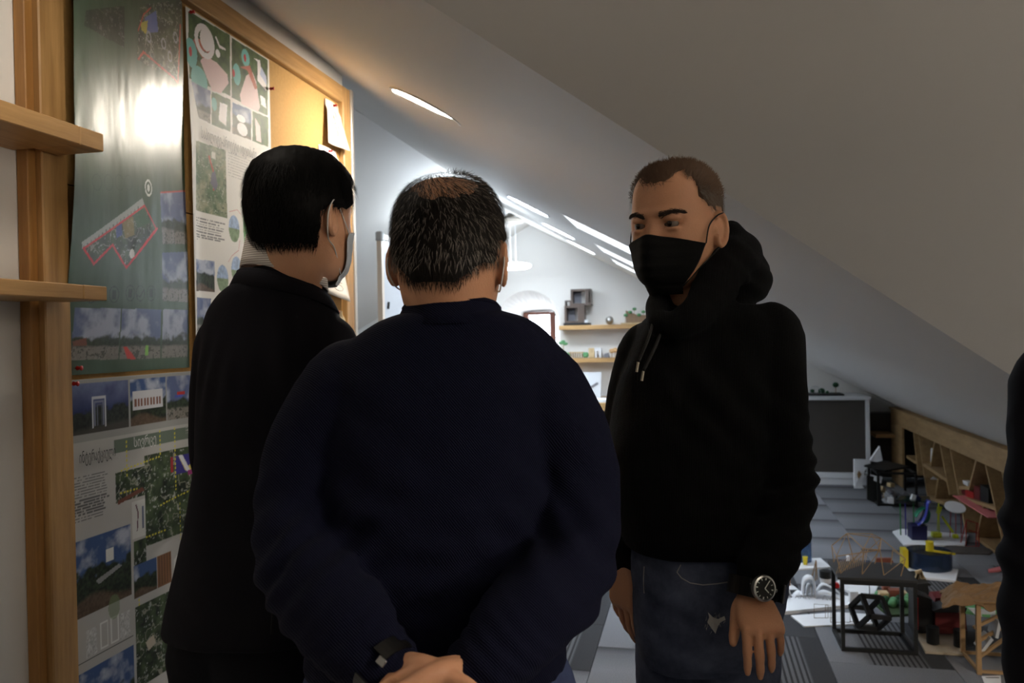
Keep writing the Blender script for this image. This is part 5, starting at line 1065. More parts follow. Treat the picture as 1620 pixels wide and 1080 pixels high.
def face_shape(P):
    x, y, z = P[..., 0], P[..., 1], P[..., 2]; ax = np.abs(x); fr = np.clip((y - 0.02) / 0.05, 0, 1); G = lambda v, s: np.exp(-(v / s) ** 2)
    dy = 0.0
    dy = dy + 0.024 * G(x, 0.0105 + 0.006 * np.clip((-z - .02) / .03, 0, 1)) * np.clip((0.012 - z) / 0.05, 0, 1) * np.clip((z + 0.062) / 0.010, 0, 1)
    dy = dy - 0.013 * G(ax - 0.031, 0.017) * G(z - 0.001, 0.012)
    dy = dy + 0.0065 * G(z - 0.0195, 0.0085) * G(ax - 0.028, 0.026)
    dy = dy + 0.005 * G(ax - 0.046, 0.016) * G(z + 0.030, 0.018)
    dy = dy + 0.007 * G(x, 0.024) * G(z + 0.072, 0.011) - 0.006 * G(x, 0.03) * G(z + 0.090, 0.008) + 0.006 * G(x, 0.022) * G(z + 0.108, 0.012)
    Q = P.copy(); Q[..., 1] = y + dy * fr; Q[..., 0] = x - np.sign(x) * 0.004 * G(z - 0.03, 0.03) * G(y - 0.05, 0.03); return Q
def head_frame(c, yaw, pitch=0.0, roll=0.0, s=1.0):
    """yaw 0 faces away from the camera; positive turns the face to the photo's right"""
    f = (FH * math.cos(yaw) + RGT * math.sin(yaw)); r = (RGT * math.cos(yaw) - FH * math.sin(yaw)); u = Vector((0, 0, 1))
    R = Matrix((r, f, u)).transposed() @ Matrix.Rotation(roll, 3, 'Y') @ Matrix.Rotation(pitch, 3, 'X')
    return lambda p: Vector(c) + R @ (Vector(p) * s), R, s
def ear(sol, fr, side, out=0.35):
    P = []; 
    for k in range(15):
        t = -0.55 * PI + 1.62 * PI * k / 14 - 0.1                      # rim from the front root over the top to the lobe
        P.append((0.010 + 0.012 * max(0, math.sin(t * .5)), -math.cos(t - PI / 2) * 0.0, 0))
    pts = []
    for k in range(17):
        t = math.radians(140 - 300 * k / 16); yy = 0.004 + 0.0165 * math.cos(t) * -1; zz = 0.0 + 0.030 * math.sin(t)
        if k > 12: yy *= 0.8
        o_ = 0.007 + 0.011 * max(0, (-(yy - 0.012)) / 0.03)
        pts.append(Vector((side * (0.0745 + o_ * 0.9), yy - 0.012, zz - 0.012)))
    rr = [0.0040 + 0.0012 * math.sin(PI * k / 16) for k in range(17)]; rr[-1] = rr[-2] = 0.0060; rr[-3] = 0.0055
    q = MB(); q.tube([fr(p) for p in pts], rr, 10); sol.put(q)
    q = MB(); q.ball((0, 0, 0), (0.0065, 0.0180, 0.0275), 16, 12); Rz = Matrix.Rotation(side * 0.30, 3, 'Z')
    sol.add([fr(Rz @ v + Vector((side * 0.0772, -0.0100, -0.011))) for v in q.v], q.f)
    q = MB(); q.ball((0, 0, 0), (0.006, 0.006, 0.008), 10, 8); sol.add([fr(v + Vector((side * 0.078, 0.002, -0.014))) for v in q.v], q.f)
def make_head(sol, fr, eyes=False):
    T, Z = head_grid(); P = face_shape(head_point(T, Z)).reshape(-1, 3)
    sol.add([fr(p) for p in P], grid_faces(*T.shape))
    for sd_ in (-1, 1): ear(sol, fr, sd_)
    if eyes:
        for sd_ in (-1, 1):
            q = MB(); q.ball((0, 0, 0), (0.0172, 0.0138, 0.0085), 18, 12); sol.add([fr(v + Vector((sd_ * 0.0315, 0.0802, 0.0098))) for v in q.v], q.f)
            q = MB(); q.ball((0, 0, 0), (0.0160, 0.0120, 0.0060), 18, 12); sol.add([fr(v + Vector((sd_ * 0.0315, 0.0790, -0.0092))) for v in q.v], q.f)

def hair_shell(fr, cover, thick, name, m, parent, seed=1, rough=0.003):
    """cover(t, x, y, z) > 0 where hair grows; the shell dips under the skin elsewhere"""
    T, Z = head_grid(110, 150); P = head_point(T, Z); x, y, z = P[..., 0], P[..., 1], P[..., 2]
    k = np.clip(cover(T, x, y, z), 0, 1); nn = P / np.array([.078 ** 2, .1 ** 2, .116 ** 2]); nn /= np.linalg.norm(nn, axis=-1, keepdims=True)
    g = fbm(x * 60 + y * 50, z * 40 + y * 31, seed, 3) - 0.5; fine = fbm(x * 260 + y * 240, z * 70, seed + 5, 2) - 0.5
    off = -0.007 + (0.007 + thick(x, y, z) + rough * g * 2 + 0.002 * fine) * k
    Q = (P + nn * off[..., None]).reshape(-1, 3); q = MB(); q.add([fr(p) for p in Q], grid_faces(*T.shape)); return q.build(name, m, parent, smooth=True)
def hair_strands(fr, count, density, length, flow, name, m, parent, seed=1, width=0.0006, lift=0.25, off=0.002):
    """tapered three-point blades rooted on the scalp"""
    R = np.random.RandomState(seed); vs = []; fs = []; got = 0
    while got < count:
        n = 4000; z = R.uniform(-0.09, 0.1155, n); t = R.uniform(0, 2 * PI, n); P = head_point(t, z); keep = R.rand(n) < density(t, P[:, 0], P[:, 1], P[:, 2]); P = P[keep]
        if len(P) == 0: continue
        nn = P / np.array([.078 ** 2, .1 ** 2, .116 ** 2]); nn /= np.linalg.norm(nn, axis=1, keepdims=True)
        d = flow(P, nn) + R.normal(0, 0.22, P.shape); d -= nn * np.sum(d * nn, 1, keepdims=True); d /= np.linalg.norm(d, axis=1, keepdims=True) + 1e-9
        L = length(P) * R.uniform(0.6, 1.25, len(P)); L = L[:, None]; sd_ = np.cross(d, nn) * width / 2
        base = P + nn * off; lf = lift * R.uniform(0.5, 1.5, (len(P), 1))
        mid = base + d * L * 0.5 + nn * L * 0.5 * lf; tip = base + d * L * (1 - 0.15 * lf) + nn * L * 0.62 * lf
        for b0, b1, c0, c1, e_ in zip(base - sd_, base + sd_, mid - sd_ * .8, mid + sd_ * .8, tip):
            i = len(vs); vs += [fr(b0), fr(b1), fr(c1), fr(c0), fr(e_)]; fs += [(i, i + 1, i + 2, i + 3), (i + 3, i + 2, i + 4)]
        got += len(P)
    me = bpy.data.meshes.new(name); me.from_pydata([tuple(v) for v in vs], [], fs); me.update(); return link_mesh(name, me, m, parent, smooth=True)

# ---- hand: x thumb side, y along the fingers, z back of the hand
def make_hand(sol, wrist, xa, ya, curl=(0.25, 0.35, 0.3), spread=0.06, s=1.0, thumb=(0.6, 0.3), mirror=False, fore=None, curls=None):
    ya = Vector(ya).normalized(); xa = Vector(xa); xa = (xa - ya * xa.dot(ya)).normalized(); za = xa.cross(ya) if not mirror else ya.cross(xa)
    T = lambda x, y, z: Vector(wrist) + (xa * x + ya * y + za * z) * s
    sol.loft([(T(0, -0.035, 0), xa * .029 * s, za * .020 * s, 2.2), (T(0, 0.0, 0), xa * .030 * s, za * .020 * s, 2.3), (T(.002, .03, 0), xa * .038 * s, za * .018 * s, 2.4), (T(.001, .065, .001), xa * .043 * s, za * .0155 * s, 2.5), (T(-.001, .090, 0), xa * .042 * s, za * .0135 * s, 2.6), (T(-.002, .100, -.002), xa * .037 * s, za * .010 * s, 2.4)], 28, 4)
    base = [(.0325, .092), (.0112, .097), (-.0110, .093), (-.0322, .083)]; ln = [(.038, .023, .018), (.041, .026, .019), (.039, .024, .018), (.030, .018, .016)]; rad = [.0094, .0096, .0091, .0080]
    tips = []
    for k in range(4):
        a0, a1, a2 = (curls[k] if curls else curl); ang = spread * (1.5 - k); x, y = base[k]
        p = T(x, y - 0.012, -0.001); P = [p]; tot = 0.0; R = [rad[k] * 1.08 * s]
        p = T(x, y, 0.0); P.append(p); R.append(rad[k] * 1.05 * s)
        for seg, (L, a) in enumerate(zip(ln[k], (a0, a1, a2))):
            tot += a; d = (ya * math.cos(tot) - za * math.sin(tot)) ; d = (d + xa * math.sin(ang) * math.cos(tot)).normalized()
            p = p + d * L * s * 0.5; P.append(p); R.append(rad[k] * (0.96 - 0.07 * seg) * s)
            p = p + d * L * s * 0.5; P.append(p); R.append(rad[k] * (1.0 - 0.10 * seg) * s)
        R[-1] *= 0.8; sol.limb(P, R, 0.95, 16, 3); tips.append((p, d))
        sol.ball(T(x, y - 0.004, 0.005), (0.0085 * s,) * 3, n=12, m=8)      # knuckle
    th0, th1 = thumb; P = [T(.022, .018, -.006), T(.036, .036, -.010)]
    d = (ya * math.cos(th0) + xa * math.sin(th0) - za * 0.25).normalized(); P.append(P[-1] + d * .036 * s); d2 = (d * math.cos(th1) + ya * math.sin(th1) * 0.8 - za * 0.2 * th1).normalized(); P.append(P[-1] + d2 * .017 * s); P.append(P[-1] + d2 * .013 * s)
    sol.limb(P, [.016 * s, .0145 * s, .0115 * s, .0108 * s, .0082 * s], 0.92, 16, 4)
    return tips, T

def straps(pts_list, r, m, parent, name='ear_loop'):
    for P in pts_list: q = MB(); q.tube(P, r, 6); q.build(name, m, parent, smooth=True)
def leg_forms(sol, hip, knee, ankle, r=(.095, .062, .048)):
    hip, knee, ankle = Vector(hip), Vector(knee), Vector(ankle); sol.limb([hip, hip.lerp(knee, .5), knee, knee.lerp(ankle, .4), ankle], [r[0], r[0] * .88, r[1], r[1] * .95, r[2]], 1.0, 28, 4)
def shoe(base, fwd, parent, m):
    f = Vector(fwd).normalized(); x = f.cross(Vector((0, 0, 1))); c = Vector(base); s = Solid()
    up = Vector((0, 0, 1)); s.loft([(c + f * d + up * h, x * w, up * t, 2.6) for d, h, w, t in ((-.07, .045, .022, .035), (-.05, .05, .034, .048), (0.02, .05, .040, .05), (.09, .04, .046, .04), (.15, .032, .046, .032), (.195, .026, .030, .022))], 24, 3)
    me = s.fuse('shoe', 0.008, 2); return link_mesh('shoe', me, m, parent, smooth=True)
def person(base, label): return Vector((base.x, base.y, 0.0)), label
def body_obj(me, base, label, m):
    o = link_mesh('person', me, m, loc=base, smooth=True); return tag(o, label, 'person', 'people talking in the attic')

def cloth_mat(name, col, kind='rib', rough=0.9, scale=420.0, strength=0.4, rot=None):
    m = bpy.data.materials.new(name); m.use_nodes = True; nt = m.node_tree; p = nt.nodes['Principled BSDF']; L = nt.links.new; N = nt.nodes.new
    p.inputs['Base Color'].default_value = col; p.inputs['Roughness'].default_value = rough; p.inputs['Specular IOR Level'].default_value = 0.12; p.inputs['Sheen Weight'].default_value = 0.02; p.inputs['Sheen Roughness'].default_value = 0.5; p.inputs['Sheen Tint'].default_value = (0.35, 0.4, 0.6, 1)
    tc = N('ShaderNodeTexCoord'); t = N('ShaderNodeTexWave'); t.bands_direction = {'rib': 'DIAGONAL', 'weave': 'Z', 'rib_x': 'X'}[kind]; t.inputs['Scale'].default_value = scale; t.inputs['Distortion'].default_value = 0.6
    nz = N('ShaderNodeTexNoise'); nz.inputs['Scale'].default_value = 600; ad = N('ShaderNodeMath'); ad.operation = 'ADD'
    L(tc.outputs['Object'], t.inputs['Vector']); L(tc.outputs['Object'], nz.inputs['Vector']); L(t.outputs['Fac'], ad.inputs[0]); L(nz.outputs['Fac'], ad.inputs[1])
    b = N('ShaderNodeBump'); b.inputs['Strength'].default_value = strength; b.inputs['Distance'].default_value = 0.0015; L(ad.outputs[0], b.inputs['Height']); L(b.outputs['Normal'], p.inputs['Normal'])
    return m
M_SWEATER = cloth_mat('navy_knit', srgb(9, 11, 32), 'rib', 0.85, 130, 0.6); M_SUIT = cloth_mat('dark_suit_wool', srgb(21, 20, 26), 'weave', 0.8, 300, 0.2); M_HOODIE = cloth_mat('black_sweatshirt', srgb(11, 11, 12), 'rib_x', 0.95, 110, 0.5)
M_DARKTR = cloth_mat('dark_trousers', srgb(20, 20, 25), 'weave', 0.85, 300, 0.2); M_SHOE = mat('black_leather', srgb(18, 17, 16), 0.4)
def denim(name, c0, c1):
    m = cloth_mat(name, c0, 'rib', 0.85, 500, 0.3); nt = m.node_tree; p = nt.nodes['Principled BSDF']; tc = nt.nodes.new('ShaderNodeTexCoord'); t = nt.nodes.new('ShaderNodeTexNoise'); t.inputs['Scale'].default_value = 9; t.inputs['Detail'].default_value = 6; t.inputs['Roughness'].default_value = 0.7
    r = nt.nodes.new('ShaderNodeValToRGB'); r.color_ramp.elements[0].position = 0.35; r.color_ramp.elements[0].color = c0; r.color_ramp.elements[1].position = 0.72; r.color_ramp.elements[1].color = c1
    nt.links.new(tc.outputs['Object'], t.inputs['Vector']); nt.links.new(t.outputs['Fac'], r.inputs['Fac']); nt.links.new(r.outputs['Color'], p.inputs['Base Color']); return m
M_DENIM = denim('worn_blue_denim', srgb(52, 58, 78), srgb(98, 106, 128)); M_DENIM2 = denim('blue_denim', srgb(42, 50, 78), srgb(62, 72, 104))
M_MASK = mat('black_mask_cloth', srgb(9, 9, 10), 0.85, spec=0.2, bump=0.2, bscale=500); M_MASKW = mat('pale_mask_cloth', srgb(196, 204, 214), 0.8); M_LOOP = mat('white_ear_loop', srgb(214, 212, 208), 0.7); M_LOOPB = mat('black_ear_loop', srgb(18, 18, 18), 0.7)
def watch(c, face_n, band_axis, parent, r=0.021, wrist_r=0.030, dial=True, wrist_c=None, steel=False):
    """face disc with a bezel, hands, strap round the wrist"""
    t = thing('wrist_watch', 'round steel watch with a black dial on the black hoodie wearer\'s wrist' if dial else 'steel watch with a black strap on the wrist clasped behind the navy sweater', 'watch', c)
    n = Vector(face_n).normalized(); a = Vector(band_axis).normalized(); a = (a - n * a.dot(n)).normalized(); u = n.cross(a)
    if not dial:
        q = MB(); q.box(c, (.009, .004, .012), R=Matrix((u, n, a)).transposed()); q.build('buckle', M_STEEL, t, bevel=.001)
    q = MB(); q.lathe(c, [(r * .3, -.004), (r, -.004), (r * 1.08, .001), (r * 1.05, .005), (r * .9, .006), (r * .88, .0035), (.001, .0035)], 36, n)
    if dial: q.build('case', M_STEEL, t, smooth=False)
    q = MB(); q.lathe(c + n * .0037, [(.0005, 0), (r * .87, 0), (r * .87, .0006), (.0005, .0006)], 32, n); dl = q.build('dial', M_BLACK, t) if dial else None
    if dial:
        M_LUME = mat('watch_lume', srgb(216, 220, 214), 0.5)
        for k in range(12):
            d = a * math.cos(PI * k / 6) + u * math.sin(PI * k / 6); q = MB(); q.beam(c + n * .0046 + d * r * .66, c + n * .0046 + d * r * (.82 if k % 3 else .84), .0012 if k % 3 else .0022, .0005, n); q.build('hour_mark', M_LUME, dl)
        for ang, ln in ((1.0, .5), (2.65, .68)): d = a * math.cos(ang) + u * math.sin(ang); q = MB(); q.beam(c + n * .0052, c + n * .0052 + d * r * ln, .0016, .0005, n); q.build('hand', M_LUME, dl)
        q = MB(); q.tube([c + u * r * 1.05, c + u * (r * 1.05 + .005)], .003, 10); q.build('crown', M_STEEL, t)
    wc = Vector(wrist_c) if wrist_c is not None else c - n * wrist_r
    vs = []; fs = []; w = r * 0.75; m_ = 30
    dn = (c - wc).length
    for k in range(m_ + 1):
        th = 0.45 + (2 * PI - 0.9) * k / m_; o_ = u * math.sin(th) * wrist_r * 1.08 + n * math.cos(th) * dn
        for rr, aa in ((1.0, -w), (1.0, w), (1.06, w), (1.06, -w)): vs.append(wc + o_ * rr + a * aa)
    for k in range(m_):
        for j in range(4): fs.append((k * 4 + j, k * 4 + (j + 1) % 4, (k + 1) * 4 + (j + 1) % 4, (k + 1) * 4 + j))
    fs += [(0, 1, 2, 3)[::-1], tuple(m_ * 4 + j for j in range(4))]; q = MB(); q.add(vs, fs); q.build('strap', M_SHOE, t, smooth=False)
    return t
# ---- the person in the navy sweater, back to the camera, hands clasped behind
ZM = 1.20
hb = V(692, 1000, ZM); base = Vector((hb.x, hb.y, 0))
frM, RM, _ = head_frame(V(712, 406, ZM), math.radians(10), pitch=0.02, roll=0.03)
sol = Solid(); make_head(sol, frM)
sol.limb([frM((0, -.022, -.04)), V(714, 478, ZM), V(708, 530, ZM)], [.062, .066, .074], 0.95)
me_head = sol.fuse('body_head', 0.0032, 4)
# ears, neck, then the hidden trunk, arms and legs of the same body
sol = Solid()
sol.loft(rings_px([(505, 670, 755, ZM, .12), (560, 560, 850, ZM + .02, .17), (700, 550, 850, ZM + .02, .20), (900, 545, 850, ZM + .02, .24), (1040, 530, 860, ZM + .02, .24)]), 32, 3)
AL = [V(560, 615, ZM), V(495, 705, ZM - .01), V(474, 800, ZM - .03), V(484, 905, 1.10), V(545, 985, 1.01), V(596, 1046, .965), V(616, 1062, .955)]
AR = [V(845, 615, ZM), V(900, 705, ZM - .01), V(914, 800, ZM - .03), V(892, 905, 1.10), V(832, 980, 1.01), V(772, 1046, .965), V(748, 1068, .955)]
sol.limb(AL, [.05, .045, .042, .042, .036, .03, .028]); sol.limb(AR, [.05, .045, .042, .042, .036, .03, .028])
hipL, hipR = base + RGT * -.10 + Vector((0, 0, .90)), base + RGT * .10 + Vector((0, 0, .90))
for h_ in (hipL, hipR): leg_forms(sol, h_, Vector((h_.x, h_.y, .48)) + FH * .01, Vector((h_.x, h_.y, .07)), (.085, .055, .04))
me_trunk = sol.fuse('body_trunk', 0.010, 2)
sol = Solid()                                       # left hand held in the right one
make_hand(sol, V(622, 1061, .950), xa=Vector((0, 0, 1)) * .9 - FH * .3, ya=RGT * .80 + Vector((0, 0, -.35)) - FH * .05, curl=(.55, .7, .4), thumb=(.25, .5), s=.98)
make_hand(sol, V(742, 1066, .950), xa=Vector((0, 0, 1)) * .8 - FH * .5, ya=-RGT * .9 + Vector((0, 0, -.22)) - FH * .18, curl=(.8, 1.0, .6), thumb=(.15, .9), s=1.0, mirror=True)
me_hand = sol.fuse('body_hands', 0.0028, 4)
mid = body_obj(join('person', [me_head, me_trunk, me_hand]), base, 'person in a navy knitted sweater seen from behind, hands clasped at the back, thinning hair', SKIN)
# hair: dense at the sides and nape, a bare crown
def crown(x, y, z): return 0.55 * (fbm(x * 70 + 3, y * 70 + z * 60, 5, 3) - .5) + np.sqrt(((x - .002) / .046) ** 2 + ((y + .052) / .052) ** 2 + ((z - .100) / .036) ** 2)
nape = lambda x, y, z: np.clip((z + .050 - .030 * np.clip((np.abs(x) - .030) / .035, 0, 1)) / .012, 0, 1)
def coverM(t, x, y, z):
    side = np.clip((z - np.where(y > -.03, np.where(y > .03, .05, .012), -.075)) / .015, 0, 1); return np.where(y < -.03, nape(x, y, z), side) * np.clip((y * -1 + .085) / .02, 0, 1) * np.clip((crown(x, y, z) - .72) / .55, 0, 1)
hair_shell(frM, coverM, lambda x, y, z: .002 + .003 * np.clip((z + .07) / .05, 0, 1) - .003 * np.clip((z - .06) / .04, 0, 1), 'hair', M_HAIR_DARK, mid, 4, .002)
def flowM(P, n):
    d = np.zeros_like(P); d[:, 2] = -1.0; c = P - np.array([0.006, -.045, .1]); tw = np.stack([-c[:, 1], c[:, 0], 0 * c[:, 0]], 1); r = np.linalg.norm(c, axis=1, keepdims=True) + 1e-6
    k = np.exp(-(r / .06) ** 2); return d * (1 - k) + k * (tw / r * 1.0 + c / r * .9)
hair_strands(frM, 11000, lambda t, x, y, z: np.clip(coverM(t, x, y, z), .42 * (z > .02) * (y < .05), 1) * (y < .03), lambda P: .012 + .010 * np.clip((P[:, 2] - .02) / .06, 0, 1), flowM, 'hair_strands', M_HAIR_DARK, mid, 6, .0007, .16, .006)
hair_strands(frM, 260, lambda t, x, y, z: 1.0 * (y < 0) * (z > -.02), lambda P: .016 + 0 * P[:, 0], flowM, 'grey_hair_strands', mat('grey_strand', srgb(120, 112, 104), .5), mid, 16, .0006, .5, .006)
for sd_ in (-1, 1):
    straps([smooth_path([frM((sd_ * .060, .060, -.045)), frM((sd_ * .073, .015, -.052)), frM((sd_ * .082, -.018, -.042)), frM((sd_ * .0885, -.030, -.012)), frM((sd_ * .085, -.014, .016))], 6)], .0012, M_LOOP, mid)
# sweater
sol = Solid()
sol.loft(rings_px([(486, 664, 770, ZM, .125), (491, 650, 785, ZM, .15), (504, 608, 832, ZM, .175), (530, 565, 868, ZM + .01, .205), (566, 525, 893, ZM + .015, .235), (610, 515, 890, ZM + .02, .265), (700, 512, 886, ZM + .025, .29), (800, 508, 886, ZM + .02, .31), (890, 505, 888, ZM + .02, .33), (965, 497, 893, ZM + .02, .345), (1005, 490, 896, ZM + .02, .345), (1038, 489, 896, ZM + .02, .34)], 2.4), 48, 4)
sol.limb(AL, [.078, .068, .065, .066, .060, .050, .041]); sol.limb(AR, [.078, .068, .065, .066, .060, .050, .041])
me = sol.fuse('sweater', 0.0062, 5)
eL, eR = AL[3], AR[3]
wrinkle(me, .003, .09, 3, folds=[(eL, .11, (1, 0, -.9), .042, .0055), (eR, .11, (-1, 0, -.9), .042, .0055), (AL[5], .07, RGT * .7 + Vector((0, 0, -.7)), .022, .003), (AR[5], .07, -RGT * .7 + Vector((0, 0, -.7)), .022, .003), (V(570, 800, ZM - .12), .13, (.5, 0, 1), .07, .004), (V(830, 800, ZM - .12), .13, (-.5, 0, 1), .07, .004), (V(690, 990, ZM - .15), .16, (0, 0, 1), .05, .004)])
sw = link_mesh('sweater', me, M_SWEATER, mid, smooth=True)
vs = []; fs = []; n = 48                            # ribbed collar band standing at the neck
for i in range(6):
    for k in range(n):
        t = 2 * PI * k / n; f = i / 5; rr = (.088, .080, .073, .069, .070, .075)[i]; dz = (-.030, -.014, .000, .009, .012, .006)[i] - .012 * math.sin(t)
        vs.append(V(715, 495, ZM) + RGT * rr * math.cos(t) + FH * rr * 1.05 * math.sin(t) + Vector((0, 0, dz)))
for i in range(5):
    for k in range(n): fs.append((i * n + k, i * n + (k + 1) % n, (i + 1) * n + (k + 1) % n, (i + 1) * n + k))
q = MB(); q.add(vs, fs); o = q.build('collar_band', M_SWEATER, sw, smooth=True); md = o.modifiers.new('thickness', 'SOLIDIFY'); md.thickness = .003
# jeans
sol = Solid(); sol.loft(rings_px([(1000, 502, 884, ZM + .02, .30), (1060, 496, 893, ZM + .02, .325), (1150, 500, 892, ZM + .02, .32), (1230, 520, 880, ZM + .02, .27)]), 40, 3)
for h_ in (hipL, hipR): leg_forms(sol, Vector((h_.x, h_.y, .88)), Vector((h_.x, h_.y, .48)) + FH * .01, Vector((h_.x, h_.y, .06)), (.115, .082, .072))
me = sol.fuse('jeans', .009, 4); wrinkle(me, .003, .06, 9); jn = link_mesh('jeans', me, M_DENIM2, mid, smooth=True)
for h_ in (hipL, hipR): shoe(Vector((h_.x, h_.y, 0)), FH, mid, M_SHOE)
watch(V(603, 1046, .915), -FH + Vector((0, 0, .5)) - RGT * .3, RGT * .75 + Vector((0, 0, -.6)), None, r=.014, wrist_r=.034, dial=False, wrist_c=V(611, 1057, .955))
# ---- the person in the dark suit, looking at the board
ZS = 1.50
hb = V(425, 960, ZS); base = Vector((hb.x, hb.y, 0))
frS, RS, _ = head_frame(V(479, 343, ZS), math.radians(30), pitch=-0.04)
sol = Solid(); make_head(sol, frS)
sol.limb([frS((0, -.030, -.03)), frS((0, -.028, -.085)), V(452, 470, ZS)], [.058, .059, .066], 0.95)
me_head = sol.fuse('body_head', 0.0036, 4)
sol = Solid(); sol.loft(rings_px([(450, 425, 485, ZS, .11), (500, 365, 515, ZS, .16), (620, 350, 525, ZS, .19), (800, 345, 525, ZS, .2), (960, 340, 530, ZS, .22)]), 32, 3)
AL = [V(362, 545, ZS), V(352, 640, ZS + .05), V(352, 742, ZS + .09), V(392, 800, ZS + .26), V(420, 812, ZS + .34)]
AR = [V(515, 545, ZS), V(528, 640, ZS + .03), V(530, 760, ZS + .05), V(528, 850, ZS + .12), V(520, 905, ZS + .16)]
for A_ in (AL, AR): sol.limb(A_, [.045, .043, .038, .034, .028])
hipL, hipR = base + RGT * -.085 + Vector((0, 0, .90)), base + RGT * .085 + Vector((0, 0, .90))
for h_ in (hipL, hipR): leg_forms(sol, h_, Vector((h_.x, h_.y, .48)) + FH * .01, Vector((h_.x, h_.y, .07)), (.075, .05, .038))
me_trunk = sol.fuse('body_trunk', .010, 2)
sol = Solid()
make_hand(sol, AL[-1] + RGT * .03, xa=(0, 0, 1), ya=RGT * .9 + FH * .3, curl=(.4, .5, .3)); make_hand(sol, AR[-1] + Vector((0, 0, -.04)), xa=FH, ya=(0, 0, -1), curl=(.3, .4, .3), mirror=True)
me_hand = sol.fuse('body_hands', .0045, 2)
sui = body_obj(join('person', [me_head, me_trunk, me_hand]), base, 'person in a dark suit with a striped shirt collar, facing the posters', SKIN2)
def coverS(t, x, y, z):
    hl = np.where(y < -.035, -.068 + .10 * np.abs(x) ** 1.0 * .2, np.where(y < .015, .004 - .4 * np.clip(-.010 - y, 0, 1), np.where(y < .045, .012, .055)))
    return np.clip((z - hl) / .010, 0, 1)
hair_shell(frS, coverS, lambda x, y, z: .005 + .007 * np.clip((z + .06) / .06, 0, 1) + .001 * np.clip((z - .05) / .05, 0, 1), 'hair', M_HAIR_BLACK, sui, 8, .0022)
hair_strands(frS, 9000, lambda t, x, y, z: coverS(t, x, y, z), lambda P: .018 + .008 * (P[:, 2] > .04), lambda P, n: np.array([0.15, -.25, -1.0]) + 0 * P, 'hair_strands', M_HAIR_BLACK, sui, 9, .0009, .10, .011)
hair_strands(frS, 2500, lambda t, x, y, z: coverS(t, x, y, z) * (z < .0), lambda P: .014 + 0 * P[:, 0], lambda P, n: np.array([0.0, 0, -1.0]) + 0 * P, 'nape_strands', M_HAIR_BLACK, sui, 10, .0008, .1, .006)
def mask(fr, m, parent, top=.0, pleats=True, name='face_mask'):
    T = np.linspace(math.radians(20), math.radians(160), 60); Z = np.linspace(-.126, top - .020, 44); TT, ZZ = np.meshgrid(T, Z); TT = PI / 2 + (TT - PI / 2) * (1 - .34 * np.clip((-.045 - ZZ) / .08, 0, 1) ** 1.3)
    P = head_point(TT, np.clip(ZZ, -.109, 1)) * np.array([1.05, 1.03, 1.0]); x, y, z = P[..., 0], P[..., 1], ZZ; ax = np.abs(x)
    up = np.clip((ZZ - (top - .045)) / .025, 0, 1)
    nose = .022 * np.exp(-(x / .028) ** 2) * np.clip((.012 - ZZ) / .045, 0, 1) * np.clip((ZZ + .145) / .07, 0, 1)
    lo = np.clip((-.085 - ZZ) / .04, 0, 1); y = y + .004 + nose - .016 * lo ** 2
    if pleats: y = y + .0006 * np.sign(np.sin(ZZ * 2 * PI / .020)) * np.exp(-(x / .06) ** 2) * (1 - up)
    zt = ZZ - .010 * (ax / .06) ** 2 * up + .004 * np.exp(-(x / .016) ** 2) * up
    xx = x * 1.02 * (1 - .03 * lo); 
    vs = [fr((a, b, c)) for a, b, c in zip(xx.ravel(), y.ravel(), zt.ravel())]; n = TT.shape[1]; fs = [(i * n + k, i * n + k + 1, (i + 1) * n + k + 1, (i + 1) * n + k) for i in range(TT.shape[0] - 1) for k in range(n - 1)]
    q = MB(); q.add(vs, fs); o = q.build(name, m, parent, smooth=True); md = o.modifiers.new('thickness', 'SOLIDIFY'); md.thickness = .0014; md.offset = 1
    g = lambda i, k: Vector((xx[i, k], y[i, k], zt[i, k])); return o, g
mk, g_ = mask(frS, M_MASKW, sui, .005)
for sd_, k in ((1, 0), (-1, 59)):
    straps([smooth_path([frS(g_(43, k)), frS((sd_ * .080, .012, .012)), frS((sd_ * .0885, -.010, .022)), frS((sd_ * .0945, -.030, .002)), frS((sd_ * .0905, -.030, -.022)), frS((sd_ * .080, -.016, -.050)), frS((sd_ * .071, .010, -.064)), frS(g_(8, k))], 6)], .0013, M_LOOP, sui)
# shirt collar: a standing band with fine stripes
def striped(name):
    m = mat(name, srgb(214, 208, 200), .8); nt = m.node_tree; p = nt.nodes['Principled BSDF']; tc = nt.nodes.new('ShaderNodeTexCoord'); t = nt.nodes.new('ShaderNodeTexWave'); t.bands_direction = 'Z'; t.inputs['Scale'].default_value = 75; r = nt.nodes.new('ShaderNodeValToRGB')
    r.color_ramp.elements[0].position = .25; r.color_ramp.elements[0].color = srgb(168, 160, 154); r.color_ramp.elements[1].position = .45; r.color_ramp.elements[1].color = srgb(226, 220, 214)
    nt.links.new(tc.outputs['Object'], t.inputs['Vector']); nt.links.new(t.outputs['Fac'], r.inputs['Fac']); nt.links.new(r.outputs['Color'], p.inputs['Base Color']); return m
M_SHIRT = striped('striped_shirt')
vs = []; fs = []; n = 48; c0 = V(450, 428, ZS)
fS = FH * math.cos(.75) + RGT * math.sin(.75); rS = RGT * math.cos(.75) - FH * math.sin(.75)
for i in range(5):
    for k in range(n):
        t = 2 * PI * k / n; f = i / 4; rr = 1.0 + .10 * (1 - f); dz = -.018 + .060 * f - .026 * math.sin(t)
        vs.append(c0 + rS * .0700 * rr * math.cos(t) + fS * (.074 * rr * math.sin(t) + .006 * f) + Vector((0, 0, dz)))
for i in range(4):
    for k in range(n): fs.append((i * n + k, i * n + (k + 1) % n, (i + 1) * n + (k + 1) % n, (i + 1) * n + k))
q = MB(); q.add(vs, fs); o = q.build('shirt_collar', M_SHIRT, sui, smooth=True); md = o.modifiers.new('thickness', 'SOLIDIFY'); md.thickness = .003
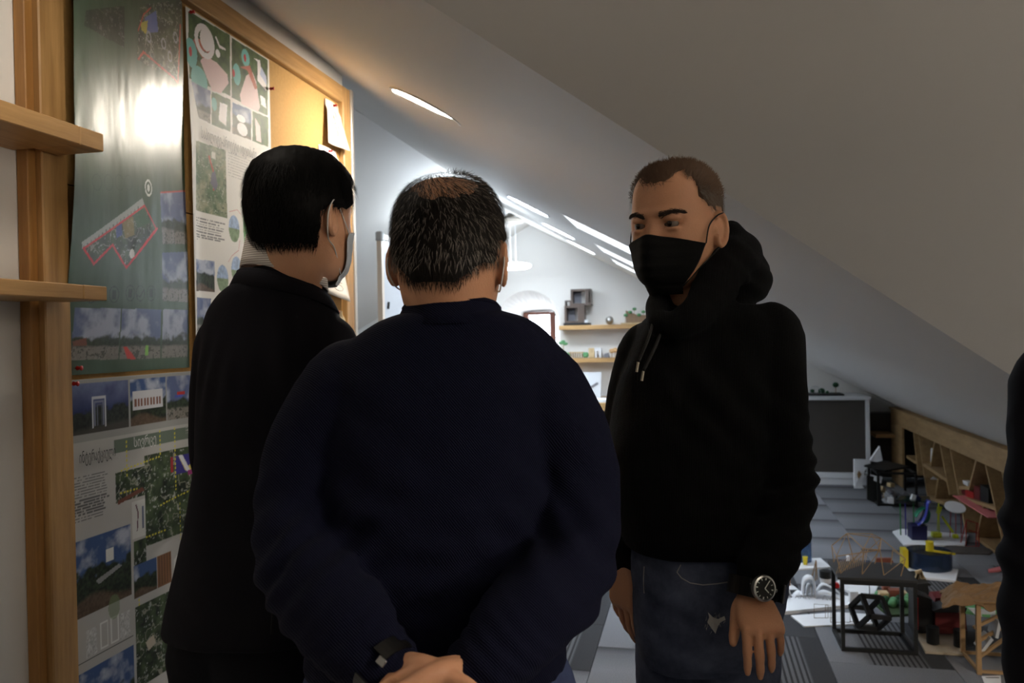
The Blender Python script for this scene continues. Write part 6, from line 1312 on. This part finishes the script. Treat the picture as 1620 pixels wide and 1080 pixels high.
# jacket
sol = Solid()
sol.loft(rings_px([(424, 406, 484, ZS, .15), (438, 394, 494, ZS, .17), (456, 366, 510, ZS, .19), (476, 346, 524, ZS + .005, .205), (506, 332, 536, ZS + .01, .225), (560, 326, 545, ZS + .01, .25), (640, 322, 548, ZS + .01, .265), (730, 318, 545, ZS + .01, .265), (800, 308, 548, ZS + .01, .275), (880, 290, 556, ZS + .01, .30), (950, 275, 566, ZS + .01, .32), (982, 270, 570, ZS + .01, .325)], 2.4), 48, 4)
sol.limb(AL, [.062, .061, .056, .052, .045]); sol.limb(AR, [.062, .061, .057, .052, .045])
me = sol.fuse('suit_jacket', .0065, 5)
wrinkle(me, .0022, .10, 5, folds=[(V(500, 560, ZS - .1), .10, (1, 0, .25), .05, .005), (V(350, 600, ZS - .08), .07, (1, 0, -.2), .04, .0025), (AR[2], .10, (.2, 0, 1), .045, .005), (V(430, 760, ZS - .13), .2, (1, 0, .1), .14, .003)])
jk = link_mesh('suit_jacket', me, M_SUIT, sui, smooth=True)
vs = []; fs = []
for i in range(6):                                  # turned-down collar of the jacket
    for k in range(n):
        t = 2 * PI * k / n; f = i / 5; rr = (1.22, 1.13, 1.09, 1.10, 1.20, 1.34)[i]; dz = (-.062, -.042, -.028, -.026, -.036, -.058)[i] - .028 * math.sin(t)
        vs.append(c0 + rS * .0715 * rr * math.cos(t) + fS * .076 * rr * math.sin(t) + Vector((0, 0, dz)))
for i in range(5):
    for k in range(n): fs.append((i * n + k, i * n + (k + 1) % n, (i + 1) * n + (k + 1) % n, (i + 1) * n + k))
q = MB(); q.add(vs, fs); o = q.build('jacket_collar', M_SUIT, jk, smooth=True); md = o.modifiers.new('thickness', 'SOLIDIFY'); md.thickness = .004
q = MB(); q.tube([V(433, 925, ZS - .150), V(432, 960, ZS - .156), V(430, 1003, ZS - .160)], .0022, 6); q.build('back_vent', mat('vent_shadow_seam', srgb(10, 10, 12), .9), jk)
sol = Solid(); sol.loft(rings_px([(900, 330, 540, ZS + .01, .24), (980, 330, 545, ZS + .01, .26), (1050, 335, 548, ZS + .01, .27), (1120, 350, 540, ZS + .01, .22)]), 40, 3)
for h_ in (hipL, hipR): leg_forms(sol, Vector((h_.x, h_.y, .86)), Vector((h_.x, h_.y, .48)) + FH * .01, Vector((h_.x, h_.y, .06)), (.105, .08, .075))
me = sol.fuse('trousers', .009, 4); wrinkle(me, .004, .08, 4); link_mesh('trousers', me, M_DARKTR, sui, smooth=True)
for h_ in (hipL, hipR): shoe(Vector((h_.x, h_.y, 0)), fS, sui, M_SHOE)
# ---- the person in the black hoodie, three-quarter view, black mask
ZH = 1.50
hb = V(1120, 960, ZH); base = Vector((hb.x, hb.y, 0))
YH = math.radians(180 + 38)                          # faces the photo's left and towards the camera
frH, RH_, _ = head_frame(V(1070, 358, ZH), YH, pitch=-0.07, roll=-0.02, s=1.0)
sol = Solid(); make_head(sol, frH, eyes=True)
sol.limb([frH((0, -.020, -.04)), frH((0, -.026, -.09)), V(1098, 480, ZH + .02), V(1108, 530, ZH + .02)], [.060, .062, .066, .075], 0.97)
me_head = sol.fuse('body_head', 0.0027, 3)
sol = Solid(); sol.loft(rings_px([(490, 1070, 1150, ZH, .12), (540, 1030, 1200, ZH, .17), (650, 1010, 1205, ZH, .2), (800, 1005, 1200, ZH, .22), (900, 1020, 1220, ZH, .22)]), 32, 3)
AL = [V(1212, 535, ZH - .04), V(1222, 625, ZH - .06), V(1230, 700, ZH - .07), V(1236, 772, ZH - .08), V(1228, 835, ZH - .12), V(1213, 890, ZH - .17), V(1201, 920, ZH - .19)]
AR = [V(1030, 560, ZH + .06), V(1005, 650, ZH + .08), V(990, 750, ZH + .08), V(990, 820, ZH + .05), V(992, 866, ZH + .03), V(991, 884, ZH + .03)]
sol.limb(AL, [.05, .046, .042, .04, .036, .031, .029]); sol.limb(AR, [.05, .045, .04, .036, .030, .028])
fB = -FH * math.cos(.55) - RGT * math.sin(.55)       # facing of the trunk
hipA, hipB = V(1068, 960, ZH + .05), V(1163, 960, ZH - .02)
hipA.z = hipB.z = .96
for h_ in (hipA, hipB): leg_forms(sol, h_, Vector((h_.x, h_.y, .48)) + fB * .02, Vector((h_.x, h_.y, .07)), (.075, .05, .04))
me_trunk = sol.fuse('body_trunk', .010, 2)
sol = Solid()
wL = V(1190, 934, ZH - .195)
tipsL, TL = make_hand(sol, wL, xa=-RGT + FH * .15, ya=Vector((0, 0, -.60)) - RGT * .02 - FH * .78, curls=[(.72, .24, .12), (.78, .26, .14), (.84, .30, .15), (.92, .36, .2)], thumb=(.34, .1), s=.81, spread=.05)
wR = V(983, 893, ZH + .02)
tipsR, TR = make_hand(sol, wR, xa=-FH * .85 + RGT * .55, ya=Vector((0, 0, -1)) + RGT * .03, curls=[(.05, .15, .1), (.12, .2, .12), (.18, .25, .15), (.22, .3, .2)], thumb=(.14, .1), s=.82, spread=.05, mirror=True)
me_hand = sol.fuse('body_hands', .0024, 4)
hoo = body_obj(join('person', [me_head, me_trunk, me_hand]), base, 'person in a black hoodie, ripped jeans and a black face mask, turned to the left', SKIN)
# eyes and brows
M_EYEW = mat('eye_white', srgb(112, 100, 92), .25); M_IRIS = mat('dark_iris', srgb(36, 24, 16), .15)
for sd_ in (-1, 1):
    c_ = Vector((sd_ * .0315, .0785, .0012)); q = MB(); q.ball((0, 0, 0), .0118, 20, 14); q2 = MB(); q2.add([frH(v + c_) for v in q.v], q.f); e_ = q2.build('eye', M_EYEW, hoo, smooth=True)
    d_ = Vector((.12, 1.0, -.04)).normalized(); q = MB(); q.ball((0, 0, 0), (.0066, .0066, .0066), 14, 10); q2 = MB(); q2.add([frH(v + c_ + d_ * .0070) for v in q.v], q.f); q2.build('iris', M_IRIS, e_, smooth=True)
    R_ = np.random.RandomState(5 + sd_); vs = []; fs = []
    for k in range(430):
        u = R_.rand(); x_ = .011 + .043 * u; z_ = .0140 + .0070 * math.sin(u * 2.3) + R_.normal(0, .0023) * (1.1 - .5 * u); t_ = math.atan2(1, 0) ; 
        tt = np.array([math.acos(min(1, x_ / .0785)) if True else 0]); P_ = face_shape(head_point(tt if sd_ > 0 else PI - tt, np.array([z_])))[0]; p = Vector(P_) + Vector((0, .0012, 0))
        d_ = Vector((sd_ * .9, -.25 - .3 * u, .35 - .7 * u)).normalized() * .0075; w_ = Vector((0, 0, .0005)); i = len(vs); vs += [frH(p - w_), frH(p + w_), frH(p + d_ + Vector((0, .0012, 0)))]; fs.append((i, i + 1, i + 2))
    q = MB(); q.add(vs, fs); q.build('eyebrow', mat('brow_hair', srgb(50, 36, 28), .7), hoo)
# hair: short, receding, greying at the sides
def coverH(t, x, y, z):
    ax = np.abs(x); front = .066 + .022 * np.clip(1 - np.abs(ax - .040) / .02, 0, 1) - .004 * np.clip(1 - ax / .02, 0, 1)
    hl = np.where(y > .045, front, np.where(y > -.005, .020 + .022 * np.clip((y - .02) / .025, 0, 1) - .02 * np.clip((.012 - y) / .015, 0, 1), np.where(y > -.035, .018, -.055)))
    hl = hl + .012 * (fbm(x * 120 + 9, y * 120 + z * 40, 3, 3) - .5)
    return np.clip((z - hl) / .016, 0, 1)
hair_shell(frH, coverH, lambda x, y, z: .0012 + .004 * np.clip((z - .07) / .04, 0, 1), 'hair', M_HAIR_BROWN, hoo, 12, .0016)
top = lambda t, x, y, z: coverH(t, x, y, z) * np.clip((z - .045) / .03, 0, 1)
hair_strands(frH, 6500, top, lambda P: .017 + 0 * P[:, 0], lambda P, n: np.array([0.25, -.5, .25]) + .4 * n * 0 + 0 * P, 'hair_strands', M_HAIR_BROWN, hoo, 13, .0007, .55, .003)
hair_strands(frH, 5500, lambda t, x, y, z: coverH(t, x, y, z) * (z < .07), lambda P: .006 + .006 * np.clip((P[:, 2] - .0) / .05, 0, 1), lambda P, n: np.array([0, -.5, -1.0]) + 0 * P, 'short_side_hair', M_HAIR_GREY, hoo, 14, .0006, .25, .002)
mk, g_ = mask(frH, M_MASK, hoo, -.001)
for sd_, k in ((1, 0), (-1, 59)):
    straps([smooth_path([frH(g_(43, k)), frH((sd_ * .079, .030, -.006)), frH((sd_ * .0835, .006, .012)), frH((sd_ * .088, -.012, .018))], 6), smooth_path([frH(g_(6, k)), frH((sd_ * .070, .030, -.070)), frH((sd_ * .079, .0, -.050)), frH((sd_ * .086, -.014, -.036))], 6)], .0014, M_LOOPB, hoo)
# hoodie
sol = Solid()
sol.loft(rings_px([(484, 1050, 1200, ZH + .015, .19), (506, 1018, 1228, ZH, .235), (545, 1000, 1232, ZH, .265), (610, 980, 1228, ZH, .29), (690, 964, 1222, ZH, .305), (770, 962, 1220, ZH, .315), (815, 970, 1222, ZH, .32), (838, 978, 1226, ZH, .315), (852, 984, 1228, ZH, .30), (858, 988, 1228, ZH, .29)], 2.35), 48, 4)
sol.limb(AL, [.070, .062, .059, .060, .056, .046, .041]); sol.limb(AR, [.068, .060, .055, .050, .043, .037])
hood = [(1046, 512, ZH - .10, .024), (1072, 513, ZH - .125, .026), (1110, 486, ZH - .105, .034), (1146, 428, ZH - .02, .046), (1166, 404, ZH + .08, .050), (1140, 404, ZH + .16, .046), (1096, 430, ZH + .14, .036), (1056, 466, ZH + .05, .027), (1040, 488, ZH - .04, .023)]
P = smooth_path([V(x, y, Z) for x, y, Z, r in hood] + [V(*hood[0][:3])], 6); rr = list(np.interp(np.linspace(0, len(hood), len(P)), range(len(hood) + 1), [h[3] for h in hood] + [hood[0][3]]))
q = MB(); q.tube(P[:-1], rr[:-1], 18, closed=True); sol.put(q)
q = MB(); q.tube([p + Vector((0, 0, .026 if i > 14 else .02)) for i, p in enumerate(P[6:34])], [max(.012, r * .5) for r in rr[6:34]], 14); sol.put(q)
sol.ball(V(1172, 446, ZH + .06), (.060, .055, .050)); sol.ball(V(1186, 430, ZH + .08), (.040, .045, .040)); sol.ball(V(1158, 392, ZH + .07), (.036, .04, .050)); sol.ball(V(1156, 372, ZH + .085), (.026, .03, .030))
me = sol.fuse('hoodie', .0058, 5)
wrinkle(me, .0028, .085, 7, folds=[(AL[3], .10, (-.3, 0, 1), .038, .0060), (AL[4], .07, (-.3, 0, 1), .028, .0045), (V(1190, 830, ZH - .12), .10, (.2, 0, 1), .05, .004), (V(1080, 600, ZH - .15), .16, (1, 0, -.6), .09, .004), (V(1160, 640, ZH - .14), .12, (.8, 0, .6), .06, .005), (V(1170, 430, ZH), .08, (.7, 0, .8), .04, .004)])
hd = link_mesh('hoodie', me, M_HOODIE, hoo, smooth=True)
q = MB(); q.tube([V(x, y, ZH - .152 + .02 * abs(i - 2) / 2) for i, (x, y) in enumerate(((1108, 726), (1101, 770), (1098, 800), (1130, 805), (1180, 800)))], .0018, 6); q.build('pocket_edge', mat('black_seam', srgb(9, 9, 10), .9), hd)
M_CORD = mat('black_cord', srgb(20, 20, 21), .8)
for (xa_, ya_), (xb, yb) in (((1036, 500), (1008, 572)), ((1052, 506), (1016, 586))):
    a_, b_ = V(xa_, ya_, ZH - .10), V(xb, yb, ZH - .125); q = MB(); q.tube(smooth_path([a_, a_.lerp(b_, .5) - FH * .022, b_ - FH * .012], 6), .0028, 8); c_ = q.build('drawstring', M_CORD, hd, smooth=True)
    q = MB(); q.tube([b_ - FH * .012, b_ - FH * .012 + Vector((0, 0, -.017)) - RGT * .003], .0023, 10); q.build('cord_tip', mat('bright_cord_tip', srgb(206, 196, 178), .3, metal=.7), c_)
q = MB(); q.lathe(V(1040, 500, ZH - .115), [(.0018, 0), (.0038, 0), (.0038, .0015), (.0018, .0015), (.0018, 0)], 16, -FH); q.build('eyelet', mat('dull_eyelet', srgb(120, 118, 112), .6, metal=.5), hd)
# jeans with front pocket stitching and a rip
sol = Solid(); sol.loft(rings_px([(830, 1000, 1232, ZH, .24), (880, 997, 1240, ZH, .265), (930, 998, 1236, ZH, .27), (975, 1000, 1226, ZH, .265), (1010, 1004, 1220, ZH, .25), (1040, 1015, 1210, ZH, .21)], 2.5), 44, 4)
for h_, r_ in ((hipA, .080), (hipB, .088)): leg_forms(sol, Vector((h_.x, h_.y, .97)), Vector((h_.x, h_.y, .48)) + fB * .02 - RGT * .006, Vector((h_.x, h_.y, .06)), (r_ * 1.02, .075, .068))
me = sol.fuse('jeans', .0065, 4)
wrinkle(me, .0022, .05, 9, folds=[(V(1085, 1000, ZH - .1), .09, (.4, 0, 1), .05, .002), (V(1150, 1040, ZH - .1), .10, (-.3, 0, 1), .06, .002)])
jn = link_mesh('jeans', me, M_DENIM, hoo, smooth=True)
from mathutils.bvhtree import BVHTree
bv = BVHTree.FromPolygons([tuple(v.co + base) for v in jn.data.vertices], [tuple(p.vertices) for p in jn.data.polygons])
def onto(x, y, off=.001):
    d = ray(x, y).normalized(); h = bv.ray_cast(O3, d); return (h[0] - d * off) if h[0] else V(x, y, ZH - .12)
M_THREAD = mat('pale_stitching', srgb(150, 148, 150), .8)
for pts in ([(1077, 893), (1071, 905), (1078, 914), (1092, 922), (1112, 925), (1135, 923), (1160, 919)], [(1171, 880), (1169, 900), (1163, 918)], [(1019, 896), (1018, 915), (1019, 938)]):
    q = MB(); q.tube([onto(x, y) for x, y in pts], .0011, 6); q.build('stitching', M_THREAD, jn)
rnd = random.Random(4); vs = []; fs = []
cen = onto(1131, 985, .0015); ring_ = [(1119, 984), (1122, 976), (1120, 968), (1128, 976), (1136, 979), (1146, 974), (1148, 980), (1140, 984), (1136, 990), (1132, 1002), (1126, 994)]
P = [onto(x, y, .0018) for x, y in ring_]; q = MB(); q.add([cen] + P, [(0, i + 1, (i + 1) % len(P) + 1) for i in range(len(P))])
for k in range(90):
    x, y = 1131 + rnd.gauss(0, 7), 985 + rnd.gauss(0, 6); a_ = onto(x, y, .002); b_ = onto(x + rnd.uniform(-5, 5), y + rnd.uniform(-9, 9), .006); q.add([a_, a_ + RGT * .0006, b_], [(0, 1, 2)])
q.build('frayed_rip', mat('frayed_white_cotton', srgb(200, 198, 194), .9), jn)
for h_ in (hipA, hipB): shoe(Vector((h_.x, h_.y, 0)), fB, hoo, M_SHOE)
# nails of the near hand
watch(V(1207, 930, ZH - .242), -FH + RGT * .35 + Vector((0, 0, .15)), Vector((0, 0, -1)) - RGT * .3, None, r=.0195, wrist_r=.036, wrist_c=V(1196, 930, ZH - .195))

# ---- someone standing at the right edge of the frame
ZE = 1.02
hb = V(1850, 900, ZE); base = Vector((hb.x, hb.y, 0)); frE, _, _ = head_frame(V(1840, 300, ZE), math.radians(-60))
sol = Solid(); make_head(sol, frE, eyes=True); sol.limb([frE((0, -.02, -.04)), V(1842, 440, ZE), V(1848, 500, ZE)], [.058, .06, .07]); me_head = sol.fuse('body_head', .006, 2)
sol = Solid(); sol.loft(rings_px([(470, 1800, 1900, ZE, .12), (540, 1700, 2000, ZE, .18), (700, 1710, 1990, ZE, .2), (1000, 1700, 2000, ZE, .22), (1200, 1700, 2000, ZE, .22)]), 28, 3)
AE = [V(1690, 610, ZE), V(1668, 760, ZE), V(1660, 900, ZE), V(1662, 1040, ZE - .03), V(1668, 1170, ZE - .05)]; AF = [V(2010, 610, ZE), V(2030, 760, ZE), V(2040, 900, ZE), V(2036, 1040, ZE - .03), V(2030, 1170, ZE - .05)]
for A_ in (AE, AF): sol.limb(A_, [.05, .045, .04, .036, .03])
hL, hR = base - RGT * .1 + Vector((0, 0, .88)), base + RGT * .1 + Vector((0, 0, .88))
for h_ in (hL, hR): leg_forms(sol, h_, Vector((h_.x, h_.y, .47)), Vector((h_.x, h_.y, .07)), (.08, .05, .04))
me_tr = sol.fuse('body_trunk', .012, 2); sol = Solid()
for A_, mi in ((AE, False), (AF, True)): make_hand(sol, A_[-1] + Vector((0, 0, -.03)), xa=FH, ya=(0, 0, -1), mirror=mi)
me_h = sol.fuse('body_hands', .0045, 2)
edg = body_obj(join('person', [me_head, me_tr, me_h]), base, 'person in black cut off by the right edge of the photo, arm only', SKIN)
for sd_ in (-1, 1):
    c_ = Vector((sd_ * .0315, .0785, .0012)); q = MB(); q.ball((0, 0, 0), .0118, 16, 10); q2 = MB(); q2.add([frE(v + c_) for v in q.v], q.f); q2.build('eye', M_IRIS, edg, smooth=True)
hair_shell(frE, coverS, lambda x, y, z: .014 + 0 * x, 'hair', M_HAIR_DARK, edg, 3)
sol = Solid(); sol.loft(rings_px([(480, 1780, 1915, ZE, .15), (530, 1690, 2010, ZE, .2), (600, 1670, 2030, ZE, .23), (760, 1690, 2010, ZE, .25), (950, 1690, 2010, ZE, .26), (1150, 1670, 2030, ZE, .28)]), 40, 4)
for A_ in (AE, AF): sol.limb(A_, [.066, .056, .055, .053, .045])
me = sol.fuse('jacket', .008, 4); wrinkle(me, .003, .08, 6, folds=[(AE[2], .12, (.1, 0, 1), .06, .006)]); link_mesh('jacket', me, M_SUIT, edg, smooth=True)
sol = Solid(); sol.loft(rings_px([(1120, 1690, 2005, ZE, .24), (1250, 1690, 2005, ZE, .26), (1330, 1700, 1995, ZE, .22)]), 32, 3)
for h_ in (hL, hR): leg_forms(sol, h_, Vector((h_.x, h_.y, .47)), Vector((h_.x, h_.y, .06)), (.1, .075, .07))
link_mesh('trousers', sol.fuse('trousers', .010, 3), M_DARKTR, edg, smooth=True)
for h_ in (hL, hR): shoe(Vector((h_.x, h_.y, 0)), FH * .4 - RGT, edg, M_SHOE)
